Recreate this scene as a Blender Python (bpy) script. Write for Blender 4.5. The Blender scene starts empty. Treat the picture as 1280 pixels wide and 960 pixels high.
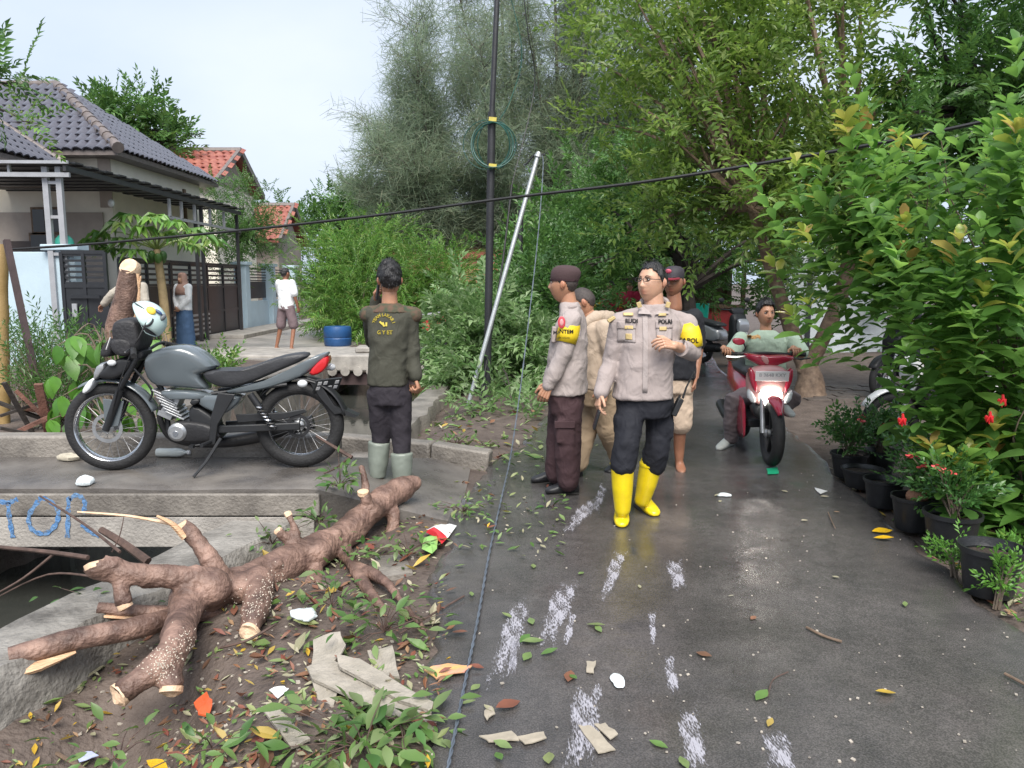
import bpy, bmesh, math, random
import numpy as np
from mathutils import Vector, Matrix, Euler
from mathutils.bvhtree import BVHTree

random.seed(7)
RNG = np.random.default_rng(11)
PI = math.pi
SC = bpy.context.scene
COL = SC.collection

# ------------------------------------------------------------------ camera, sky, sun, exposure
EYE = 1.55
FPX = 960.0
TH = math.atan(128 / 960)
cam_d = bpy.data.cameras.new("camera")
cam_d.sensor_width = 36.0
cam_d.lens = 27.0
cam_d.clip_start = 0.05
cam_d.clip_end = 2000
cam = bpy.data.objects.new("camera", cam_d)
cam.location = (0, 0, EYE)
cam.rotation_euler = (PI / 2 - TH, 0, 0)
COL.objects.link(cam)
SC.camera = cam

SUN_EL, SUN_AZ = math.radians(52), math.radians(176)   # azimuth from +Y clockwise: behind the camera, to its right
w = bpy.data.worlds.new("World")
SC.world = w
w.use_nodes = True
nt = w.node_tree
nt.nodes.clear()
sky = nt.nodes.new('ShaderNodeTexSky')
sky.sky_type = 'NISHITA'
sky.sun_disc = False
sky.sun_elevation = SUN_EL
sky.sun_rotation = SUN_AZ
sky.air_density = 1.0
sky.dust_density = 3.0
tc = nt.nodes.new('ShaderNodeTexCoord')
mp = nt.nodes.new('ShaderNodeMapping')
mp.inputs['Scale'].default_value = (1.2, 1.2, 2.6)
cl = nt.nodes.new('ShaderNodeTexNoise')
cl.inputs['Scale'].default_value = 1.6
cl.inputs['Detail'].default_value = 5
ramp = nt.nodes.new('ShaderNodeValToRGB')
ramp.color_ramp.elements[0].position = 0.30
ramp.color_ramp.elements[0].color = (5.3, 6.3, 8.1, 1)
ramp.color_ramp.elements[1].position = 0.72
ramp.color_ramp.elements[1].color = (7.3, 7.9, 8.8, 1)
mix = nt.nodes.new('ShaderNodeMix')
mix.data_type = 'RGBA'
mix.inputs[0].default_value = 0.82           # an even layer of thin cloud over the clear sky
bg = nt.nodes.new('ShaderNodeBackground')
bg.inputs['Strength'].default_value = 0.063
wo = nt.nodes.new('ShaderNodeOutputWorld')
nt.links.new(tc.outputs['Generated'], mp.inputs['Vector'])
nt.links.new(mp.outputs[0], cl.inputs['Vector'])
nt.links.new(cl.outputs[0], ramp.inputs[0])
nt.links.new(sky.outputs[0], mix.inputs[6])
nt.links.new(ramp.outputs[0], mix.inputs[7])
nt.links.new(mix.outputs[2], bg.inputs['Color'])
nt.links.new(bg.outputs[0], wo.inputs['Surface'])

sun_d = bpy.data.lights.new("sun", 'SUN')
sun_d.energy = 2.6
sun_d.angle = math.radians(38)
sun_d.color = (1.0, 0.95, 0.88)
sun = bpy.data.objects.new("sun", sun_d)
sd = Vector((math.sin(SUN_AZ) * math.cos(SUN_EL), math.cos(SUN_AZ) * math.cos(SUN_EL), math.sin(SUN_EL)))
sun.rotation_euler = sd.to_track_quat('Z', 'Y').to_euler()
sun.location = sd * 60
COL.objects.link(sun)

SC.view_settings.view_transform = 'Standard'
SC.view_settings.look = 'None'
SC.view_settings.gamma = 1
SC.view_settings.use_curve_mapping = False
SC.view_settings.exposure = 1.15
SC.render.engine = 'CYCLES'
SC.cycles.use_denoising = True
SC.cycles.max_bounces = 8
SC.cycles.diffuse_bounces = 5
SC.cycles.glossy_bounces = 3
SC.cycles.transmission_bounces = 4
SC.cycles.transparent_max_bounces = 8
SC.cycles.sample_clamp_indirect = 6

# ------------------------------------------------------------------ pixel helpers (photograph is 1280 x 960)
CT, ST = math.cos(TH), math.sin(TH)
def ray(u, v):
    dx = (u - 640) / FPX; dy = -(v - 480) / FPX
    return Vector((dx, CT + dy * ST, -ST + dy * CT))
def G(u, v, z=0.0):
    r = ray(u, v); t = (z - EYE) / r.z
    return Vector((r.x * t, r.y * t, z))
def P(u, v, Y):
    r = ray(u, v); t = Y / r.y
    return Vector((r.x * t, Y, EYE + r.z * t))

# ------------------------------------------------------------------ materials
def _n(nt, t): return nt.nodes.new(t)
def M(name, col, rough=0.6, metal=0.0, var=0.18, scale=6.0, bump=0.15, bscale=60.0, spec=0.5, coat=0.0, col2=None, detail=4, stretch=None, rvar=0.0, emis=0.0):
    """Principled, colour varied by noise between darker and lighter tones (or col -> col2), with fine relief."""
    m = bpy.data.materials.new(name)
    m.use_nodes = True
    nt = m.node_tree
    b = nt.nodes['Principled BSDF']
    tc = _n(nt, 'ShaderNodeTexCoord')
    src = tc.outputs['Object']
    if stretch:
        mpn = _n(nt, 'ShaderNodeMapping'); mpn.inputs['Scale'].default_value = stretch
        nt.links.new(src, mpn.inputs['Vector']); src = mpn.outputs[0]
    no = _n(nt, 'ShaderNodeTexNoise')
    no.inputs['Scale'].default_value = scale; no.inputs['Detail'].default_value = detail; no.inputs['Roughness'].default_value = 0.6
    nt.links.new(src, no.inputs['Vector'])
    rp = _n(nt, 'ShaderNodeValToRGB')
    rp.color_ramp.elements[0].position = 0.3; rp.color_ramp.elements[1].position = 0.7
    c0 = tuple(c * (1 - var) for c in col[:3]) + (1,)
    c1 = tuple(min(1, c * (1 + var)) for c in (col2 or col)[:3]) + (1,)
    if col2: c0 = tuple(col[:3]) + (1,); c1 = tuple(col2[:3]) + (1,)
    rp.color_ramp.elements[0].color = c0; rp.color_ramp.elements[1].color = c1
    nt.links.new(no.outputs[0], rp.inputs[0])
    nt.links.new(rp.outputs[0], b.inputs['Base Color'])
    b.inputs['Roughness'].default_value = rough
    b.inputs['Metallic'].default_value = metal
    b.inputs['Specular IOR Level'].default_value = spec
    b.inputs['Coat Weight'].default_value = coat
    if rvar:
        mr = _n(nt, 'ShaderNodeMapRange'); mr.inputs[3].default_value = max(0.02, rough - rvar); mr.inputs[4].default_value = rough + rvar
        mr.inputs[1].default_value = 0.3; mr.inputs[2].default_value = 0.7
        nt.links.new(no.outputs[0], mr.inputs[0]); nt.links.new(mr.outputs[0], b.inputs['Roughness'])
    if bump:
        n2 = _n(nt, 'ShaderNodeTexNoise'); n2.inputs['Scale'].default_value = bscale; n2.inputs['Detail'].default_value = 3
        nt.links.new(src, n2.inputs['Vector'])
        bp = _n(nt, 'ShaderNodeBump'); bp.inputs['Strength'].default_value = bump; bp.inputs['Distance'].default_value = 0.02
        nt.links.new(n2.outputs[0], bp.inputs['Height']); nt.links.new(bp.outputs[0], b.inputs['Normal'])
    if emis:
        b.inputs['Emission Color'].default_value = tuple(col[:3]) + (1,); b.inputs['Emission Strength'].default_value = emis
    return m

def leafM(name, cols, rough=0.38, trans=0.3, spec=0.5):
    """Leaf: colour picked per leaf (random per island), a little light passes through."""
    m = bpy.data.materials.new(name)
    m.use_nodes = True
    nt = m.node_tree
    b = nt.nodes['Principled BSDF']
    ge = _n(nt, 'ShaderNodeNewGeometry')
    oi = _n(nt, 'ShaderNodeObjectInfo')
    ad = _n(nt, 'ShaderNodeMath'); ad.operation = 'ADD'
    fr = _n(nt, 'ShaderNodeMath'); fr.operation = 'FRACT'
    nt.links.new(ge.outputs['Random Per Island'], ad.inputs[0]); nt.links.new(oi.outputs['Random'], ad.inputs[1])
    nt.links.new(ad.outputs[0], fr.inputs[0])
    rp = _n(nt, 'ShaderNodeValToRGB'); cr = rp.color_ramp
    cr.elements[0].color = tuple(cols[0]) + (1,); cr.elements[0].position = 0
    cr.elements[1].color = tuple(cols[-1]) + (1,); cr.elements[1].position = 1
    for i, c in enumerate(cols[1:-1]):
        e = cr.elements.new((i + 1) / (len(cols) - 1)); e.color = tuple(c) + (1,)
    nt.links.new(fr.outputs[0], rp.inputs[0])
    tcn = _n(nt, 'ShaderNodeTexCoord'); no = _n(nt, 'ShaderNodeTexNoise'); no.inputs['Scale'].default_value = 1.3; no.inputs['Detail'].default_value = 3
    nt.links.new(tcn.outputs['Object'], no.inputs['Vector'])
    hs = _n(nt, 'ShaderNodeHueSaturation')
    mr = _n(nt, 'ShaderNodeMapRange'); mr.inputs[1].default_value = 0.3; mr.inputs[2].default_value = 0.7; mr.inputs[3].default_value = 0.75; mr.inputs[4].default_value = 1.25
    nt.links.new(no.outputs[0], mr.inputs[0]); nt.links.new(mr.outputs[0], hs.inputs['Value']); nt.links.new(rp.outputs[0], hs.inputs['Color'])
    nt.links.new(hs.outputs[0], b.inputs['Base Color'])
    b.inputs['Roughness'].default_value = rough
    b.inputs['Specular IOR Level'].default_value = spec
    tr = _n(nt, 'ShaderNodeBsdfTranslucent')
    hs2 = _n(nt, 'ShaderNodeHueSaturation'); hs2.inputs['Value'].default_value = 1.5; hs2.inputs['Hue'].default_value = 0.485
    nt.links.new(hs.outputs[0], hs2.inputs['Color']); nt.links.new(hs2.outputs[0], tr.inputs['Color'])
    mx = _n(nt, 'ShaderNodeMixShader'); mx.inputs[0].default_value = trans
    nt.links.new(b.outputs[0], mx.inputs[1]); nt.links.new(tr.outputs[0], mx.inputs[2])
    nt.links.new(mx.outputs[0], nt.nodes['Material Output'].inputs['Surface'])
    return m

# ------------------------------------------------------------------ object helpers
def tag(o, label=None, cat=None, group=None, kind=None):
    if label: o['label'] = label
    if cat: o['category'] = cat
    if group: o['group'] = group
    if kind: o['kind'] = kind
    return o
def empty(name, loc=(0, 0, 0), rz=0.0):
    o = bpy.data.objects.new(name, None)
    o.empty_display_size = 0.2
    o.location = loc; o.rotation_euler = (0, 0, rz)
    COL.objects.link(o)
    return o
def link(name, me, parent=None, mats=None):
    o = bpy.data.objects.new(name, me)
    COL.objects.link(o)
    if parent is not None: o.parent = parent
    if mats is not None:
        for m in (mats if isinstance(mats, (list, tuple)) else [mats]):
            me.materials.append(m)
    return o
def shade(me, smooth=True):
    me.polygons.foreach_set('use_smooth', np.full(len(me.polygons), smooth, dtype=bool)); me.update()
def npmesh(name, V, F):
    """V (n,3) float, F (m,k) int: one mesh quickly."""
    V = np.ascontiguousarray(V, dtype=np.float32); F = np.ascontiguousarray(F, dtype=np.int32)
    me = bpy.data.meshes.new(name)
    k = F.shape[1]
    me.vertices.add(len(V)); me.vertices.foreach_set('co', V.ravel())
    me.loops.add(F.size); me.loops.foreach_set('vertex_index', F.ravel())
    me.polygons.add(len(F)); me.polygons.foreach_set('loop_start', np.arange(0, F.size, k, dtype=np.int32))
    me.polygons.foreach_set('loop_total', np.full(len(F), k, dtype=np.int32))
    me.update(calc_edges=True)
    return me

def basis(d, up=Vector((0, 0, 1))):
    d = d.normalized()
    if abs(d.dot(up)) > 0.97: up = Vector((0, 1, 0))
    x = d.cross(up).normalized(); y = x.cross(d).normalized()
    return x, y
class MB:
    def __init__(s): s.v = []; s.f = []; s.m = []
    def add(s, vs, fs, m=0):
        n = len(s.v); s.v.extend([tuple(p) for p in vs]); s.f.extend([tuple(i + n for i in q) for q in fs]); s.m.extend([m] * len(fs)); return s
    def box(s, c, d, rot=None, m=0):
        x, y, z = d[0] / 2, d[1] / 2, d[2] / 2
        vs = [Vector(p) for p in ((-x, -y, -z), (x, -y, -z), (x, y, -z), (-x, y, -z), (-x, -y, z), (x, -y, z), (x, y, z), (-x, y, z))]
        if rot is not None:
            R = rot if isinstance(rot, Matrix) else Euler(rot).to_matrix(); vs = [R @ p for p in vs]
        c = Vector(c)
        return s.add([p + c for p in vs], [(0, 3, 2, 1), (4, 5, 6, 7), (0, 1, 5, 4), (1, 2, 6, 5), (2, 3, 7, 6), (3, 0, 4, 7)], m)
    def bar(s, a, b, wd, h, m=0, up=Vector((0, 0, 1))):
        a = Vector(a); b = Vector(b); x, y = basis(b - a, up)
        vs = []
        for p in (a, b):
            for i, j in ((-1, -1), (1, -1), (1, 1), (-1, 1)): vs.append(p + x * (i * wd / 2) + y * (j * h / 2))
        return s.add(vs, [(3, 2, 1, 0), (4, 5, 6, 7), (0, 1, 5, 4), (1, 2, 6, 5), (2, 3, 7, 6), (3, 0, 4, 7)], m)
    def tube(s, pts, rad, n=8, cap=True, m=0, flat=1.0, up=Vector((0, 0, 1)), lump=0.0):
        pts = [Vector(p) for p in pts]
        if not isinstance(rad, (list, tuple)): rad = [rad] * len(pts)
        vs = []; fs = []; px = None
        for i, p in enumerate(pts):
            d = (pts[min(i + 1, len(pts) - 1)] - pts[max(i - 1, 0)])
            if d.length < 1e-9: d = Vector((0, 0, 1))
            if px is None: x, y = basis(d, up)
            else:
                d = d.normalized(); x = (px - d * px.dot(d)); x = x.normalized() if x.length > 1e-6 else basis(d)[0]; y = x.cross(d)
            px = x
            for k in range(n):
                a = 2 * PI * k / n
                q = rad[i] * (1 + (random.uniform(-lump, lump) if lump else 0))
                vs.append(p + x * (math.cos(a) * q) + y * (math.sin(a) * q * flat))
        for i in range(len(pts) - 1):
            for k in range(n):
                k2 = (k + 1) % n
                fs.append((i * n + k, i * n + k2, (i + 1) * n + k2, (i + 1) * n + k))
        if cap:
            fs.append(tuple(range(n - 1, -1, -1))); L = (len(pts) - 1) * n; fs.append(tuple(range(L, L + n)))
        return s.add(vs, fs, m)
    def rtube(s, pts, rad, n=12, m=0, flat=1.0):
        """tube with rounded ends (closed)"""
        pts = [Vector(p) for p in pts]
        if not isinstance(rad, (list, tuple)): rad = [rad] * len(pts)
        d0 = (pts[0] - pts[1]).normalized(); d1 = (pts[-1] - pts[-2]).normalized()
        P0 = []; R0 = []
        for a in (80, 55, 25): P0.append(pts[0] + d0 * rad[0] * math.sin(math.radians(a))); R0.append(rad[0] * math.cos(math.radians(a)))
        P1 = []; R1 = []
        for a in (25, 55, 80): P1.append(pts[-1] + d1 * rad[-1] * math.sin(math.radians(a))); R1.append(rad[-1] * math.cos(math.radians(a)))
        return s.tube(P0 + pts + P1, R0 + list(rad) + R1, n, True, m, flat)
    def loft(s, secs, n=24, m=0, cap=True):
        """secs: (cx,cy,cz,rx,ry[,power]) horizontal rings bottom to top"""
        vs = []; fs = []
        for q in secs:
            cx, cy, cz, rx, ry = q[:5]; pw = q[5] if len(q) > 5 else 2.0
            for k in range(n):
                a = 2 * PI * k / n; c, sn = math.cos(a), math.sin(a)
                vs.append((cx + rx * math.copysign(abs(c) ** (2 / pw), c), cy + ry * math.copysign(abs(sn) ** (2 / pw), sn), cz))
        for i in range(len(secs) - 1):
            for k in range(n):
                k2 = (k + 1) % n; fs.append((i * n + k, i * n + k2, (i + 1) * n + k2, (i + 1) * n + k))
        if cap:
            fs.append(tuple(range(n - 1, -1, -1))); L = (len(secs) - 1) * n; fs.append(tuple(range(L, L + n)))
        return s.add(vs, fs, m)
    def ell(s, c, r, rot=None, nu=16, nv=10, m=0):
        vs = []; fs = []; c = Vector(c)
        R = None if rot is None else (rot if isinstance(rot, Matrix) else Euler(rot).to_matrix())
        for j in range(nv + 1):
            t = PI * j / nv
            for i in range(nu):
                a = 2 * PI * i / nu
                p = Vector((r[0] * math.sin(max(t, .001) if j < nv else PI - .001) * math.cos(a), r[1] * math.sin(max(t, .001) if j < nv else PI - .001) * math.sin(a), r[2] * math.cos(t)))
                if R: p = R @ p
                vs.append(p + c)
        for j in range(nv):
            for i in range(nu):
                i2 = (i + 1) % nu; fs.append((j * nu + i, (j + 1) * nu + i, (j + 1) * nu + i2, j * nu + i2))
        fs.append(tuple(range(nu))); fs.append(tuple(nv * nu + i for i in range(nu - 1, -1, -1)))
        return s.add(vs, fs, m)
    def lathe(s, prof, n=24, c=(0, 0, 0), axis='z', m=0, closed=False):
        """prof: (r, h) list around axis"""
        vs = []; fs = []; c = Vector(c)
        for r, h in prof:
            for k in range(n):
                a = 2 * PI * k / n; x, y = r * math.cos(a), r * math.sin(a)
                p = (x, y, h) if axis == 'z' else ((x, h, y) if axis == 'y' else (h, x, y))
                vs.append(Vector(p) + c)
        L = len(prof)
        for i in range(L if closed else L - 1):
            i2 = (i + 1) % L
            for k in range(n):
                k2 = (k + 1) % n; fs.append((i * n + k, i * n + k2, i2 * n + k2, i2 * n + k))
        return s.add(vs, fs, m)
    def prism(s, poly, y0, y1, m=0):
        """poly (x,z) outline extruded along y"""
        n = len(poly)
        vs = [(x, y0, z) for x, z in poly] + [(x, y1, z) for x, z in poly]
        fs = [tuple(range(n)), tuple(range(2 * n - 1, n - 1, -1))] + [(i, i + n, (i + 1) % n + n, (i + 1) % n) for i in range(n)]
        return s.add(vs, fs, m)
    def pillow(s, poly, wd, m=0, cy=0.0, rings=((1.0, .55), (.93, .85), (.78, .98), (.4, 1.0)), cen=None):
        """outline (x,z) swollen to half width wd(x,z) or number, rounded edges, both sides"""
        n = len(poly)
        cx = sum(p[0] for p in poly) / n if cen is None else cen[0]; cz = sum(p[1] for p in poly) / n if cen is None else cen[1]
        vs = []; fs = []; R = len(rings)
        for sgn in (-1, 1):
            for k, t in rings:
                for x, z in poly:
                    xx, zz = cx + (x - cx) * k, cz + (z - cz) * k
                    ww = wd(xx, zz) if callable(wd) else wd
                    vs.append((xx, cy + sgn * ww * t, zz))
        for si in range(2):
            for r in range(R - 1):
                for i in range(n):
                    a = si * R * n + r * n + i; b = si * R * n + r * n + (i + 1) % n
                    q = (a, b, b + n, a + n); fs.append(q if si == 0 else q[::-1])
            base = si * R * n + (R - 1) * n
            q = tuple(range(base, base + n)); fs.append(q if si == 0 else q[::-1])
        for i in range(n):
            a, b = i, (i + 1) % n; fs.append((b, a, a + R * n, b + R * n))
        return s.add(vs, fs, m)
    def xform(s, Mx):
        s.v = [tuple(Mx @ Vector(p)) for p in s.v]; return s
    def mesh(s, name='m'):
        me = bpy.data.meshes.new(name); me.from_pydata(s.v, [], s.f); return me
    def build(s, name, mat, parent=None, smooth=True, origin=None, bevel=0.0, sub=0, angle=40):
        if origin is not None:
            o3 = Vector(origin); s.v = [tuple(Vector(p) - o3) for p in s.v]
        me = s.mesh(name)
        mats = mat if isinstance(mat, (list, tuple)) else [mat]
        for q in mats: me.materials.append(q)
        if len(mats) > 1: me.polygons.foreach_set('material_index', s.m)
        shade(me, smooth)
        if smooth:
            try: me.set_sharp_from_angle(angle=math.radians(angle))
            except Exception: pass
        o = link(name, me, parent)
        if origin is not None and parent is None: o.location = origin
        if bevel:
            bm_ = o.modifiers.new('bevel', 'BEVEL'); bm_.width = bevel; bm_.segments = 2; bm_.limit_method = 'ANGLE'; bm_.angle_limit = math.radians(35)
        if sub:
            sb = o.modifiers.new('sub', 'SUBSURF'); sb.levels = sub; sb.render_levels = sub
        return o

def copy_tree(o, parent=None):
    c = o.copy(); COL.objects.link(c); c.parent = parent
    for ch in list(o.children): copy_tree(ch, c)
    return c
def remesh(mb, voxel, smooth=2, factor=0.5):
    me = mb.mesh('tmp'); o = bpy.data.objects.new('tmp', me); COL.objects.link(o)
    md = o.modifiers.new('r', 'REMESH'); md.mode = 'VOXEL'; md.voxel_size = voxel; md.use_smooth_shade = True
    if smooth:
        sm = o.modifiers.new('s', 'SMOOTH'); sm.factor = factor; sm.iterations = smooth
    dg = bpy.context.evaluated_depsgraph_get()
    r = bpy.data.meshes.new_from_object(o.evaluated_get(dg))
    bpy.data.objects.remove(o); bpy.data.meshes.remove(me)
    shade(r, True)
    return r
def catmull(pts, k=6):
    pts = [Vector(p) for p in pts]; out = []
    for i in range(len(pts) - 1):
        p0 = pts[max(i - 1, 0)]; p1 = pts[i]; p2 = pts[i + 1]; p3 = pts[min(i + 2, len(pts) - 1)]
        for j in range(k):
            t = j / k
            out.append(0.5 * ((2 * p1) + (p2 - p0) * t + (2 * p0 - 5 * p1 + 4 * p2 - p3) * t * t + (3 * p1 - p0 - 3 * p2 + p3) * t ** 3))
    out.append(pts[-1]); return out
def lerpl(a, k):
    """resample a list of numbers to k values"""
    return list(np.interp(np.linspace(0, 1, k), np.linspace(0, 1, len(a)), a))
# ------------------------------------------------------------------ surfaces
m_soil = M('wet_soil', (0.060, 0.044, 0.036), 0.75, var=0.4, scale=5, bump=0.9, bscale=38, col2=(0.135, 0.105, 0.088), detail=8)
m_conc = M('old_concrete', (0.20, 0.185, 0.17), 0.7, scale=4, bump=0.45, bscale=55, col2=(0.40, 0.375, 0.34), detail=8)
m_concd = M('damp_concrete', (0.095, 0.085, 0.075), 0.55, scale=3.5, bump=0.5, bscale=45, col2=(0.27, 0.245, 0.215), detail=8)
m_pave = M('wet_paving', (0.17, 0.155, 0.14), 0.4, scale=1.2, bump=0.2, bscale=60, col2=(0.36, 0.335, 0.31), detail=7, rvar=0.18)
m_water = M('canal_water', (0.030, 0.033, 0.030), 0.06, scale=1.5, bump=0.05, bscale=9, col2=(0.055, 0.055, 0.048), spec=0.5)

m_cop = M('weathered_coping', (.085, .078, .068), .7, scale=5, bump=.7, bscale=40, col2=(.33, .31, .28), detail=9)
m_deck = M('wet_bridge_surface', (.055, .050, .048), .3, scale=2.2, bump=.25, bscale=70, col2=(.17, .155, .14), detail=8, rvar=.16)
def asphalt():
    m = bpy.data.materials.new('wet_asphalt'); m.use_nodes = True
    nt = m.node_tree; b = nt.nodes['Principled BSDF']
    tc = _n(nt, 'ShaderNodeTexCoord')
    def noise(s, d=6, r=0.6):
        n = _n(nt, 'ShaderNodeTexNoise'); n.inputs['Scale'].default_value = s; n.inputs['Detail'].default_value = d; n.inputs['Roughness'].default_value = r
        nt.links.new(tc.outputs['Object'], n.inputs['Vector']); return n
    big = noise(0.9, 5); fine = noise(170, 2); mid = noise(7, 7, 0.7)
    r1 = _n(nt, 'ShaderNodeValToRGB'); r1.color_ramp.elements[0].position = .32; r1.color_ramp.elements[1].position = .68
    r1.color_ramp.elements[0].color = (0.052, 0.0495, 0.0495, 1); r1.color_ramp.elements[1].color = (0.104, 0.098, 0.097, 1)
    nt.links.new(big.outputs[0], r1.inputs[0])
    r2 = _n(nt, 'ShaderNodeValToRGB'); r2.color_ramp.elements[0].position = .4; r2.color_ramp.elements[1].position = .72
    r2.color_ramp.elements[0].color = (0.70, 0.70, 0.70, 1); r2.color_ramp.elements[1].color = (1.5, 1.48, 1.46, 1)
    nt.links.new(fine.outputs[0], r2.inputs[0])
    mu = _n(nt, 'ShaderNodeMix'); mu.data_type = 'RGBA'; mu.blend_type = 'MULTIPLY'; mu.inputs[0].default_value = 1
    nt.links.new(r1.outputs[0], mu.inputs[6]); nt.links.new(r2.outputs[0], mu.inputs[7])
    r3 = _n(nt, 'ShaderNodeValToRGB'); r3.color_ramp.elements[0].position = .35; r3.color_ramp.elements[1].position = .7
    r3.color_ramp.elements[0].color = (0.8, 0.8, 0.8, 1); r3.color_ramp.elements[1].color = (1.25, 1.22, 1.2, 1)
    nt.links.new(mid.outputs[0], r3.inputs[0])
    mu2 = _n(nt, 'ShaderNodeMix'); mu2.data_type = 'RGBA'; mu2.blend_type = 'MULTIPLY'; mu2.inputs[0].default_value = 1
    nt.links.new(mu.outputs[2], mu2.inputs[6]); nt.links.new(r3.outputs[0], mu2.inputs[7])
    nt.links.new(mu2.outputs[2], b.inputs['Base Color'])
    wet = noise(1.5, 6, 0.62)
    mr = _n(nt, 'ShaderNodeMapRange'); mr.inputs[1].default_value = .38; mr.inputs[2].default_value = .62; mr.inputs[3].default_value = .05; mr.inputs[4].default_value = .27
    nt.links.new(wet.outputs[0], mr.inputs[0]); nt.links.new(mr.outputs[0], b.inputs['Roughness'])
    bp = _n(nt, 'ShaderNodeBump'); bp.inputs['Distance'].default_value = .012
    ms = _n(nt, 'ShaderNodeMapRange'); ms.inputs[1].default_value = .38; ms.inputs[2].default_value = .62; ms.inputs[3].default_value = .05; ms.inputs[4].default_value = .28
    nt.links.new(wet.outputs[0], ms.inputs[0]); nt.links.new(ms.outputs[0], bp.inputs['Strength'])
    nt.links.new(fine.outputs[0], bp.inputs['Height']); nt.links.new(bp.outputs[0], b.inputs['Normal'])
    return m
m_asphalt = asphalt()

# ------------------------------------------------------------------ ground sheet with the canal cut into it
def Rb(y): return float(np.interp(y, [-5, 2, 3, 4.5, 6.2, 14.5, 40], [-3.6, -2.5, -2.25, -1.8, -1.4, -1.0, 1.0]))
def Lb(y): return float(np.interp(y, [-5, 3, 6, 14.5, 40], [-5.6, -4.5, -3.6, -3.4, -1.6]))
def road_l(y): return float(np.interp(y, [-6, 1.5, 3, 4, 5, 6.3, 7.2, 9, 13.8, 26, 50], [-.6, -.28, -.32, -.42, -.4, -.25, .1, .45, 1.0, 3.5, 9.5]))
def road_r(y): return float(np.interp(y, [-6, 1.5, 3.3, 4.15, 5.8, 6.9, 10.8, 13.8, 26, 50], [1.9, 2.2, 2.28, 2.38, 2.6, 2.79, 3.4, 3.76, 6.3, 12.5]))
def hash2(x, y): return math.sin(x * 12.9898 + y * 78.233) * 43758.5453 % 1.0
def vnoise(x, y):
    xi, yi = math.floor(x), math.floor(y); fx, fy = x - xi, y - yi
    fx = fx * fx * (3 - 2 * fx); fy = fy * fy * (3 - 2 * fy)
    a, b, c, d = hash2(xi, yi), hash2(xi + 1, yi), hash2(xi, yi + 1), hash2(xi + 1, yi + 1)
    return (a * (1 - fx) + b * fx) * (1 - fy) + (c * (1 - fx) + d * fx) * fy
def ground_z(x, y):
    R, L = Rb(y), Lb(y)
    if L < x < R: return -0.98
    n = (vnoise(x * 3.1, y * 3.1) - .5) * .05 + (vnoise(x * 9, y * 9) - .5) * .03
    if x <= L: return 0.14 + n * .6
    rl, rr = road_l(y), road_r(y)
    if x < rl and y < 16:
        z = -0.02 + n * 1.2
        z -= .42 * math.exp(-(((x + 1.55) / .34) ** 2 + ((y - 2.62) / .55) ** 2))        # washed-out hole by the coping
        z -= .10 * math.exp(-(((x - R - .3) / .2) ** 2))
        t = min(1, max(0, (rl - x) / .25)); return -.03 * (1 - t) + z * t
    if rl - .02 <= x <= rr + .02: return -0.03
    t = min(1, (x - rr) / .3)
    return -.03 * (1 - t) + t * (0.0 + n)
xs = np.concatenate([[-400, -120, -50, -25, -14], np.arange(-9, -5, .5), np.arange(-5, 0.1, .07), np.arange(.2, 2.2, .35), np.arange(2.2, 4.4, .1), np.arange(4.5, 9, .5), [12, 20, 40, 120, 400]])
ys = np.concatenate([[-60, -20, -6, -2, 0, 1], np.arange(1.4, 7.4, .07), np.arange(7.5, 16, .25), np.arange(16, 30, 1.5), [34, 40, 60, 100, 200, 500]])
GV = np.array([[x, y, ground_z(x, y)] for y in ys for x in xs])
nx, ny = len(xs), len(ys)
ii = np.arange(nx * ny).reshape(ny, nx)
GF = np.stack([ii[:-1, :-1], ii[:-1, 1:], ii[1:, 1:], ii[1:, :-1]], -1).reshape(-1, 4)
me = npmesh('ground', GV, GF); shade(me)
ground = tag(link('ground', me, None, m_soil), kind='structure')

# asphalt road: one sheet, its edges crumbling a little
ry = np.concatenate([np.arange(-4, 1.4, .5), np.arange(1.4, 9, .06), np.arange(9, 50, .6)])
cs = np.concatenate([[0, .01, .025], np.linspace(.06, .94, 16), [.975, .99, 1.0]])
RV = []
for y in ry:
    l = road_l(y) + (vnoise(y * 5, 3) - .5) * .10 + (vnoise(y * 17, 9) - .5) * .05
    r = road_r(y) + (vnoise(y * 4, 31) - .5) * .07 + (vnoise(y * 15, 19) - .5) * .03
    for c in cs:
        z = 0.004 + .006 * (1 - (2 * c - 1) ** 2)
        if c in (0, 1.0): z = -0.05
        RV.append((l + (r - l) * c, y, z))
ii = np.arange(len(ry) * len(cs)).reshape(len(ry), len(cs))
me = npmesh('road', np.array(RV), np.stack([ii[:-1, :-1], ii[:-1, 1:], ii[1:, 1:], ii[1:, :-1]], -1).reshape(-1, 4)); shade(me)
road = tag(link('road', me, None, m_asphalt), kind='structure')

# canal water
wv = []; wy = np.concatenate([np.arange(-4, 40, 1.0)])
for y in wy: wv += [(Lb(y) - .25, y, -.58), (Rb(y) + .25, y, -.58)]
me = npmesh('water', np.array(wv), np.array([(2 * i, 2 * i + 1, 2 * i + 3, 2 * i + 2) for i in range(len(wy) - 1)]))
tag(link('water', me, None, m_water), kind='structure')

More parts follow.
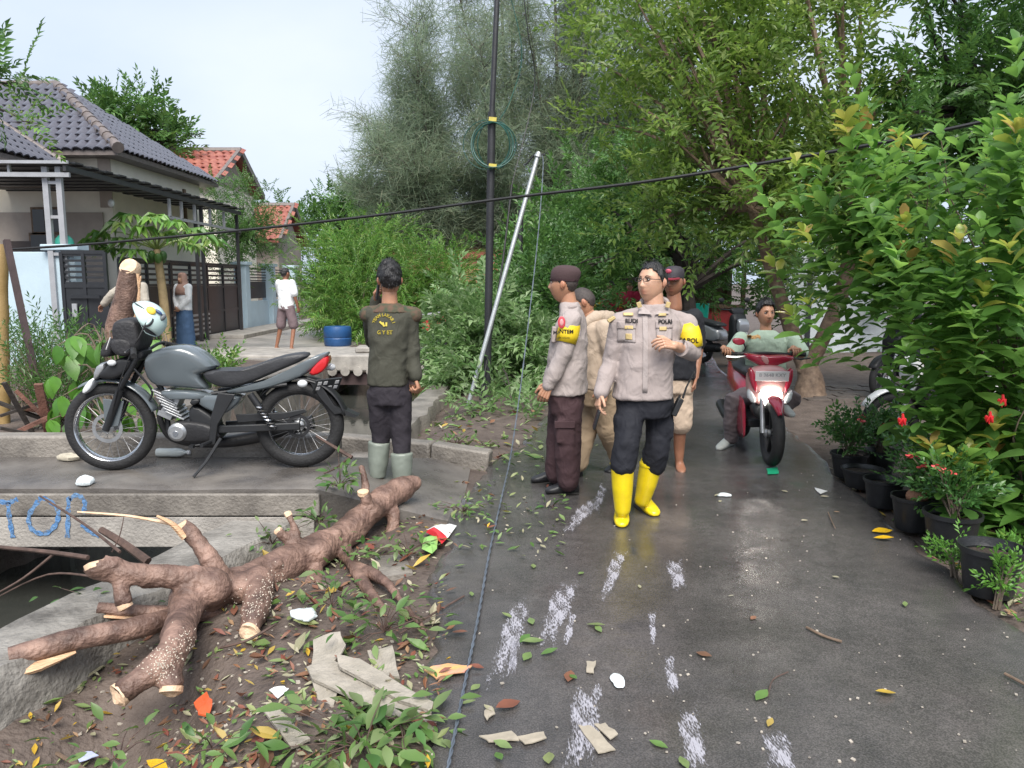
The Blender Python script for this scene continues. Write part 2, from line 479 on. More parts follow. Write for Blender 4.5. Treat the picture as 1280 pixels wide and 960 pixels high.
# canal walls: a rough concrete coping on the road side (a real section with a broken edge), plain bank wall on the house side
def wall_strip(name, yy, inner, outer, top, bottom, mat, jit=.03, lab=None, cat=None):
    mb = MB(); prev = None
    for y in yy:
        a = inner(y) + (vnoise(y * 6, 5) - .5) * jit; b = outer(y) + (vnoise(y * 5, 15) - .5) * jit * 3
        t = top + (vnoise(y * 4, 25) - .5) * .03
        ring = [(a, y, bottom), (a, y, t - .015), (a + (b - a) * .06, y, t), (b - (b - a) * .08, y, t - .01 + (vnoise(y * 9, 2) - .5) * .02), (b, y, t - .06), (b + (vnoise(y * 3, 7) - .5) * .06, y, bottom)]
        n0 = len(mb.v); mb.v += ring
        if prev is not None:
            for k in range(6):
                mb.f.append((prev + k, prev + (k + 1) % 6, n0 + (k + 1) % 6, n0 + k)); mb.m.append(0)
        else: mb.f.append(tuple(range(n0, n0 + 6))); mb.m.append(0)
        prev = n0
    mb.f.append(tuple(range(prev + 5, prev - 1, -1))); mb.m.append(0)
    o = mb.build(name, mat, None)
    return tag(o, lab, cat)
wall_strip('canal_wall', np.arange(-1.2, 4.72, .09), lambda y: Rb(y) - .02, lambda y: Rb(y) + .36 + .06 * math.sin(y * 1.7), .07, -1.2, m_cop, lab='rough concrete coping along the canal under the fallen tree', cat='wall')
wall_strip('canal_wall', np.arange(5.9, 14.0, .15), lambda y: Rb(y) - .02, lambda y: Rb(y) + .3, .06, -1.2, m_concd, lab='low canal wall behind the person in the olive shirt', cat='wall')
wall_strip('canal_wall', np.arange(5.95, 13.9, .2), lambda y: Lb(y) - .25, lambda y: Lb(y) + .02, .20, -1.2, m_concd, lab='damp canal wall on the house side, beyond the parked motorcycle', cat='wall')

# near bridge: the slab the motorcycle stands on, sloping down to the road
br = tag(empty('concrete_bridge', (-2.6, 5.2, 0.25)), 'concrete slab bridge with blue painted letters under the parked motorcycle', 'bridge')
mb = MB()
N = 60
rows = []
for i in range(N + 1):
    x = -7.0 + 6.65 * i / N
    zt = .25 if x < -1.25 else .25 - .255 * min(1, (x + 1.25) / .85)
    zt += (vnoise(x * 3, 4) - .5) * .012
    zb = max(-.15, -.15) + (vnoise(x * 6, 14) - .5) * .03
    zb = min(zb, zt - .12)
    f = 4.80 + (vnoise(x * 4, 44) - .5) * .03; bk = 5.62
    if x > -1.25: f = 4.80 + .15 * (x + 1.25); bk = 5.62 + .75 * min(1, (x + 1.25) / .6)
    rows.append([(x, f, zb), (x, f - .008, zt - .02), (x, f + .02, zt), (x, (f + bk) / 2, zt - .012), (x, bk, zt), (x, bk, zb)])
for r in rows: mb.v += r
for i in range(N):
    for k in range(6):
        mb.f.append((i * 6 + k, i * 6 + (k + 1) % 6, (i + 1) * 6 + (k + 1) % 6, (i + 1) * 6 + k)); mb.m.append(0)
mb.f.append(tuple(range(5, -1, -1))); mb.m.append(0); mb.f.append(tuple(range(N * 6, N * 6 + 6))); mb.m.append(0)
mb.build('deck', m_deck, br, origin=br.location)
mb = MB()   # the facing: lighter plaster below, darker band above, a crack line between
for i in range(24):
    x0 = -7 + i * .235; x1 = x0 + .235
    if x1 > -1.42: break
mbx = MB(); mbx.box((-4.12, 4.775, -.045), (5.7, .03, .20)); mbx.build('face_plaster', m_conc, br, origin=br.location, bevel=.006)
mbx = MB(); mbx.box((-4.12, 4.772, .135), (5.78, .036, .145)); mbx.build('face_band', m_concd, br, origin=br.location, bevel=.008)
mbx = MB(); mbx.box((-4.0, 5.70, .30), (5.4, .16, .22)); mbx.build('kerb', m_concd, br, origin=br.location, bevel=.02)
# painted letters on the slab face
m_blue = M('blue_paint', (0.05, 0.17, 0.40), 0.7, scale=30, bump=.5, bscale=60, col2=(.16, .27, .42), detail=8)
_nt = m_blue.node_tree; _b = _nt.nodes['Principled BSDF']; _tc = _n(_nt, 'ShaderNodeTexCoord'); _no = _n(_nt, 'ShaderNodeTexNoise'); _no.inputs['Scale'].default_value = 55; _no.inputs['Detail'].default_value = 6; _mr = _n(_nt, 'ShaderNodeMapRange'); _mr.inputs[1].default_value = .36; _mr.inputs[2].default_value = .52; _mr.inputs[3].default_value = .15
_nt.links.new(_tc.outputs['Object'], _no.inputs['Vector']); _nt.links.new(_no.outputs[0], _mr.inputs[0]); _nt.links.new(_mr.outputs[0], _b.inputs['Alpha'])
def stroke(pix, wd, Y, parent, org, name='painted_letter', mat=None):
    pts = catmull([P(u, v, Y) for u, v in pix], 8); mb = MB(); n = len(pts)
    for i, p in enumerate(pts):
        d = (pts[min(i + 1, n - 1)] - pts[max(i - 1, 0)]).normalized(); s = Vector((-d.z, 0, d.x))
        ww = wd * (1 + .25 * math.sin(i * 1.3))
        mb.v += [tuple(p + s * ww), tuple(p + s * ww + Vector((0, .0025, 0))), tuple(p - s * ww + Vector((0, .0025, 0))), tuple(p - s * ww)]
        if i:
            a = (i - 1) * 4; b = i * 4
            for k in range(4): mb.f.append((a + k, a + (k + 1) % 4, b + (k + 1) % 4, b + k)); mb.m.append(0)
    return mb.build(name, mat or m_blue, parent, origin=org)
for q in ([(-12, 624), (8, 628), (22, 624)], [(10, 628), (12, 650), (16, 672)],
          [(48, 626), (36, 645), (40, 662), (56, 667), (70, 655), (72, 637), (58, 624), (48, 624)],
          [(86, 622), (85, 645), (84, 672)], [(86, 624), (97, 619), (106, 628), (104, 642)], [(102, 655), (112, 664), (124, 670)]):
    stroke(q, .014, 4.7535, br, br.location)

# earth kerb / low wall at the roadside behind the person in olive
kb = MB(); a = G(405, 556, .12); pts = [G(395, 553, .1), G(470, 560, .1), G(540, 566, .1), G(612, 577, .05)]
for i in range(3): kb.bar(pts[i] + Vector((0, .08, -.05)), pts[i + 1] + Vector((0, .08, -.05 - .001 * i)), .16, .26)
tag(kb.build('roadside_kerb', m_concd, None, bevel=.02), 'low brown concrete kerb behind the person in the olive shirt', 'kerb')

# far bridge slab and yard paving
yp = MB()
yp.box((-5.6, 27, .10), (4.2, 26.4, .12)); yp.box((-5.75, 13.0, .07), (3.6, 1.6, .12))
tag(yp.build('yard_pavement', m_pave, None), kind='structure')
b2 = tag(empty('footbridge', (-2.4, 14.8, .2)), 'far concrete slab footbridge with a scalloped lower edge over the canal', 'bridge')
mb = MB(); mb.box((-3.35, 14.95, .06), (5.3, 1.8, .30)); mb.build('deck', m_conc, b2, origin=b2.location, bevel=.03)
mb = MB()
x = -3.3
while x < -.8:
    mb.lathe([(0.001, -.04), (.085, -.04), (.085, .04), (.001, .04)], 12, (x, 14.04, -.085), 'y'); x += .235
mb.build('scalloped_edge', m_conc, b2, origin=b2.location)
mb = MB(); mb.box((-2.1, 14.2, -.24), (2.7, .1, .22)); mb.build('beam', M('rusty_beam', (.07, .045, .045), .7), b2, origin=b2.location)
mb = MB(); mb.box((-3.55, 14.3, -.4), (.35, .5, .85)); mb.build('abutment', m_concd, b2, origin=b2.location, bevel=.02)
mb = MB(); mb.box((-2.5, 14.7, .27), (.95, .5, .11), (0, 0, .05)); mb.build('loose_block', m_conc, b2, origin=b2.location, bevel=.03)

# low stone edging on the right of the yard, brick path strip
mbp = MB(); rr = random.Random(3)
path = tag(empty('brick_path', (5, 10.6, 0)), kind='structure')
m_brickp = M('worn_path_brick', (0.11, 0.09, 0.078), 0.7, var=.35, scale=5, bump=.4, bscale=40)
tpl = MB().box((0, 0, 0), (.30, .19, .06)); tme = tpl.mesh('path_brick'); tme.materials.append(m_brickp)
for j in range(7):
    for i in range(12):
        o = bpy.data.objects.new('brick', tme); COL.objects.link(o); o.parent = path
        o.location = (-1.0 + i * .315 + (j % 2) * .15, -.65 + j * .205, rr.uniform(-.002, .018)); o.rotation_euler = (rr.uniform(-.02, .02), rr.uniform(-.02, .02), rr.uniform(-.03, .03))

# white worn paint streaks on the asphalt
def worn_paint():
    m = bpy.data.materials.new('worn_white_paint'); m.use_nodes = True; nt = m.node_tree; b = nt.nodes['Principled BSDF']
    b.inputs['Base Color'].default_value = (.46, .45, .50, 1); b.inputs['Roughness'].default_value = .5
    tc = _n(nt, 'ShaderNodeTexCoord'); n = _n(nt, 'ShaderNodeTexNoise'); n.inputs['Scale'].default_value = 130; n.inputs['Detail'].default_value = 3
    mpx = _n(nt, 'ShaderNodeMapping'); mpx.inputs['Scale'].default_value = (1.3, .32, 1); n2 = _n(nt, 'ShaderNodeTexNoise'); n2.inputs['Scale'].default_value = 22; n2.inputs['Detail'].default_value = 4
    nt.links.new(tc.outputs['Object'], mpx.inputs[0]); nt.links.new(mpx.outputs[0], n.inputs['Vector']); nt.links.new(mpx.outputs[0], n2.inputs['Vector'])
    ad = _n(nt, 'ShaderNodeMath'); ad.operation = 'ADD'; nt.links.new(n.outputs[0], ad.inputs[0]); nt.links.new(n2.outputs[0], ad.inputs[1])
    at = _n(nt, 'ShaderNodeAttribute'); at.attribute_name = 'fade'
    mu = _n(nt, 'ShaderNodeMath'); mu.operation = 'MULTIPLY_ADD'; mu.inputs[1].default_value = .42; nt.links.new(at.outputs['Fac'], mu.inputs[0]); nt.links.new(ad.outputs[0], mu.inputs[2])
    rp = _n(nt, 'ShaderNodeMapRange'); rp.inputs[1].default_value = 1.26; rp.inputs[2].default_value = 1.50; rp.inputs[4].default_value = .75
    nt.links.new(mu.outputs[0], rp.inputs[0]); nt.links.new(rp.outputs[0], b.inputs['Alpha'])
    return m
m_paint = worn_paint()
def streak(pix, z=.014):
    """a worn patch of paint: solid in its middle, flaking off towards a ragged edge"""
    vs = [G(u, v, z) for u, v in pix]; org = sum(vs, Vector()) / len(vs); n = len(vs)
    ring = []
    for i in range(n):
        for k in range(4): ring.append(vs[i].lerp(vs[(i + 1) % n], k / 4) - org)
    N = len(ring); V = []; fade = []
    for sc_, fd in ((.25, 1.0), (.7, .9), (1.0, .45), (1.22, 0.0)):
        for p in ring:
            j = 1 + random.uniform(-.10, .10) * (sc_ > .5); V.append(p * sc_ * j); fade.append(fd)
    F = [tuple(range(N))] + [(r * N + i, r * N + (i + 1) % N, (r + 1) * N + (i + 1) % N, (r + 1) * N + i) for r in range(3) for i in range(N)]
    o = MB().add(V, F).build('paint_streak', m_paint, road, smooth=False); o.location = org
    at = o.data.attributes.new('fade', 'FLOAT', 'POINT'); at.data.foreach_set('value', np.array(fade, np.float32))
    return o
for q in ([(612, 850), (622, 800), (640, 752), (662, 752), (655, 790), (640, 845)], [(632, 845), (640, 800), (650, 800), (645, 840)],
          [(674, 802), (686, 752), (700, 728), (724, 730), (708, 775), (694, 804)], [(702, 806), (712, 765), (722, 765), (712, 806)],
          [(704, 662), (722, 634), (738, 622), (748, 626), (735, 645), (718, 662)], [(750, 745), (760, 706), (768, 690), (784, 690), (774, 720), (760, 748)],
          [(704, 960), (712, 900), (718, 858), (752, 856), (748, 900), (742, 960)], [(834, 865), (830, 820), (842, 820), (850, 865)],
          [(848, 890), (852, 960), (886, 962), (872, 884)], [(832, 700), (852, 700), (858, 735), (840, 740)], [(810, 766), (820, 764), (820, 806), (813, 804)],
          [(955, 915), (985, 915), (994, 962), (958, 962)], [(735, 642), (744, 622), (752, 600), (758, 612), (750, 640)]):
    streak(q)
# ------------------------------------------------------------------ the house behind the blue wall
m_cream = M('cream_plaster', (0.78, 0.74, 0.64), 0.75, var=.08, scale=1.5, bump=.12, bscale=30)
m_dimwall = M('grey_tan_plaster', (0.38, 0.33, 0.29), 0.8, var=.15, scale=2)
m_tile = M('glazed_dark_tile', (0.050, 0.052, 0.068), 0.22, scale=5, var=.35, bump=.15, bscale=25, col2=(0.105, 0.102, 0.122))
m_ridge = M('ridge_tile', (0.15, 0.125, 0.115), 0.5, var=.25, scale=8, bump=.2)
m_redtile = M('red_clay_tile', (0.20, 0.050, 0.040), 0.55, scale=4, var=.4, bump=.2, col2=(0.36, 0.14, 0.10), detail=7)
m_black = M('black_gate_paint', (0.018, 0.020, 0.024), 0.4, var=.2, bump=.05)
m_blackroof = M('dark_metal_sheet', (0.035, 0.036, 0.04), 0.45, var=.2)
m_steel = M('pale_steel', (0.36, 0.37, 0.39), 0.45, metal=.3, var=.1)
m_bluew = M('pale_blue_plaster', (0.42, 0.53, 0.60), 0.75, var=.08, scale=1.6, bump=.12, bscale=30)
m_dark = M('dark_glass', (0.02, 0.022, 0.025), 0.15, var=.1, bump=0)
m_wood_w = M('weathered_timber', (0.16, 0.11, 0.075), 0.8, var=.4, scale=10, bump=.4, bscale=40)

def tile_mesh(name, wd, ln, mat, h=.045):
    mb = MB(); n = 6; vs = []; fs = []
    for j, (y, dz) in enumerate(((0, 0), (0, .022), (ln * .5, .02), (ln * 1.08, .018))):
        for i in range(n + 1):
            t = i / n; z = h * (math.sin(t * PI * 1.15) if t < .87 else h * 0) - (.012 if t > .87 else 0)
            vs.append((wd * (t - .5) * 1.06, y, z + (dz if j else -.004)))
    for j in range(3):
        for i in range(n): fs.append((j * (n + 1) + i, j * (n + 1) + i + 1, (j + 1) * (n + 1) + i + 1, (j + 1) * (n + 1) + i))
    mb.add(vs, fs); me = mb.mesh(name); me.materials.append(mat); shade(me); me.set_sharp_from_angle(angle=math.radians(50)); return me
def tile_slope(parent, org, ud, vd, ul, vl, tw, tl, inside, tme, stuff=False, mat=None):
    """rows of tiles over a slope; org in the parent's frame"""
    ud = Vector(ud).normalized(); vd = Vector(vd).normalized(); nd = ud.cross(vd).normalized()
    if nd.z < 0: nd = -nd
    Mx0 = Matrix((ud, vd, nd)).transposed()
    cnt = 0; big = MB(); src = [tuple(v.co) for v in tme.vertices]; sf = [tuple(p.vertices) for p in tme.polygons]
    rr = random.Random(5)
    for j in range(int(vl / tl) + 1):
        for i in range(int(ul / tw) + 1):
            u = (i + .5) * tw + (j % 2) * tw * .5; v = j * tl
            if not inside(u, v): continue
            R = Mx0 @ Euler((rr.uniform(-.03, .03), rr.uniform(-.04, .04), rr.uniform(-.03, .03))).to_matrix()
            p = Vector(org) + ud * u + vd * v + nd * (.012 + rr.uniform(0, .01))
            if stuff: big.add([R @ Vector(q) + p for q in src], sf)
            else:
                o = bpy.data.objects.new('tile', tme); COL.objects.link(o); o.parent = parent
                o.matrix_local = Matrix.Translation(p) @ R.to_4x4()
            cnt += 1
    if stuff and cnt:
        o = big.build('tiles', mat, parent); o['kind'] = 'stuff'
    return cnt
hs = tag(empty('house', (-10.8, 18.9, .14)), 'cream house with dark glazed hip roof and metal carport behind the blue wall', 'house')
HO = Vector(hs.location)
def hpart(mb, name, mat, par=None, **k): return mb.build(name, mat, par or hs, origin=HO, **k)
# walls: main block X -14..-8.45, Y 16.6..21.2
mb = MB(); mb.box((-11.2, 16.66, 2.15), (5.5, .12, 4.0)); hpart(mb, 'wall', m_cream)
mb = MB(); mb.box((-8.5, 18.95, 2.15), (.12, 4.6, 4.0)); hpart(mb, 'wall', m_cream)
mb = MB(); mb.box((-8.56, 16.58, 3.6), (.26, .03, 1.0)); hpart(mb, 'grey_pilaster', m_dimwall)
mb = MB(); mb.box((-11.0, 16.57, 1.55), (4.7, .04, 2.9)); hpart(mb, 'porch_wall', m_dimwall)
mb = MB(); mb.box((-8.42, 20.2, 3.3), (.05, .12, 1.2)); hpart(mb, 'downpipe', m_wood_w)
for (u0, v0, u1, v1) in ((44, 262, 56, 290), (62, 262, 74, 290), (42, 294, 64, 320)):
    p0, p1 = P(u0, v1, 16.54), P(u1, v0, 16.54)
    wn = MB(); wn.box(((p0.x + p1.x) / 2, 16.535, (p0.z + p1.z) / 2), (p1.x - p0.x + .1, .05, p1.z - p0.z + .1)); wo_ = hpart(wn, 'window', m_wood_w)
    wn = MB(); wn.box(((p0.x + p1.x) / 2, 16.50, (p0.z + p1.z) / 2), (p1.x - p0.x, .03, p1.z - p0.z)); hpart(wn, 'pane', m_dark, wo_)
dr = MB(); dr.box((-10.35, 16.53, 1.3), (.85, .05, 2.2)); hpart(dr, 'door', M('dark_door', (.05, .035, .03), .5))
# hip roof: eave z 4.2, ridge z 6.1
EZ, RZ = 4.2, 6.12
roof = MB()
A, B, C, D = (-8.05, 16.15, EZ), (-8.05, 21.6, EZ), (-15, 16.15, EZ), (-15, 21.6, EZ)
E1, E2 = (-10.75, 18.9, RZ), (-15, 18.9, RZ)
roof.add([A, B, C, D, E1, E2, (-8.05, 16.15, EZ - .09), (-8.05, 21.6, EZ - .09), (-15, 16.15, EZ - .09), (-15, 21.6, EZ - .09)],
         [(2, 0, 4, 5), (0, 1, 4), (1, 3, 5, 4), (0, 2, 8, 6), (1, 0, 6, 7), (3, 1, 7, 9), (6, 8, 9, 7)])
roof_o = hpart(roof, 'roof', m_ridge, smooth=False)
tmd = tile_mesh('roof_tile', .215, .30, m_tile)
sl = Vector((0, 2.75, RZ - EZ)); SLn = sl.length
tile_slope(roof_o, Vector((-12.6, 16.12, EZ)) - HO, (1, 0, 0), sl, 4.55, SLn, .215, .30, lambda u, v: u < 4.6 - v * 2.7 / SLn and v < SLn - .1, tmd)
sr = Vector((-2.7, 0, RZ - EZ)); SRn = sr.length
tile_slope(roof_o, Vector((-8.02, 16.15, EZ)) - HO, (0, 1, 0), sr, 5.45, SRn, .215, .30, lambda u, v: v * 2.75 / SRn < u < 5.45 - v * 2.7 / SRn, tmd)
# hip and ridge caps
def caps(a, b, n, parent, r=.12, mat=None):
    a = Vector(a); b = Vector(b)
    for i in range(n):
        p = a.lerp(b, i / n); q = a.lerp(b, (i + 1.12) / n)
        mb = MB(); mb.tube([p, q], [r, r * .82], 10); o = mb.build('ridge_cap', mat or m_ridge, parent, origin=HO)
caps((-8.0, 16.1, EZ + .05), (-10.75, 18.9, RZ + .04), 13, roof_o)
caps((-10.7, 18.9, RZ + .04), (-13.4, 18.9, RZ + .04), 8, roof_o, .10)
# porch roof: right slope of a gable running forward
pr = MB(); pv = [(-9.0, 12.6, 3.8), (-9.0, 15.95, 3.8), (-10.7, 15.95, 4.95), (-10.7, 12.6, 4.95)]
pr.add([Vector(p) for p in pv] + [Vector(p) - Vector((0, 0, .08)) for p in pv], [(0, 1, 2, 3), (7, 6, 5, 4), (0, 4, 5, 1), (1, 5, 6, 2), (2, 6, 7, 3), (3, 7, 4, 0)])
pr_o = hpart(pr, 'porch_roof', m_ridge, smooth=False)
tile_slope(pr_o, Vector((-8.97, 13.0, 3.81)) - HO, (0, 1, 0), (-1.7, 0, 1.15), 2.9, 2.02, .215, .30, lambda u, v: True, tmd)
caps((-8.95, 15.9, 3.87), (-10.7, 15.9, 5.02), 8, pr_o, .07)
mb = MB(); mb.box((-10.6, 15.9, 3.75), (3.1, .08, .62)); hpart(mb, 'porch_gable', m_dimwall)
# carport: black sheet roof on pale posts
cp = MB()
n = 34
for i in range(n):
    y0 = 12.7 + i * 8.2 / n; y1 = y0 + 8.2 / n
    z0 = 3.46 - .02 * i / n
    cp.box((-8.9, (y0 + y1) / 2, z0 + (.02 if i % 2 else 0)), (3.5, (y1 - y0) * 1.02, .025))
cpr = hpart(cp, 'carport_roof', m_blackroof, smooth=False)
mb = MB(); mb.bar((-10.7, 12.68, 3.47), (-7.12, 12.68, 3.45), .04, .05); hpart(mb, 'fascia', m_steel)
mb = MB(); mb.bar((-10.7, 12.75, 3.28), (-7.15, 12.75, 3.26), .05, .07); hpart(mb, 'beam', m_steel)
mb = MB(); mb.bar((-7.2, 12.7, 3.36), (-7.2, 20.8, 3.34), .05, .09); hpart(mb, 'beam', m_blackroof)
mb = MB(); mb.bar((-7.25, 16.5, 2.9), (-7.25, 20.8, 2.88), .05, .06); hpart(mb, 'beam', m_steel)
for x, y in ((-7.6, 12.85), (-7.38, 12.85)):
    mb = MB(); mb.box((x, y, 1.75), (.09, .07, 3.3)); hpart(mb, 'post', m_steel)
for z in (2.0, 2.6, 3.15):
    mb = MB(); mb.box((-7.49, 12.85, z), (.14, .05, .05)); hpart(mb, 'rung', m_steel)
for x in (-8.62, -8.55, -8.25): 
    mb = MB(); mb.box((x + .1, 12.8, 3.37), (.04, .05, .14)); hpart(mb, 'strut', m_steel)
mb = MB(); mb.box((-8.75, 12.8, 1.75), (.12, .1, 3.3)); hpart(mb, 'post', m_steel)
for y in (18.0, 18.35, 20.7):
    mb = MB(); mb.box((-7.28, y, 1.7), (.07, .07, 3.2)); hpart(mb, 'post', m_blackroof)
for y in (16.6, 17.2, 17.9, 18.8, 19.7):
    mb = MB(); mb.box((-7.25, y, 3.1), (.05, .06, .38)); hpart(mb, 'strut', m_steel)
mb = MB(); mb.ell(P(139, 254, 15.0), (.06, .06, .08)); hpart(mb, 'bulb', M('bulb_glass', (.6, .6, .58), .2))

# boundary: blue wall facing the road, then the gate line running back along the yard
bw = tag(empty('boundary_wall', (-8, 13, .14)), 'pale blue plastered boundary wall beside the open black gate', 'wall')
o0 = Vector(bw.location)
mb = MB(); mb.box((-9.3, 13.0, 1.05), (3.5, .14, 1.98)); mb.build('wall_panel', m_bluew, bw, origin=o0, bevel=.01)
mb = MB(); mb.box((-7.45, 12.98, 1.07), (.42, .22, 2.0)); mb.build('pillar', m_bluew, bw, origin=o0, bevel=.01)
mb = MB(); mb.box((-7.45, 12.98, 2.11), (.62, .36, .10)); mb.build('pillar_cap', m_bluew, bw, origin=o0, bevel=.015)
mb = MB(); mb.lathe([(.001, .16), (.07, .15), (.13, .09), (.15, 0), (.001, 0)], 14, (-7.45, 12.98, 2.165)); tag(mb.build('bucket_lid', M('green_plastic', (.02, .20, .15), .4), None), 'green plastic bowl upside down on the blue gate pillar', 'bowl')
def gate_panel(root, o0, a, b, z0, z1, slat_from, nsl, lowsl=0):
    """steel frame, solid sheet below, open slats above"""
    a = Vector(a); b = Vector(b)
    t = .05
    for z in (z0, slat_from, (z0 + slat_from) / 2, z1):
        mb = MB(); mb.bar(a + Vector((0, 0, z)), b + Vector((0, 0, z)), .05, .06); mb.build('rail', m_black, root, origin=o0)
    for p in (a, b, a.lerp(b, .5)):
        mb = MB(); mb.box(p + Vector((0, 0, (z0 + z1) / 2)), (.055, .055, z1 - z0)); mb.build('stile', m_black, root, origin=o0)
    x, y = basis(b - a)
    mb = MB(); mb.bar(a + Vector((0, 0, (z0 + slat_from) / 2)), b + Vector((0, 0, (z0 + slat_from) / 2)), .02, slat_from - z0); mb.build('sheet', m_black, root, origin=o0)
    for i in range(nsl):
        z = slat_from + (z1 - slat_from) * (i + .5) / nsl
        mb = MB(); mb.bar(a + Vector((0, 0, z)), b + Vector((0, 0, z)), .022, (z1 - slat_from) / nsl * .42); mb.build('slat', m_black, root, origin=o0)
    for i in range(lowsl):
        z = z0 + .12 + i * .11
        mb = MB(); mb.bar(a + Vector((.035, -.035, z)), b + Vector((.035, -.035, z)), .022, .05); mb.build('slat', m_steel, root, origin=o0)
g1 = tag(empty('gate_leaf', (-7.0, 12.8, .16)), 'black steel gate leaf with open upper slats beside the blue pillar', 'gate')
gate_panel(g1, Vector(g1.location), (-7.40, 12.78, 0), (-6.72, 12.84, 0), .2, 2.03, 1.48, 6, 3)
mb = MB(); mb.box((-7.22, 12.74, 1.08), (.08, .03, .22)); mb.build('latch_plate', m_steel, g1, origin=g1.location)
mb = MB(); mb.box((-7.05, 12.755, 1.30), (.5, .03, .05)); mb.build('crossbar', m_black, g1, origin=g1.location)
g2 = tag(empty('sliding_gate', (-7.5, 18, .16)), 'long black sliding gate with open upper slats behind the papaya tree', 'gate')
segs = [((-7.38, 14.6), (-7.45, 16.9)), ((-7.45, 16.95), (-7.52, 19.1)), ((-7.53, 19.15), (-7.6, 21.4))]
for i, (a, b) in enumerate(segs): gate_panel(g2, Vector(g2.location), (a[0], a[1], 0), (b[0], b[1], 0), .2, 1.98, 1.42, 5, 5 if i == 1 else 0)
bw2 = tag(empty('boundary_wall', (-7.7, 23.5, .16)), 'low pale blue wall with two pillars and black slat inserts beyond the gate', 'wall')
o2 = Vector(bw2.location)
mb = MB(); mb.box((-7.72, 24.2, .55), (.16, 5.2, .85)); mb.build('wall_panel', m_bluew, bw2, origin=o2, bevel=.01)
for y in (22.0, 24.4, 26.9):
    mb = MB(); mb.box((-7.66, y, 1.07), (.34, .34, 1.9)); mb.build('pillar', m_bluew, bw2, origin=o2, bevel=.01)
    mb = MB(); mb.box((-7.66, y, 2.06), (.46, .46, .09)); mb.build('pillar_cap', m_bluew, bw2, origin=o2, bevel=.01)
for (ya, yb) in ((22.25, 24.15), (24.65, 26.65)):
    mb = MB(); mb.box((-7.70, (ya + yb) / 2, 1.3), (.03, yb - ya, .5)); mb.build('sheet', m_black, bw2, origin=o2)
    for k in range(5):
        mb = MB(); mb.box((-7.68, (ya + yb) / 2, 1.58 + k * .085), (.03, yb - ya, .035)); mb.build('slat', m_black, bw2, origin=o2)
mb = MB(); mb.box((-7.0, 22.5, .21), (.9, 7.5, .10)); tag(mb.build('apron_step', m_conc, None, bevel=.01), 'low concrete step along the foot of the gate', 'step')

# ------------------------------------------------------------------ red roofed houses further back
def red_house(u0, v0, u1, v1, Y, depth, vbase, lab, wallc):
    a = P(u0, v0, Y); b = P(u1, v0, Y)          # ridge runs away from us; the gable end faces the yard
    h = tag(empty('house', ((a.x + b.x) / 2, Y, .1)), lab, 'house'); o = Vector(h.location)
    ez = P(u0, v1, Y).z; rz = P(u0, v0, Y + depth / 2).z
    xr = b.x; W = depth
    mb = MB(); mb.box((xr - 3.2, Y + W / 2, ez / 2), (6.0, W - .8, ez - .1)); mb.build('wall', wallc, h, origin=o)
    mb = MB(); ym = Y + W / 2
    mb.add([(xr - .25, Y + .35, ez - .2), (xr - .25, Y + W - .35, ez - .2), (xr - .25, ym, rz - .15), (xr - .4, Y + .35, ez - .2), (xr - .4, Y + W - .35, ez - .2), (xr - .4, ym, rz - .15)], [(0, 1, 2), (5, 4, 3), (0, 2, 5, 3), (2, 1, 4, 5), (1, 0, 3, 4)])
    mb.build('gable', m_dimwall, h, origin=o, smooth=False)
    mb = MB()
    vs = [(xr, Y, ez), (xr, ym, rz), (xr, Y + W, ez), (xr - 6.4, Y, ez), (xr - 6.4, ym, rz), (xr - 6.4, Y + W, ez)]
    mb.add(vs + [(x, y, z - .1) for x, y, z in vs], [(3, 0, 1, 4), (4, 1, 2, 5), (6, 9, 10, 7), (7, 10, 11, 8), (0, 6, 7, 1), (1, 7, 8, 2), (0, 3, 9, 6), (2, 8, 11, 5)])
    ro = mb.build('roof', m_redtile, h, origin=o, smooth=False)
    tm = tile_mesh('clay_tile', .26, .34, m_redtile); sv = Vector((0, W / 2, rz - ez))
    tile_slope(ro, Vector((xr - 4.6, Y - .02, ez)) - o, (1, 0, 0), sv, 4.6, sv.length, .26, .34, lambda u, v: True, tm, True, m_redtile)
    mb = MB(); mb.bar((xr + .03, Y - .05, ez - .03), (xr + .03, ym, rz + .03), .12, .2); mb.build('barge_board', m_ridge, ro, origin=o)
    mb = MB(); mb.bar((xr + .03, ym, rz + .03), (xr + .03, Y + W, ez - .03), .12, .2); mb.build('barge_board', m_ridge, ro, origin=o)
    mb = MB(); mb.tube([(xr - 6.4, ym, rz + .04), (xr + .06, ym, rz + .04)], .12, 8); mb.build('ridge', m_ridge, ro, origin=o)
    return h
red_house(205, 190, 268, 226, 25, 4.6, 330, 'house with red clay tile roof behind the dark roofed house', m_cream)
red_house(318, 258, 348, 300, 31, 4.2, 330, 'farther small house with red tile roof and grey gable', m_dimwall)

# brick shed far behind the shrubs
m_brick = M('clay_brick', (0.36, 0.16, 0.10), 0.8, var=.3, scale=6, bump=.2)
sh = tag(empty('brick_shed', (-2.6, 27.5, 0)), 'red brick shed behind the shrubs below the tall casuarina', 'shed'); o3 = Vector(sh.location)
mb = MB(); mb.box((-2.7, 28, 1.2), (4.4, .3, 2.6)); mb.build('wall', m_brick, sh, origin=o3)
mb = MB(); mb.box((-2.7, 28.6, 2.62), (4.8, 1.8, .12), (.22, 0, 0)); mb.build('roof', m_redtile, sh, origin=o3)
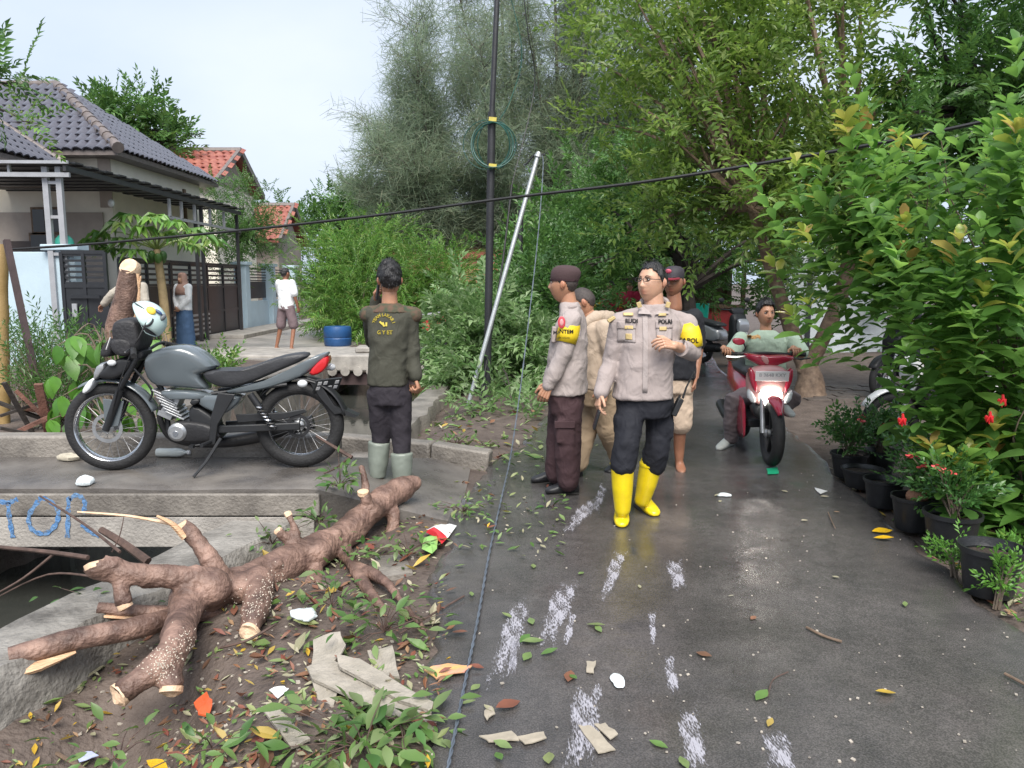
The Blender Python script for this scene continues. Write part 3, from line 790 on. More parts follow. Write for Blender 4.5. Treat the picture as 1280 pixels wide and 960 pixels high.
# roadside kiosk, far right behind the rider
kk = tag(empty('roadside_stall', (4.3, 21, 0)), 'small timber stall with red goods behind the row of scooters', 'stall'); o4 = Vector(kk.location)
for x, y in ((3.7, 20.4), (6.1, 20.4), (3.7, 21.8), (6.1, 21.8)):
    mb = MB(); mb.box((x, y, 1.1), (.1, .1, 2.2)); mb.build('post', m_wood_w, kk, origin=o4)
mb = MB(); mb.box((4.9, 21.1, 2.28), (3.0, 2.0, .1), (.12, 0, 0)); mb.build('roof', m_wood_w, kk, origin=o4)
mb = MB(); mb.box((4.9, 20.5, .9), (2.4, .4, .08)); mb.build('counter', m_wood_w, kk, origin=o4)
mb = MB(); mb.box((5.2, 20.42, .55), (1.8, .05, .6)); mb.build('front_panel', M('red_cloth', (.42, .05, .06), .6), kk, origin=o4)
mb = MB(); mb.box((4.9, 21.85, 1.3), (2.6, .06, 1.6)); mb.build('back_panel', m_wood_w, kk, origin=o4)
wl = tag(empty('white_wall', (7.1, 17, 0)), 'whitewashed wall seen behind the rider between the leaves', 'wall'); 
mb = MB(); mb.box((7.15, 17, 1.1), (2.2, .15, 2.3)); mb.build('wall_panel', M('whitewash', (.48, .52, .56), .7, var=.1), wl, origin=wl.location)
mb = MB(); mb.box((6.5, 16.9, 1.2), (.1, .06, 2.2)); mb.build('post', m_black, wl, origin=wl.location)
def h3(ix, iy, iz):
    n = (ix * 374761393 + iy * 668265263 + iz * 1274126177) & 0xffffffff
    n = ((n ^ (n >> 13)) * 1274126177) & 0xffffffff
    return ((n ^ (n >> 16)) & 0xffff) / 65535.0
def noise3(p):
    i = np.floor(p).astype(np.int64); f = p - i; f = f * f * (3 - 2 * f); out = 0
    for dx in (0, 1):
        for dy in (0, 1):
            for dz in (0, 1):
                w_ = (f[:, 0] if dx else 1 - f[:, 0]) * (f[:, 1] if dy else 1 - f[:, 1]) * (f[:, 2] if dz else 1 - f[:, 2])
                out = out + w_ * h3(i[:, 0] + dx, i[:, 1] + dy, i[:, 2] + dz)
    return out
def wrinkle(me, amp, freq=(14, 14, 26), seed=0.0, ridge=True):
    n = len(me.vertices); co = np.empty(n * 3, np.float32); me.vertices.foreach_get('co', co); co = co.reshape(-1, 3).astype(float)
    nr = np.empty(n * 3, np.float32); me.vertices.foreach_get('normal', nr); nr = nr.reshape(-1, 3)
    th = .6; R = np.array([[math.cos(th), 0, math.sin(th)], [0, 1, 0], [-math.sin(th), 0, math.cos(th)]])
    warp = noise3(co * 9 + seed)[:, None] * .12
    a = noise3((co + warp) @ R.T * np.array(freq) + seed); b = noise3((co + warp) @ R * np.array(freq) + seed + 31.7)
    d = (1 - np.abs(2 * a - 1)) ** 2 * .6 + (1 - np.abs(2 * b - 1)) ** 2 * .6 - .5 if ridge else a + b - 1
    co += nr * (d * amp)[:, None]
    me.vertices.foreach_set('co', co.astype(np.float32).ravel()); me.update()
# ------------------------------------------------------------------ the felled tree on the bank
def bark(name, c0, c1, chips=False, stretch=None):
    m = M(name, c0, .62, scale=9, col2=c1, bump=.55, bscale=26, detail=8, stretch=stretch or (1, 1, 1))
    return m
m_bark = M('red_brown_bark', (0.090, 0.052, 0.040), .58, scale=11, col2=(0.25, 0.158, 0.118), bump=.7, bscale=45, detail=9, stretch=(1, 1, 1))
_nt = m_bark.node_tree; _b = _nt.nodes['Principled BSDF']; _tc = _n(_nt, 'ShaderNodeTexCoord'); _vo = _n(_nt, 'ShaderNodeTexVoronoi'); _vo.feature = 'DISTANCE_TO_EDGE'; _vo.inputs['Scale'].default_value = 30
_wn = _n(_nt, 'ShaderNodeTexNoise'); _wn.inputs['Scale'].default_value = 6; _wn.inputs['Detail'].default_value = 6; _wr = _n(_nt, 'ShaderNodeValToRGB'); _wr.color_ramp.elements[0].position = .36; _wr.color_ramp.elements[0].color = (.55, .52, .52, 1); _wr.color_ramp.elements[1].position = .66; _wr.color_ramp.elements[1].color = (1.45, 1.45, 1.5, 1)
_nt.links.new(_tc.outputs['Object'], _vo.inputs['Vector']); _nt.links.new(_tc.outputs['Object'], _wn.inputs['Vector']); _nt.links.new(_wn.outputs[0], _wr.inputs[0])
_mm = _n(_nt, 'ShaderNodeMix'); _mm.data_type = 'RGBA'; _mm.blend_type = 'MULTIPLY'; _mm.inputs[0].default_value = 1; _nt.links.new(_b.inputs['Base Color'].links[0].from_socket, _mm.inputs[6]); _nt.links.new(_wr.outputs[0], _mm.inputs[7]); _nt.links.new(_mm.outputs[2], _b.inputs['Base Color'])
_b2 = _n(_nt, 'ShaderNodeBump'); _b2.inputs['Strength'].default_value = .12; _b2.inputs['Distance'].default_value = .01; _nt.links.new(_vo.outputs['Distance'], _b2.inputs['Height']); _nt.links.new(_b.inputs['Normal'].links[0].from_socket, _b2.inputs['Normal']); _nt.links.new(_b2.outputs[0], _b.inputs['Normal'])
m_cut = M('fresh_cut_wood', (0.60, 0.40, 0.25), 0.7, scale=14, col2=(0.74, 0.56, 0.40), bump=.35, bscale=60, detail=5)
m_split = M('split_wood', (0.50, 0.29, 0.16), 0.7, scale=8, col2=(0.66, 0.45, 0.28), bump=.6, bscale=30, stretch=(1, 1, 6))
m_twig = M('twig_bark', (0.08, 0.05, 0.04), .8, var=.4, scale=20)
m_dust = M('sawdust', (0.62, 0.55, 0.46), .9, var=.3, scale=40)
ft = tag(empty('felled_tree', G(230, 800, 0)), 'felled red-brown tree with sawn limb ends lying on the canal bank', 'tree')
FO = Vector(ft.location)
TREE = MB()
def limb(pix, rads, name='limb', cut=None, n=14, k=6, jig=.004, cut0=None):
    """pix: (u,v,Y); a knotty tapering limb, with a pale sawn face where cut"""
    ctrl = [P(u, v, Y) for u, v, Y in pix]; pts = catmull(ctrl, k); rr = [q * .76 for q in lerpl(rads, len(pts))]
    rr = [r * (.94 + .045 * math.sin(i * .9 + pix[0][0])) for i, r in enumerate(rr)]
    for i in range(1, len(pts) - 1): pts[i] += Vector((random.uniform(-jig, jig), random.uniform(-jig, jig), random.uniform(-jig, jig)))
    TREE.rtube(pts[:1] + pts[1:], rr, n) if not cut and not cut0 else TREE.tube(pts, rr, n)
    for flag, p, q, r in ((cut, pts[-1], pts[-2], rr[-1]), (cut0, pts[0], pts[1], rr[0])):
        if flag:
            d = (p - q).normalized(); fc = MB()
            fc.tube([p - d * .012, p + d * .011, p + d * .016 + Vector((0, 0, .003))], [r * 1.03, r * 1.02, r * .6], n, lump=.05)
            fc.build('sawn_end', m_cut, ft, origin=FO)
limb([(518, 604, 5.02), (500, 612, 4.95), (470, 632, 4.75), (430, 668, 4.42), (385, 693, 4.12), (335, 716, 3.85), (285, 736, 3.62), (255, 738, 3.50), (235, 745, 3.45)],
             [.075, .115, .12, .125, .135, .125, .125, .14, .11], 'trunk', n=20, k=7)
limb([(262, 730, 3.48), (225, 722, 3.40), (175, 718, 3.33), (140, 712, 3.30), (122, 706, 3.28)], [.12, .082, .072, .068, .072], cut=True)
limb([(150, 716, 3.32), (152, 735, 3.27), (156, 757, 3.25)], [.06, .045, .045], cut=True)
limb([(238, 742, 3.45), (228, 775, 3.22), (218, 810, 2.98), (190, 838, 2.86), (150, 868, 2.78)], [.12, .10, .095, .075, .062], cut=True)
limb([(218, 800, 3.05), (212, 832, 2.92), (214, 862, 2.84)], [.085, .08, .06], cut=True)
limb([(318, 722, 3.75), (322, 745, 3.55), (318, 768, 3.36), (312, 790, 3.26)], [.11, .10, .085, .06], cut=True)
limb([(278, 728, 3.58), (262, 700, 3.58), (245, 675, 3.62), (228, 658, 3.64)], [.085, .062, .05, .05], cut=True)
limb([(382, 690, 4.1), (365, 676, 4.08), (348, 664, 4.06)], [.08, .045, .032], cut=True, n=10)
limb([(372, 672, 4.1), (366, 655, 4.12), (360, 643, 4.14)], [.05, .034, .03], cut=True, n=10)
limb([(466, 640, 4.62), (460, 628, 4.60), (454, 616, 4.60)], [.08, .048, .05], cut=True, n=10)
limb([(456, 622, 4.7), (457, 604, 4.74), (452, 585, 4.8)], [.05, .035, .03], n=8)
limb([(395, 705, 4.1), (398, 735, 3.85), (404, 765, 3.55)], [.06, .035, .028], n=10)
limb([(430, 690, 4.3), (445, 715, 3.98), (462, 740, 3.68), (478, 762, 3.50)], [.065, .045, .04, .032], n=10)
limb([(388, 722, 3.98), (380, 742, 3.80), (376, 752, 3.72)], [.04, .03, .026], n=8)
limb([(440, 705, 4.15), (478, 725, 3.80), (505, 755, 3.52), (532, 790, 3.26)], [.05, .038, .026, .014], n=8)
limb([(490, 640, 4.8), (492, 655, 4.76), (486, 668, 4.72)], [.07, .06, .05], n=10)
# the limbs grow together into one knotty trunk
for _u, _v, _Y, _r in ((262, 735, 3.46, .10), (300, 735, 3.60, .085), (395, 692, 4.1, .085), (466, 640, 4.64, .07), (238, 748, 3.40, .085), (322, 728, 3.66, .085), (345, 705, 3.82, .035), (420, 668, 4.28, .04)): TREE.ell(P(_u, _v, _Y), (_r, _r, _r * .9), None, 14, 10)
TREE.v = [tuple(Vector(p) - FO) for p in TREE.v]
_me = remesh(TREE, .011, 4)
wrinkle(_me, .012, (7, 7, 7), 3.0, False); wrinkle(_me, .006, (22, 22, 14), 5.0); wrinkle(_me, .003, (60, 60, 60), 8.0, False)
trunk = link('trunk', _me, ft, m_bark)
# torn slivers on the upright limb and loose twigs of the tree
def twig(pix, r0, r1, parent=ft, org=None, mat=None, name='twig'):
    pts = catmull([P(u, v, Y) for u, v, Y in pix], 5)
    mb = MB(); mb.tube(pts, lerpl([r0, r1], len(pts)), 6); return mb.build(name, mat or m_twig, parent, origin=org or FO)
twig([(232, 672, 3.6), (215, 655, 3.6), (196, 645, 3.6)], .02, .006, mat=m_split, name='splinter')
twig([(215, 655, 3.62), (160, 645, 3.66), (97, 640, 3.7)], .009, .005, mat=m_cut, name='splinter')
twig([(185, 702, 3.5), (155, 680, 3.56), (126, 662, 3.62)], .022, .016)
twig([(110, 697, 3.42), (60, 690, 3.5), (-20, 682, 3.6)], .012, .009)
twig([(150, 690, 3.42), (105, 655, 3.6), (50, 620, 3.8)], .008, .005)
twig([(125, 722, 3.34), (60, 718, 3.45), (-10, 750, 3.5)], .006, .003)
twig([(70, 690, 3.5), (30, 722, 3.45), (-10, 745, 3.4)], .007, .004)
twig([(140, 690, 3.5), (150, 668, 3.52), (155, 645, 3.55)], .004, .002)
twig([(440, 572, 4.95), (420, 560, 5.0), (395, 545, 5.02)], .014, .008)
twig([(437, 572, 4.95), (420, 585, 5.0), (405, 592, 5.05)], .010, .005)
# sawdust flecks caught on the two stubs
mb = MB(); rr = random.Random(9)
for cu, cv, cY, s in ((232, 808, 3.0, 34), (318, 760, 3.42, 30), (200, 830, 2.88, 22), (345, 735, 3.72, 24)):
    for _ in range(130):
        u = cu + rr.gauss(0, s * .5); v = cv + rr.gauss(0, s * .45)
        p = P(u, v, cY - .10 + rr.uniform(-.015, .015)); mb.box(p, (rr.uniform(.002, .006), .003, rr.uniform(.002, .005)), (rr.random() * 3, rr.random() * 3, 0))
# (flecks are pressed onto the bark just below)
def snap_to(objs, mb, name, mat, parent, org, off=.002):
    dg = bpy.context.evaluated_depsgraph_get()
    trees = []
    for o in objs:
        me = o.data; Mw = Matrix.Translation(FO)
        trees.append(BVHTree.FromPolygons([Mw @ v.co for v in me.vertices], [tuple(p.vertices) for p in me.polygons]))
    out = MB(); eye = Vector((0, 0, EYE))
    for i in range(0, len(mb.v), 8):
        vs = [Vector(q) for q in mb.v[i:i + 8]]; c = sum(vs, Vector()) / 8; d = (c - eye).normalized(); best = None
        for t in trees:
            h = t.ray_cast(eye, d)
            if h[0] is not None and (best is None or h[3] < best[1]): best = (h[0], h[3])
        if best is None: continue
        out.add([v - c + best[0] - d * off for v in vs], [(0, 3, 2, 1), (4, 5, 6, 7), (0, 1, 5, 4), (1, 2, 6, 5), (2, 3, 7, 6), (3, 0, 4, 7)])
    o = out.build(name, mat, parent, origin=org); o['kind'] = 'stuff'; return o
snap_to([c for c in ft.children if c.name.startswith(('limb', 'trunk'))], mb, 'sawdust', m_dust, ft, FO)
# split log lying beside it
lg = tag(empty('split_log', P(110, 815, 3.1)), 'long split log with torn pale end lying across the canal coping', 'log'); LO = Vector(lg.location)
pts = catmull([P(12, 822, 2.93), P(90, 800, 3.05), (P(170, 785, 3.2)), P(235, 768, 3.42), P(300, 762, 3.6)], 6)
mb = MB(); mb.tube(pts, lerpl([.042, .047, .05, .044, .04], len(pts)), 14, lump=.04); mb.build('log', m_bark, lg, origin=LO, angle=70)
pts = catmull([P(12, 843, 2.90), P(50, 832, 2.95), P(95, 815, 3.02)], 5)
mb = MB(); mb.tube(pts, lerpl([.03, .034, .008], len(pts)), 8, flat=.6); mb.build('torn_end', m_split, lg, origin=LO)
lg2 = tag(empty('branch_log', P(200, 768, 3.45)), 'shorter torn branch lying over the split log under the felled tree', 'log'); LO2 = Vector(lg2.location)
pts = catmull([P(122, 760, 3.32), P(200, 766, 3.40), P(290, 765, 3.6)], 6)
mb = MB(); mb.tube(pts, lerpl([.026, .034, .03], len(pts)), 10); mb.build('branch', m_bark, lg2, origin=LO2)
pts = catmull([P(125, 770, 3.30), P(165, 772, 3.34), P(215, 772, 3.38)], 4)
mb = MB(); mb.tube(pts, lerpl([.014, .018, .006], len(pts)), 6, flat=.5); mb.build('torn_edge', m_split, lg2, origin=LO2)

# sawn standing stump near the gate
st = tag(empty('tree_stump', P(148, 418, 8.2)), 'tall reddish sawn tree stump standing before the gate', 'stump'); SO = Vector((st.location.x, 8.2, .12)); st.location = SO
pts = catmull([(SO.x - .02, 8.2, .05), tuple(P(148, 420, 8.2)), tuple(P(157, 380, 8.2)), tuple(P(163, 338, 8.2))], 5)
mb = MB(); mb.tube(pts, lerpl([.16, .135, .125, .105], len(pts)), 16, lump=.03); mb.build('trunk', m_bark, st, origin=SO)
e0 = P(164, 336, 8.2); mb = MB(); mb.tube([e0 + Vector((-.01, 0, -.03)), e0 + Vector((0, -.02, .005)), e0 + Vector((.0, -.06, .03))], [.104, .105, .09], 14, lump=.05)
mb.build('sawn_end', m_cut, st, origin=SO)
twig([(172, 342, 8.07), (174, 375, 8.06), (166, 402, 8.05)], .016, .006, st, SO, m_split, 'bark_strip')
twig([(176, 345, 8.07), (170, 390, 8.06), (171, 400, 8.05)], .010, .004, st, SO, m_split, 'bark_strip')

# ------------------------------------------------------------------ poles and cables
m_pole = M('dark_iron_pole', (0.035, 0.036, 0.04), .5, metal=.4, var=.2)
m_galv = M('galvanised_pipe', (0.42, 0.44, 0.45), .4, metal=.5, var=.15)
m_cable = M('black_cable', (0.012, 0.012, 0.013), .5, var=.1, bump=0)
m_bcable = M('twisted_blue_grey_cable', (0.10, 0.12, 0.15), .5, var=.2, bump=0)
m_green = M('green_wire', (0.015, 0.075, 0.06), .5, var=.2, bump=0)
pl = tag(empty('utility_pole', G(608, 495)), 'tall thin black utility pole with coiled green cable', 'pole'); PO = Vector(pl.location)
top = P(624, -60, 10.45); kn = P(615, 140, 10.4); base = G(608, 495) - Vector((0, 0, .3))
mb = MB(); mb.tube([base, kn], .052, 12); mb.build('lower_tube', m_pole, pl, origin=PO)
mb = MB(); mb.tube([kn - (top - kn).normalized() * .05, top], .036, 12); mb.build('upper_tube', m_pole, pl, origin=PO)
for v in (150, 208):
    c = P(616, v, 10.36); mb = MB(); mb.box(c, (.10, .12, .05), (0, .1, 0)); mb.build('clamp', M('yellow_clamp', (.5, .42, .08), .5), pl, origin=PO)
for k, (ru, rv, du) in enumerate(((24, 29, -2), (27, 28, 3), (30, 31, -6), (25, 27, 2), (22, 30, 4))):
    mb = MB(); pts = [P(615 + du + ru * math.cos(a), 181 + rv * math.sin(a), 10.30 + .03 * k + .05 * math.sin(a * 2 + k)) for a in np.linspace(0, 2 * PI, 41)]
    mb.tube(pts, .008 if k != 2 else .005, 6, cap=False); mb.build('cable_coil', m_green, pl, origin=PO)
pp = tag(empty('leaning_pipe', G(585, 505)), 'pale galvanised pipe leaning up to the right beside the black pole', 'pipe'); O_ = Vector(pp.location)
tip = P(672, 196, 10.3)
mb = MB(); mb.tube([G(585, 507, -.02), tip], .029, 12); mb.build('pipe', m_galv, pp, origin=O_)
mb = MB(); mb.tube([tip, tip + Vector((.02, 0, .06))], [.05, .03], 10); mb.build('end_cap', m_galv, pp, origin=O_)
mb = MB(); mb.tube([tip + Vector((-.16, .05, -.1)), tip + Vector((-.05, .02, .02)), tip + Vector((.1, 0, .03))], .012, 6); mb.build('hook', m_pole, pp, origin=O_)
def strand(ctrl, r, name, mat, lab, cat='cable', twin=False, k=10):
    pts = catmull(ctrl, k); mb = MB()
    if twin:
        for s in (0, PI):
            mb.tube([p + Vector((math.cos(i * 1.2 + s) * r * .8, 0, math.sin(i * 1.2 + s) * r * .8)) for i, p in enumerate(pts)], r * .75, 6)
    else: mb.tube(pts, r, 6)
    return tag(mb.build(name, mat, None), lab, cat)
strand([tip + Vector((.02, 0, .03)), P(679, 205, 10.2), P(672, 300, 9.3), P(655, 450, 7.6), P(640, 560, 6.3), G(628, 618, .03), G(612, 690, .025), G(598, 770, .025), G(580, 860, .025), G(558, 970, .025), G(545, 1040, .02)], .0048, 'fallen_cable', m_bcable, 'twisted blue-grey cable hanging from the pipe and trailing down the road', twin=True, k=24)
strand([P(-60, 316, 9.5), P(100, 306, 9.2), P(300, 288, 8.8), P(480, 268, 8.4), P(640, 247, 8.0), P(800, 228, 7.5), P(960, 203, 7.0), P(1120, 175, 6.4), P(1300, 136, 5.8), P(1420, 105, 5.3)], .016, 'overhead_cable', m_cable, 'thick black cable sagging across the whole lane overhead')
strand([P(640, 230, 10.8), P(628, 330, 10.6), P(612, 430, 10.4), P(600, 500, 10.2)], .014, 'guy_cable', m_cable, 'black cable sloping down just behind the utility pole')
strand([P(650, -40, 10.9), P(660, 40, 11), P(668, 110, 11.2), P(640, 230, 10.8)], .007, 'drop_wire', m_cable, 'thin wire looping from the utility pole top toward the casuarina')
strand([P(628, -40, 10.6), P(652, 60, 10.6), P(640, 120, 10.5), P(624, 150, 10.4)], .006, 'drop_wire', m_green, 'thin green wire running down to the coil on the utility pole')
p2 = tag(empty('far_pole', P(648, 400, 17)), 'short dark post behind the leaning pipe', 'pole'); p2.location.z = 0
mb = MB(); mb.tube([(p2.location.x, 17, -.1), tuple(P(651, 262, 17))], .06, 10); mb.build('tube', m_pole, p2, origin=p2.location)
# bamboo post and leaning bars at the left edge
bm1 = tag(empty('bamboo_post', G(4, 540, .14)), 'yellow bamboo post standing at the left edge', 'post')
bl = bm1.location.copy(); bl.y = 7.6; bl.x = P(4, 430, 7.6).x; bm1.location = bl
mb = MB(); ptsb = [P(4 - 3 * t, 470 - 165 * t, 7.6) for t in np.linspace(-.5, 1.0, 15)]
mb.tube(ptsb, [.055 if i % 3 else .062 for i in range(15)], 12); mb.build('cane', M('bamboo', (.26, .17, .06), .6, col2=(.36, .25, .11), scale=5), bm1, origin=bl)
ib = tag(empty('iron_bar', P(38, 420, 7.4)), 'rusty dark bar leaning against the blue wall', 'bar')
mb = MB(); mb.bar(P(8, 300, 7.5), P(44, 470, 7.3), .05, .05); mb.build('bar', M('rusty_bar', (.06, .04, .04), .7), ib, origin=ib.location)
# ------------------------------------------------------------------ foliage: leaf and twig templates, transformed in bulk
def leaf_simple(L=1.0, W=.42, fold=.10, droop=.12):
    V = np.array([(0, 0, 0), (-W / 2, L * .5, fold * L), (0, L * .5, 0), (W / 2, L * .5, fold * L), (0, L, -droop * L)])
    F = np.array([(0, 2, 4, 1), (0, 3, 4, 2)]); return V, F
def leaf_nice(L=1.0, W=.48, fold=.07, droop=.16, prof=(.06, .62, 1.0, .74, .10)):
    V = []; n = len(prof)
    for i, w_ in enumerate(prof):
        t = i / (n - 1); y = L * t; z = -droop * L * t * t
        V += [(-W / 2 * w_, y, z + fold * w_ * L * .5), (0, y, z), (W / 2 * w_, y, z + fold * w_ * L * .5)]
    F = []
    for i in range(n - 1):
        a = i * 3; F += [(a, a + 1, a + 4, a + 3), (a + 1, a + 2, a + 5, a + 4)]
    return np.array(V), np.array(F)
def frames(fwd, up=None, roll=0.0):
    """(N,3) axis -> (N,3,3) columns side, axis, normal"""
    f = fwd / (np.linalg.norm(fwd, axis=1, keepdims=True) + 1e-9)
    u = np.tile(np.array([0, 0, 1.0]), (len(f), 1)) if up is None else up
    s = np.cross(f, u); b = np.linalg.norm(s, axis=1) < .05
    s[b] = np.cross(f[b], np.array([0.3, 1.0, 0.1])); s /= np.linalg.norm(s, axis=1, keepdims=True)
    nrm = np.cross(s, f)
    if np.ndim(roll) or roll:
        r = RNG.uniform(-1, 1, len(f)) * roll if np.ndim(roll) == 0 else roll
        c, sn = np.cos(r)[:, None], np.sin(r)[:, None]
        s, nrm = s * c + nrm * sn, nrm * c - s * sn
    return np.stack([s, f, nrm], -1)
def bulk(tv, tf, pos, R, scale):
    """copies of a template: returns V, F"""
    V = np.einsum('nij,kj->nki', R, tv) * np.asarray(scale)[:, None, None] + pos[:, None, :]
    F = tf[None] + (np.arange(len(pos)) * len(tv))[:, None, None]
    return V.reshape(-1, 3), F.reshape(-1, tf.shape[1])
def join(parts):
    Vs, Fs, n = [], [], 0
    for V, F in parts: Vs.append(V); Fs.append(F + n); n += len(V)
    return np.concatenate(Vs), np.concatenate(Fs)
def twig_tpl(n=9, length=.35, leaf=.11, wid=.42, nice=False, spread=.9, seed=0, alt=True, droop=.12, tip=True, vary=.25):
    """leaves set along a short stem that points along +y"""
    g = np.random.default_rng(seed); lv, lf = leaf_nice(1, wid, droop=droop) if nice else leaf_simple(1, wid, droop=droop)
    parts = []; pos = []; fw = []; sc = []
    for i in range(n):
        t = (i + .6) / n; side = (-1 if i % 2 else 1)
        a = g.uniform(-.5, .5)
        pos.append((g.normal(0, .006), t * length, -.10 * length * t * t))
        fw.append((side * math.sin(spread) * math.cos(a), math.cos(spread) * (1 if t < .85 else 1.6), .22 * math.sin(a) + g.uniform(-.15, .25)))
        sc.append(leaf * g.uniform(1 - vary, 1 + vary))
    if tip: pos.append((0, length, -.1 * length)); fw.append((0.05, 1, .1)); sc.append(leaf)
    R = frames(np.array(fw, float), roll=.5)
    return bulk(lv, lf, np.array(pos, float), R, np.array(sc))
def rand_dirs(n):
    d = RNG.normal(size=(n, 3)); return d / np.linalg.norm(d, axis=1, keepdims=True)
def clump_twigs(tpls, clumps, dens, up=.35, jitter=.55, smin=.8, smax=1.25, hollow=.55, roll=.9):
    """clumps (cx,cy,cz,rx,ry,rz): twigs through each clump's volume, pointing out of it"""
    P_, D_ = [], []
    for c in clumps:
        n = max(3, int(dens * (c[3] * c[4] * c[5]) ** .667))
        d = rand_dirs(n); r = RNG.uniform(hollow ** 3, 1, n) ** (1 / 3)
        r *= 1 + RNG.normal(0, .10, n)
        p = np.array(c[:3]) + d * r[:, None] * np.array(c[3:6])
        P_.append(p); D_.append(d + np.array([0, 0, up]) + RNG.normal(0, jitter, (n, 3)))
    p = np.concatenate(P_); d = np.concatenate(D_); k = RNG.integers(0, len(tpls), len(p)); out = []
    for i, (tv, tf) in enumerate(tpls):
        s = k == i
        if s.any(): out.append(bulk(tv, tf, p[s], frames(d[s], roll=roll), RNG.uniform(smin, smax, s.sum())))
    return join(out)
def foliage_obj(name, VF, mat, parent, org=None, kind=None):
    V, F = VF
    if org is not None: V = V - np.array(org)
    me = npmesh(name, V, F); shade(me, False)
    o = link(name, me, parent, mat)
    if kind: o['kind'] = kind
    return o
def sub_clumps(box, n, r0, r1, fn=None, seed=1, flat=.8):
    """scatter n small clumps in a list of ellipsoids (cx,cy,cz,rx,ry,rz)"""
    g = np.random.default_rng(seed); out = []; vol = np.array([b[3] * b[4] * b[5] for b in box]); pr = vol / vol.sum()
    while len(out) < n:
        b = box[g.choice(len(box), p=pr)]; d = g.normal(size=3); d /= np.linalg.norm(d); r = g.uniform(.25, 1) ** (1 / 2.2)
        p = np.array(b[:3]) + d * r * np.array(b[3:6])
        if fn and not fn(p): continue
        v_ = -p[2] + EYE; pu = 640 + 960 * p[0] / (p[1] * CT + v_ * ST); pv = 480 + 960 * (v_ * CT - p[1] * ST) / (p[1] * CT + v_ * ST)
        if (1080 < pu < 1155 and -40 < pv < 125) or (836 < pu < 872 and -40 < pv < 24): continue      # the crowns part here and leave open sky
        q = g.uniform(r0, r1); out.append((p[0], p[1], p[2], q, q, q * flat))
    return out
def branches(mb, root, clumps, rad, g, n=None, sag=.15, k=5, every=1):
    root = Vector(root)
    for i, c in enumerate(clumps):
        if i % every: continue
        e = Vector(c[:3]); m = root.lerp(e, .5) + Vector((g.uniform(-.2, .2), g.uniform(-.2, .2), sag * (e - root).length))
        pts = catmull([root, m, e], k); mb.tube(pts, lerpl([rad, rad * .45, rad * .12], len(pts)), 5)

GREENS_LIGHT = [(0.046, 0.132, 0.022), (0.085, 0.209, 0.031), (0.132, 0.287, 0.043), (0.070, 0.178, 0.034), (0.202, 0.349, 0.078)]
GREENS_MID = [(.040, .110, .026), (.070, .165, .036), (.105, .220, .048), (.055, .135, .036)]
GREENS_DARK = [(0.016, 0.053, 0.019), (0.028, 0.085, 0.025), (0.046, 0.116, 0.034), (0.022, 0.070, 0.025)]
m_lf_guava = leafM('guava_leaf', [(.085, .160, .028), (.135, .230, .040), (.190, .300, .060), (.105, .190, .040), (.280, .360, .120)], trans=.5)
m_lf_shrub = leafM('broad_glossy_leaf', [(.075, .185, .036), (.115, .255, .050), (.160, .315, .066), (.090, .215, .046), (.140, .285, .075)], rough=.42, trans=.52)
m_lf_tip = leafM('new_leaf', [(0.310, 0.434, 0.078), (0.465, 0.419, 0.093), (0.217, 0.419, 0.062), (0.512, 0.310, 0.109)], rough=.3, trans=.4)
m_lf_dark = leafM('dark_leaf', GREENS_DARK)
m_lf_mid = leafM('mid_leaf', GREENS_MID)
m_lf_feather = leafM('feathery_leaf', [(0.062, 0.171, 0.031), (0.116, 0.256, 0.043), (0.171, 0.310, 0.062), (0.085, 0.202, 0.046), (0.248, 0.326, 0.093)])
m_lf_pale = leafM('pale_cut_leaf', [(.08, .17, .05), (.15, .26, .09), (.28, .38, .20), (.10, .20, .06), (.20, .31, .12)], trans=.4)
m_lf_casu = leafM('casuarina_needle', [(.15, .22, .14), (.20, .265, .17), (.24, .29, .19), (.17, .24, .17), (.26, .275, .19)], rough=.7, trans=.5)
m_trunk = M('grey_brown_bark', (.10, .075, .055), .8, col2=(.20, .155, .115), scale=7, bump=.6, bscale=20, detail=7)
m_guava = M('mottled_guava_bark', (.085, .055, .038), .7, col2=(.25, .175, .12), scale=13, bump=.5, bscale=18, detail=6)
m_trunkd = M('dark_bark', (.035, .028, .024), .85, var=.4, scale=7, bump=.5, bscale=20)

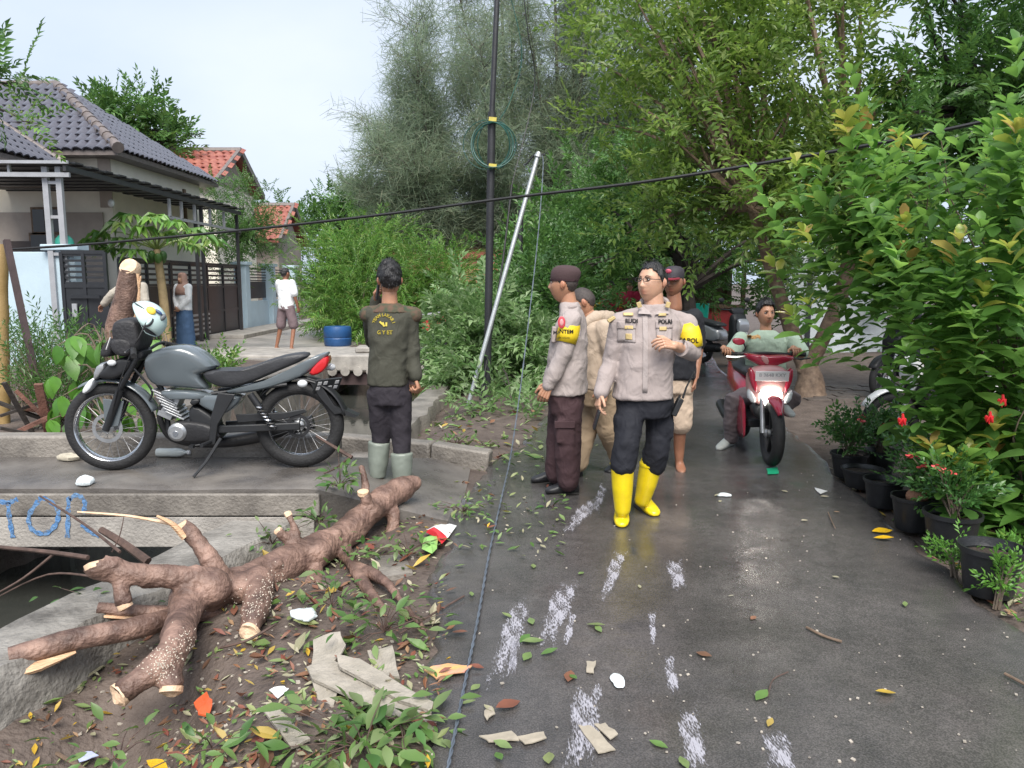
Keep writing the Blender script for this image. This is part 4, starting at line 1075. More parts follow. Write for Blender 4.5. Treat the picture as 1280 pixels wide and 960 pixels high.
# ---- tall casuarina in the distance
def casuarina():
    base = Vector((1.0, 29, 0))
    t = tag(empty('casuarina_tree', base), 'tall wispy grey-green casuarina tree towering behind the utility pole', 'tree')
    g = random.Random(21); mb = MB()
    stems = [P(700, 400, 29), P(555, 400, 29), P(640, 400, 29.5), P(745, 400, 30)]
    tips = [(470, 190), (458, 235), (500, 120), (520, 30), (560, -60), (600, 60), (620, -120), (660, 20), (690, -140), (720, 40), (760, -120), (790, 30), (820, -60), (850, 60), (860, 150), (830, 220), (500, 265), (560, 220), (610, 170), (640, 260), (700, 180), (760, 230), (800, 150), (540, 150), (590, 290), (680, 290), (740, 140), (520, 80), (480, 160), (870, 0), (640, -60), (545, 285), (790, 270), (655, 110), (520, 215), (575, 95), (730, -40), (505, 175), (610, 235)]
    Pn = []; Dn = []
    for i, (u, v) in enumerate(tips):
        e = P(u, v, 29 + g.uniform(-2.5, 2.5)); s = stems[1] if u < 560 else (stems[2] if u < 650 else (stems[0] if u < 780 else stems[3]))
        s = Vector((s.x, s.y, 0.0)); z1 = max(1.8, e.z * .35)
        m1 = Vector((s.x + (e.x - s.x) * .15, s.y, z1)); m2 = m1.lerp(e, .55) + Vector((0, 0, .3 + .02 * abs(e.x - s.x)))
        pts = catmull([s, m1, m2, e], 12); mb.tube(pts, lerpl([.16, .09, .045, .01], len(pts)), 6)
        n = len(pts)
        for j in range(int(n * .36), n):
            for _ in range(3 if g.random() < .8 else 1):
                q = pts[j] + Vector((g.gauss(0, .35), g.gauss(0, .35), g.gauss(0, .3)))
                d = Vector((g.gauss(0, 1), g.gauss(0, 1), g.gauss(.45, .6))).normalized() + (e - m1).normalized() * .7
                L = g.uniform(.7, 1.5); q2 = q + d.normalized() * L
                mb.tube([pts[j], q.lerp(q2, .5) + Vector((0, 0, .1)), q2], [.014, .010, .004], 3, cap=False)
                k = 84
                tt = np.array([g.random() for _ in range(k)])
                pp_ = np.array(q)[None] + (np.array(q2) - np.array(q))[None] * tt[:, None] + RNG.normal(0, .20, (k, 3))
                dd = np.tile(np.array(d.normalized()) * .55, (k, 1)) + RNG.normal(0, .55, (k, 3)) + np.array([0, 0, -.25])
                Pn.append(pp_); Dn.append(dd)
    p = np.concatenate(Pn); d = np.concatenate(Dn)
    tv = np.array([(-.5, 0, 0), (.5, 0, 0), (.2, 1, -.1), (-.2, 1, -.1)]); tv[:, 0] *= .036
    tf = np.array([(0, 1, 2, 3)])
    foliage_obj('crown', bulk(tv, tf, p, frames(d, roll=1.5), RNG.uniform(.30, .6, len(p))), m_lf_casu, t, base)
    mb.build('trunk', M('casuarina_bark', (.10, .085, .075), .9, var=.3), t, origin=base)
casuarina()

def bushy_tree(name, lab, base, ells, nclump, cr, tpls, dens, mat, trunk_r=.12, bark_m=None, seed=1, group=None, cat='tree', forks=None, every=2, up=.35, hollow=.5, extra=None, part='crown'):
    base = Vector(base); t = tag(empty(name, base), lab, cat, group)
    cl = sub_clumps(ells, nclump, cr[0], cr[1], seed=seed)
    VF = clump_twigs(tpls, cl, dens, up=up, hollow=hollow)
    foliage_obj(part, VF, mat, t, base)
    mb = MB(); g = random.Random(seed)
    if forks:
        for pts, rad in forks:
            q = catmull(pts, 6); mb.tube(q, lerpl(rad, len(q)), 10, lump=.04)
        hubs = [Vector(pts[-1]) for pts, _ in forks]
    else:
        c = Vector(ells[0][:3]); c.z -= ells[0][5] * .6; q = catmull([base - Vector((0, 0, .2)), base.lerp(c, .5) + Vector((g.uniform(-.1, .1), 0, 0)), c], 5); mb.tube(q, lerpl([trunk_r, trunk_r * .8, trunk_r * .6], len(q)), 8, lump=.04); hubs = [c]
    for i, c in enumerate(cl):
        if i % every: continue
        e = Vector(c[:3]); h = min(hubs, key=lambda hh: (hh - e).length)
        m = h.lerp(e, .5) + Vector((g.uniform(-.15, .15), g.uniform(-.15, .15), .08 * (e - h).length)); q = catmull([h, m, e], 4)
        mb.tube(q, lerpl([trunk_r * .38, trunk_r * .2, trunk_r * .06], len(q)), 5, cap=False)
    mb.build('trunk' if part == 'crown' else 'stems', bark_m or m_trunk, t, origin=base)
    return t
T_guava = [twig_tpl(10, .42, .115, .40, spread=.85, seed=s) for s in (1, 2, 3, 4)]
T_small = [twig_tpl(14, .40, .075, .42, spread=.9, seed=s) for s in (5, 6, 7)]
T_feather = [twig_tpl(22, .70, .15, .17, spread=.75, seed=s, droop=.3) for s in (8, 9, 10)]
T_far = [twig_tpl(12, .7, .22, .40, spread=.9, seed=s) for s in (11, 12, 13)]
T_heap = [twig_tpl(11, .42, .125, .38, spread=.8, seed=s, droop=.25) for s in (14, 15, 16)]
T_comp = [twig_tpl(18, .50, .13, .34, spread=.95, seed=s, droop=.2, vary=.12) for s in (17, 18, 19)]

# guava tree at the right of the lane
gb = G(1012, 496)
fk = [([gb - Vector((.02, 0, .2)), gb + Vector((.0, 0, .05)), gb + Vector((-.02, 0, .32)), P(1000, 440, 10.4)], [.36, .22, .155, .12]),
      ([P(1000, 445, 10.4), P(985, 400, 10.3), P(965, 340, 10.1), P(940, 260, 9.8)], [.12, .10, .085, .06]),
      ([P(1005, 465, 10.35), P(1025, 430, 10.2), P(1045, 385, 10.0), P(1060, 330, 9.9), P(1060, 240, 9.7)], [.13, .10, .10, .09, .05])]
def E_(u, v, Y, rx, ry, rz): p = P(u, v, Y); return (p.x, p.y, p.z, rx, ry, rz)
bushy_tree('guava_tree', 'leafy guava tree with forked trunk leaning over the lane behind the rider', gb,
           [E_(960, 150, 10.2, 1.7, 1.5, 1.5), E_(860, 140, 10.6, 1.5, 1.4, 1.35), E_(1020, 60, 10.2, 1.5, 1.4, 1.2), E_(800, 260, 10.8, .9, 1.0, .55), E_(900, 270, 10.3, 1.2, 1.2, .6), E_(1040, 250, 9.8, .9, 1.2, 1.1), E_(840, 40, 11, 1.3, 1.3, 1.3), E_(960, -40, 10.5, 1.6, 1.5, 1.0)],
           215, (.20, .38), T_guava, 165, m_lf_guava, .13, m_guava, seed=31, forks=fk, every=3)
# hanging outer sprays of the same kind, further left
bushy_tree('mango_tree', 'dense dark tree with drooping lower leaves behind the people on the lane', (3.6, 15.4, 0),
           [E_(860, 330, 15.5, 1.5, 1.2, .9), E_(790, 250, 17, 1.6, 1.2, 1.4), E_(930, 300, 15, 1.5, 1.2, 1.2), E_(880, 220, 16, 2.0, 1.3, 1.5)], 85, (.3, .5), T_comp, 90, m_lf_mid, .22, m_trunkd, seed=33, every=3)
bushy_tree('dark_tree', 'dark leafed tree filling the gap above the far end of the lane', P(740, 400, 22).xy.to_3d(),
           [E_(740, 300, 22, 2.6, 1.6, 1.6), E_(700, 340, 21, 1.6, 1.2, 1.1), E_(810, 330, 21, 2.0, 1.4, 1.3)], 85, (.4, .65), T_far, 60, m_lf_mid, .2, m_trunkd, seed=34, every=4)
bushy_tree('broad_tree', 'dark compound leafed tree rising into the top corner above the shrub', (6.4, 9.4, 0),
           [E_(1230, 60, 9.3, 1.3, 1.2, 1.2), E_(1190, 170, 9.2, 1.2, 1.1, .9), E_(1280, 190, 9.0, 1.2, 1.2, 1.2), E_(1150, 30, 9.8, .7, .8, .8)], 80, (.22, .40), T_comp, 115, m_lf_mid, .16, m_trunkd, seed=35, every=3)
bushy_tree('backdrop_tree', 'deep green tree behind the guava tree trunk and white wall', (7.2, 18.5, 0),
           [E_(1010, 300, 18, 2.6, 1.5, 2.4), E_(1150, 280, 17, 2.6, 1.4, 2.6), E_(940, 200, 19, 2.4, 1.5, 2.0)], 70, (.35, .6), T_far, 55, m_lf_mid, .2, m_trunkd, seed=36, every=4)
# shrubs by the yard: feathery bright foliage
fe = [('bright feathery shrub nearest the blue drum beyond the footbridge', E_(452, 375, 18.5, .85, .8, .85), 'feathery_shrub'),
      ('feathery shrub behind the person in the white shirt', E_(428, 345, 20, .7, .8, .95), 'feathery_shrub'),
      ('tall feathery shrub right behind the head of the person in olive', E_(480, 340, 20, 1.15, .9, 1.05), 'feathery_shrub'),
      ('feathery shrub leaning over the heap of cut branches', E_(535, 365, 19, .9, .8, .75), 'feathery_shrub')]
for i, (lab, e, nm) in enumerate(fe):
    bushy_tree(nm, lab, (e[0], e[1], .12), [e, (e[0], e[1], e[2] * .55, e[3] * .8, e[4] * .8, e[5] * .5)], 46, (.28, .5), T_feather, 85, m_lf_feather, .05, m_trunk, seed=41 + i, every=3, cat='shrub', group='feathery shrubs beyond the footbridge', up=.25, part='foliage')
bushy_tree('yard_tree', 'mid green tree standing between the gate and the far red roof', P(300, 320, 23).xy.to_3d(), [E_(300, 265, 23, .95, .9, 1.0), E_(290, 310, 22.6, 1.0, .9, .8), E_(322, 305, 23.4, .8, .8, .8)], 55, (.28, .45), T_small, 150, m_lf_mid, .1, m_trunkd, seed=51, every=3)
bushy_tree('roof_tree', 'tree crown rising behind the dark tiled roof', (-11, 27, 0), [E_(165, 150, 27, 1.2, 1.0, .95), E_(195, 178, 27, 1.0, 1.0, .7), E_(140, 165, 27, .9, .9, .8)], 60, (.3, .5), T_far, 60, m_lf_mid, .2, m_trunkd, seed=52, every=3)
bushy_tree('distant_tree', 'hazy distant tree beyond the far red roof', (-8.0, 40, 0), [E_(430, 275, 40, 3.0, 1.5, 1.6), E_(385, 280, 42, 2.2, 1.5, 1.4), E_(480, 270, 41, 2.4, 1.5, 1.6)], 80, (.5, .9), T_far, 40, m_lf_mid, .25, m_trunkd, seed=53, every=3)
bushy_tree('distant_tree', 'distant tree low behind the brick shed', (-1.0, 34, 0), [E_(570, 330, 34, 2.6, 1.5, 1.4), E_(640, 340, 33, 2.2, 1.5, 1.3)], 60, (.5, .9), T_far, 45, m_lf_mid, .25, m_trunkd, seed=54, every=3)
bushy_tree('hedge_bush', 'green bush just left of the person in the beret behind the pole', P(690, 420, 14).xy.to_3d(), [E_(690, 330, 14, .8, .8, .75), E_(665, 390, 13, .8, .8, .8), E_(730, 330, 15.5, 1.0, .8, .7), E_(700, 420, 13.5, .9, .8, .5)], 62, (.25, .42), T_guava, 150, m_lf_mid, .08, m_trunkd, seed=55, every=3, cat='bush', part='foliage')
# overhanging sprig at the top left, from a tree just outside the picture
bushy_tree('overhanging_tree', 'tree outside the left edge whose drooping leaf sprays hang in front of the roof', (-6.9, 9.2, .14), [E_(-60, 90, 9.2, .45, .5, .30), E_(10, 96, 9.0, .25, .3, .08), E_(-5, 102, 9, .30, .3, .10)], 11, (.08, .15), T_comp, 100, m_lf_mid, .1, m_trunkd, seed=56, every=1)
bushy_tree('hanging_sprig', 'small green sprig hanging in front of the dark roof tiles', P(30, 150, 9.0), [E_(30, 158, 9.0, .10, .1, .08)], 4, (.06, .10), T_small, 260, m_lf_feather, .012, m_trunkd, seed=57, every=1, cat='branch', part='foliage', forks=[([P(-20, 130, 9.1), P(10, 140, 9.05), P(30, 152, 9.0)], [.012, .01, .006])])

# heap of felled branches around the poles
hb = P(610, 520, 9.6); hb.z = 0
bushy_tree('cut_branch_heap', 'heap of cut leafy branches piled around the foot of the utility pole', hb,
           [E_(610, 425, 11.6, .75, .5, .50), E_(565, 440, 11.8, .45, .5, .35), E_(655, 445, 11.4, .50, .5, .45), E_(605, 475, 11.0, .75, .4, .28), E_(650, 520, 9.4, .35, .45, .10), E_(545, 505, 9.4, .30, .4, .10), E_(600, 385, 12.0, .55, .4, .35), E_(600, 512, 9.6, .45, .35, .08)],
           95, (.14, .26), T_heap, 260, m_lf_pale, .05, m_trunkd, seed=61, every=2, cat='branches', part='foliage', up=.1)
# ------------------------------------------------------------------ big-leaved shrub in the right foreground
def shrub():
    base = Vector((3.35, 4.9, 0))
    t = tag(empty('broadleaf_shrub', base), 'big glossy broad-leaved shrub filling the right side beside the flower pots', 'shrub')
    g = np.random.default_rng(77); lv, lf = leaf_nice(1, .50, fold=.16, droop=.24, prof=(.07, .55, .92, 1.0, .30))
    tips = []
    def spray(n, u0, u1, v0, v1, y0, y1):
        for _ in range(n):
            tips.append(tuple(P(g.uniform(u0, u1), g.uniform(v0, v1), g.uniform(y0, y1))))
    spray(12, 985, 1090, 200, 320, 5.5, 6.1); spray(34, 1050, 1290, 150, 330, 4.8, 5.9); spray(18, 1015, 1120, 240, 350, 5.4, 6.0)
    spray(60, 1110, 1330, 260, 480, 4.3, 5.5); spray(40, 1160, 1340, 430, 600, 4.2, 5.1); spray(30, 1180, 1340, 380, 590, 4.7, 5.7)
    spray(20, 1190, 1340, 200, 420, 4.0, 4.7); spray(12, 1240, 1340, 100, 260, 4.0, 4.9)
    for u, v, Y in ((1062, 95, 5.4), (1055, 150, 5.4), (1085, 130, 5.5), (1200, 185, 4.9), (1175, 170, 5.2), (1270, 60, 4.2), (1268, 160, 4.2), (1250, 210, 4.3), (965, 330, 5.9), (985, 300, 5.9), (940, 215, 6.0), (1000, 260, 5.8), (1010, 380, 5.5), (990, 395, 5.6), (1165, 560, 4.4), (1170, 520, 4.4), (1020, 215, 5.8)): tips.append(tuple(P(u, v, Y)))
    pos, fw, sc, new = [], [], [], []
    mb = MB()
    for ti, tp in enumerate(tips):
        tp = np.array(tp); L = g.uniform(.38, .75)
        # stems rise steeply and lean out of the middle
        out = np.array([tp[0] - base.x, tp[1] - base.y, 0]); lean = out * .32 + g.normal(0, .14, 3); d = lean + np.array([0, 0, .85]); d /= np.linalg.norm(d)
        st = tp - d * L; mid = (st + tp) / 2 + g.normal(0, .02, 3)
        root = np.array([base.x + g.normal(0, .10), base.y + g.normal(0, .12), 0.0])
        if st[2] > .25 and ti % 2 == 0 and tp[0] > 2.75: mb.tube(catmull([tuple(root), tuple(np.array([root[0] * .72 + st[0] * .28, root[1] * .72 + st[1] * .28, st[2] * .55])), tuple(st), tuple(mid), tuple(tp)], 3), lerpl([.009, .007, .005, .004, .003], 13), 5, cap=False)
        n = int(L / .058); ph = g.uniform(0, PI); fresh = g.random() < .30
        for i in range(n):
            q = (i + .5) / n; p = st + (tp - st) * q
            a = ph + i * PI / 2 * 1.02
            for s_ in (0, PI):
                x, y = basis(Vector(d)); side = np.array(x) * math.cos(a + s_) + np.array(y) * math.sin(a + s_)
                up_ = .30 + .9 * q ** 2
                pos.append(p); fw.append(side + d * up_ + g.normal(0, .16, 3)); sc.append(g.choice([g.uniform(.10, .15), g.uniform(.14, .21)]) * (1 - .30 * q ** 3)); new.append(fresh and q > .80)
        for k in range(4):
            a = ph + k * PI / 2; x, y = basis(Vector(d)); side = np.array(x) * math.cos(a) + np.array(y) * math.sin(a)
            pos.append(tp); fw.append(side * .7 + d); sc.append(g.uniform(.07, .13)); new.append(fresh)
    pos = np.array(pos); fw = np.array(fw); sc = np.array(sc); new = np.array(new)
    R = frames(fw, roll=.45)
    Y = pos[:, 1] + .0 * pos[:, 2]
    order = np.argsort(Y - .9 * (sc / .13)); near = np.zeros(len(pos), bool); vis = [i for i in order if pos[i, 0] / pos[i, 1] < .70][:300]; near[vis] = True
    far = ~near
    foliage_obj('foliage', bulk(lv, lf, pos[far & ~new], R[far & ~new], sc[far & ~new]), m_lf_shrub, t, base, 'stuff').data.shade_smooth()
    foliage_obj('young_foliage', bulk(lv, lf, pos[far & new], R[far & new], sc[far & new]), m_lf_tip, t, base, 'stuff').data.shade_smooth()
    lm = npmesh('shrub_leaf', lv, lf); shade(lm); lm.materials.append(m_lf_shrub)
    lm2 = npmesh('shrub_new_leaf', lv, lf); shade(lm2); lm2.materials.append(m_lf_tip)
    for i in np.where(near)[0]:
        o = bpy.data.objects.new('leaf', lm2 if new[i] else lm); COL.objects.link(o); o.parent = t
        Mx = Matrix([list(R[i][r] * sc[i]) + [float(pos[i][r] - base[r])] for r in range(3)] + [[0, 0, 0, 1]]); o.matrix_local = Mx
    mb.build('stems', m_trunk, t, origin=base)
    # red hibiscus-like flowers hanging in it
    m_red = M('red_petal', (.55, .015, .02), .45, var=.2, bump=.05)
    for u, v in ((1237, 521), (1253, 500), (1128, 524)):
        p = P(u, v, 4.15); fb = MB(); fb.tube([p + Vector((0, 0, .03)), p + Vector((.004, 0, .0)), p + Vector((.0, 0, -.04))], [.006, .010, .003], 8)
        for k in range(5):
            a = k * 1.257; fb.ell(p + Vector((math.cos(a) * .012, math.sin(a) * .012, -.012)), (.011, .004, .022), (math.cos(a) * .4, math.sin(a) * .4, a), 8, 6)
        fb.build('flower', m_red, t, origin=base)
shrub()

# ------------------------------------------------------------------ row of black plastic pots along the lane
m_pot = M('black_plastic_pot', (.016, .017, .019), .42, var=.25, scale=12, bump=.1)
m_earth = M('pot_soil', (.035, .024, .018), .9, var=.4, scale=30, bump=.8, bscale=60)
m_pink = M('coral_petal', (.62, .08, .09), .5, var=.25, scale=40, bump=.05)
m_lf_pot = leafM('pot_plant_leaf', [(.030, .095, .025), (.055, .150, .035), (.085, .19, .045)], rough=.35)
def flower_heads(parent, org, pts, g):
    for p in pts:
        mb = MB()
        for k in range(7):
            q = Vector(p) + Vector((g.gauss(0, .016), g.gauss(0, .016), g.gauss(0, .008)))
            for j in range(2):
                a = g.uniform(0, PI); s = g.uniform(.009, .014)
                mb.ell(q + Vector((math.cos(a) * s * .8, math.sin(a) * s * .8, 0)), (s, s, .003), (g.uniform(-.5, .5), g.uniform(-.5, .5), a), 8, 4)
        mb.build('flower', m_pink, parent, origin=org)
def pot(u, v, d, h, lab, plant=None, tilt=0.0):
    p = G(u, v); t = tag(empty('flower_pot', p), lab, 'pot', 'black plastic pots along the lane')
    r = d / 2; mb = MB()
    mb.lathe([(.001, .006), (r * .74, .006), (r * .77, .02), (r * .96, h * .88), (r * 1.04, h * .9), (r * 1.05, h), (r * .98, h), (r * .93, h * .86), (r * .90, h * .82)], 26, p)
    mb.build('pot', m_pot, t, origin=p); mb = MB(); mb.lathe([(.001, h * .80), (r * .91, h * .78)], 20, p); mb.build('soil', m_earth, t, origin=p)
    g = random.Random(int(u)); o = Vector(p) + Vector((0, 0, h * .8))
    if plant:
        kind, ph, pw, nfl = plant
        st = MB(); tp = []
        n = {'bush': 22, 'thin': 9, 'fern': 16}[kind]
        for i in range(n):
            e = o + Vector((g.gauss(0, pw * .5), g.gauss(0, pw * .5), ph * g.uniform(.45, 1)))
            st.tube(catmull([o + Vector((g.gauss(0, .02), g.gauss(0, .02), 0)), o.lerp(e, .5) + Vector((0, 0, .03)), e], 3), lerpl([.005, .003], 7), 4, cap=False); tp.append(e)
        st.build('stems', m_trunk, t, origin=p)
        tpl = [twig_tpl(9, .16, .045, .45, spread=.8, seed=70 + i) for i in range(3)]
        pp_ = np.array([np.array(e) * (1 - q) + np.array(o) * q + np.random.default_rng(i).normal(0, .012, 3) for i, e in enumerate(tp) for q in (0, .12, .25, .4, .55)])
        dd = np.array([np.array(e - o) / (e - o).length for e in tp for q in range(5)]) + RNG.normal(0, .6, (len(tp) * 5, 3))
        out = []
        k = RNG.integers(0, 3, len(pp_))
        for i in range(3):
            s = k == i; out.append(bulk(tpl[i][0], tpl[i][1], pp_[s], frames(dd[s], roll=1.2), RNG.uniform(.8, 1.2, s.sum())))
        foliage_obj('foliage', join(out), m_lf_pot, t, p)
        if nfl: flower_heads(t, p, [e + Vector((0, -.01, .015)) for e in sorted(tp, key=lambda q: -q.z)[:nfl]], g)
    return t
pot(1235, 742, .29, .25, 'nearest black pot in the row, holding only wet soil')
pot(1187, 690, .30, .24, 'black pot crowded with coral flowers, second nearest in the row', ('bush', .32, .22, 5))
pot(1140, 662, .26, .22, 'black pot with a clay lump and thin sprigs, third nearest', ('thin', .30, .08, 1))
pot(1103, 633, .26, .20, 'empty black pot, fourth nearest in the row')
pot(1077, 609, .30, .15, 'low wide black pot holding rain water, fifth nearest')
pot(1060, 596, .28, .20, 'far black pot with upright leafy stems and a few pink flowers', ('bush', .32, .16, 2))
pot(1099, 592, .25, .20, 'black pot with coral flower heads in front of the parked motorcycle wheel', ('bush', .26, .16, 4))
q = P(1136, 628, 4.6); mb = MB(); mb.ell(G(1140, 662) + Vector((.02, 0, .215)), (.07, .06, .055), None, 14, 8)
tag(mb.build('clay_lump', M('clay', (.34, .17, .10), .8, var=.25, scale=20, bump=.5), None), 'round orange clay lump sitting in the third black pot', 'clay lump')
def weed(u, v, h, w_, n, lab, mat=None, leaf=.05, name='weed', seed=0, z=0.0, Y=None, cat='weed', group=None, wid=.42, tpl_n=9, tl=.2):
    p = G(u, v, z) if Y is None else Vector((P(u, v, Y).x, Y, z)); t = tag(empty(name, p), lab, cat, group); g = random.Random(seed + int(u)); tp = []; mb = MB()
    for i in range(n):
        e = p + Vector((g.gauss(0, w_ * .5), g.gauss(0, w_ * .5), h * g.uniform(.5, 1))); tp.append(e)
        mb.tube(catmull([p + Vector((g.gauss(0, w_ * .15), g.gauss(0, w_ * .15), -.02)), p.lerp(e, .5) + Vector((0, 0, .03)), e], 3), lerpl([.006, .002], 7), 4, cap=False)
    mb.build('stems', m_trunk, t, origin=p)
    tpl = [twig_tpl(tpl_n, tl, leaf, wid, spread=.8, seed=80 + i) for i in range(3)]
    qs = (0, .15, .3, .5, .7)
    pp_ = np.array([np.array(e) * (1 - q) + np.array(p) * q for e in tp for q in qs]) + RNG.normal(0, .015, (len(tp) * 5, 3)); pp_[:, 2] = np.maximum(pp_[:, 2], z + .02)
    dd = np.array([np.array(e - p) / (e - p).length for e in tp for q in qs]) + RNG.normal(0, .6, (len(tp) * 5, 3)); k = RNG.integers(0, 3, len(pp_)); out = []
    for i in range(3):
        s = k == i
        if s.any(): out.append(bulk(tpl[i][0], tpl[i][1], pp_[s], frames(dd[s], roll=1.0), RNG.uniform(.75, 1.2, s.sum())))
    foliage_obj('foliage', join(out), mat or m_lf_pot, t, p); return t
m_lf_bright = leafM('bright_weed_leaf', [(.09, .24, .03), (.13, .30, .045), (.07, .20, .03)], rough=.4)
weed(1193, 722, .16, .08, 7, 'small bright green weed between the two nearest pots', m_lf_bright, .032, tl=.12)
weed(1247, 757, .24, .06, 7, 'bright upright weed in front of the nearest pot', m_lf_bright, .035, tl=.12)
weed(1272, 720, .14, .06, 6, 'low green weed at the right edge behind the nearest pot', m_lf_bright, .035, tl=.12)
weed(1262, 655, .34, .42, 40, 'dense small-leaved green ground shrub under the broadleaf shrub', m_lf_pot, .05)
weed(1215, 625, .34, .34, 34, 'small-leaved green plant behind the coral flower pot', m_lf_pot, .045)
weed(1290, 640, .4, .4, 34, 'leafy ground plant at the right edge beneath the broadleaf shrub', m_lf_mid, .055)
# left side behind the motorcycle
for i, (u, Y, h, w_, n, lab) in enumerate(((25, 7.4, .95, .5, 34, 'grey-green weed clump beside the bamboo post'), (70, 8.0, .95, .5, 34, 'grey-green weed clump before the blue wall'), (110, 8.6, .8, .4, 26, 'grey-green weed clump in front of the black gate leaf'), (-10, 8.6, 1.0, .5, 30, 'tall weed clump cut by the left edge'), (250, 9.6, .55, .25, 18, 'bright weed clump beyond the motorcycle tank'))):
    weed(u, 0, h, w_, n, lab, m_lf_mid if i < 4 else m_lf_feather, .07, 'weed_clump', 3, .13, Y, wid=.22 if i < 4 else .4, tl=.26)
# sapling with big drooping bright leaves behind the front wheel
def sapling(lab, Y, spots, base_u, mat, size, name='sapling'):
    b = P(base_u, 0, Y); b.z = .12; t = tag(empty(name, b), lab, 'plant'); mb = MB(); g = random.Random(5); lv, lf = leaf_nice(1, .62, fold=.10, droop=.45, prof=(.1, .8, 1.0, .72, .08))
    k = 0
    lm = npmesh('sapling_leaf', lv, lf); shade(lm); lm.materials.append(mat)
    for (u, v, s) in spots:
        e = P(u, v, Y + g.uniform(-.25, .25)); top = P(base_u + (u - base_u) * .35, v - 14, Y)
        mb.tube(catmull([b, b.lerp(top, .6), top, e], 4), lerpl([.012, .008, .004], 13), 5, cap=False)
        for j in range(3):
            d = Vector((g.uniform(-.7, .7), g.uniform(-.7, .3), g.uniform(-.9, -.3)))
            o = bpy.data.objects.new('leaf', lm); COL.objects.link(o); o.parent = t
            Rm = frames(np.array([tuple(d)]), roll=.5)[0]; q = size * s * g.uniform(.8, 1.15)
            o.matrix_local = Matrix([list(Rm[r] * q) + [float(e[r] - b[r])] for r in range(3)] + [[0, 0, 0, 1]])
    mb.build('stem', m_trunk, t, origin=b)
sapling('leafy sapling with large drooping bright green leaves behind the front wheel', 6.6, [(85, 445, 1), (72, 432, 1), (92, 420, 1), (112, 440, 1), (68, 470, .9), (110, 485, 1.1), (62, 525, .8), (85, 540, .8), (240, 530, .8), (105, 428, 1), (128, 425, 1.1), (150, 428, .9), (170, 432, .8), (95, 475, 1), (120, 465, 1.1), (140, 470, 1), (78, 495, 1), (100, 505, 1.1), (125, 500, 1.1), (150, 495, 1), (90, 525, .9), (160, 520, 1), (185, 515, 1), (205, 500, .9), (180, 480, .9), (70, 510, .8), (195, 530, .9), (225, 520, .8)], 130, m_lf_bright, .20)
sapling('broad-leaved plant showing between the handlebar and the helmet', 7.4, [(192, 425, 1), (210, 432, 1), (203, 440, .9), (225, 438, .9)], 205, m_lf_bright, .17)
# papaya tree
def papaya():
    b = P(207, 400, 15.2); b.z = .14; t = tag(empty('papaya_tree', b), 'papaya tree with umbrella of lobed leaves in front of the gate', 'tree')
    hub = P(196, 312, 15.2); mb = MB(); pts = catmull([b, b.lerp(hub, .5) + Vector((.03, 0, 0)), hub], 6); mb.tube(pts, lerpl([.10, .085, .07], len(pts)), 12)
    mb.build('trunk', M('papaya_bark', (.34, .25, .13), .7, var=.25, scale=9, bump=.3), t, origin=b)
    g = random.Random(4); lv, lf = leaf_simple(1, .30, droop=.25); mlf = m_lf_feather
    spots = [(128, 290), (150, 278), (165, 268), (190, 272), (215, 276), (238, 285), (262, 300), (240, 306), (140, 310), (158, 298), (120, 300), (205, 290), (180, 284), (252, 292), (170, 312), (225, 300), (196, 268)]
    for (u, v) in spots:
        e = P(u, v, 15.2 + g.uniform(-.8, .5)); st = MB(); st.tube(catmull([hub, hub.lerp(e, .55) + Vector((0, 0, .12)), e], 4), lerpl([.016, .008], 9), 5, cap=False)
        fr = st.build('petiole', M('petiole', (.16, .22, .06), .5) if 'petiole' not in bpy.data.materials else bpy.data.materials['petiole'], t, origin=b)
        d = (e - hub); az = math.atan2(d.y, d.x); fw = []
        for k in range(9):
            a = az + (k - 4) * .55; fw.append((math.cos(a), math.sin(a), -.25 - .1 * abs(k - 4) * .3))
        fw = np.array(fw * 2) + np.random.default_rng(int(u)).normal(0, .12, (18, 3))
        foliage_obj('leaf', bulk(lv, lf, np.tile(np.array(e), (18, 1)), frames(fw, roll=.6), np.tile(np.array([.30, .34, .40, .42, .46, .42, .40, .34, .30]), 2) * np.repeat([1, .75], 9)), mlf, t, b)
    for k in range(6):
        a = k * 1.05; fb = MB(); fb.ell(hub + Vector((math.cos(a) * .12, math.sin(a) * .12, -.12 - .05 * (k % 2))), (.07, .07, .10), None, 12, 8); fb.build('fruit', m_lf_mid, t, origin=b)
papaya()

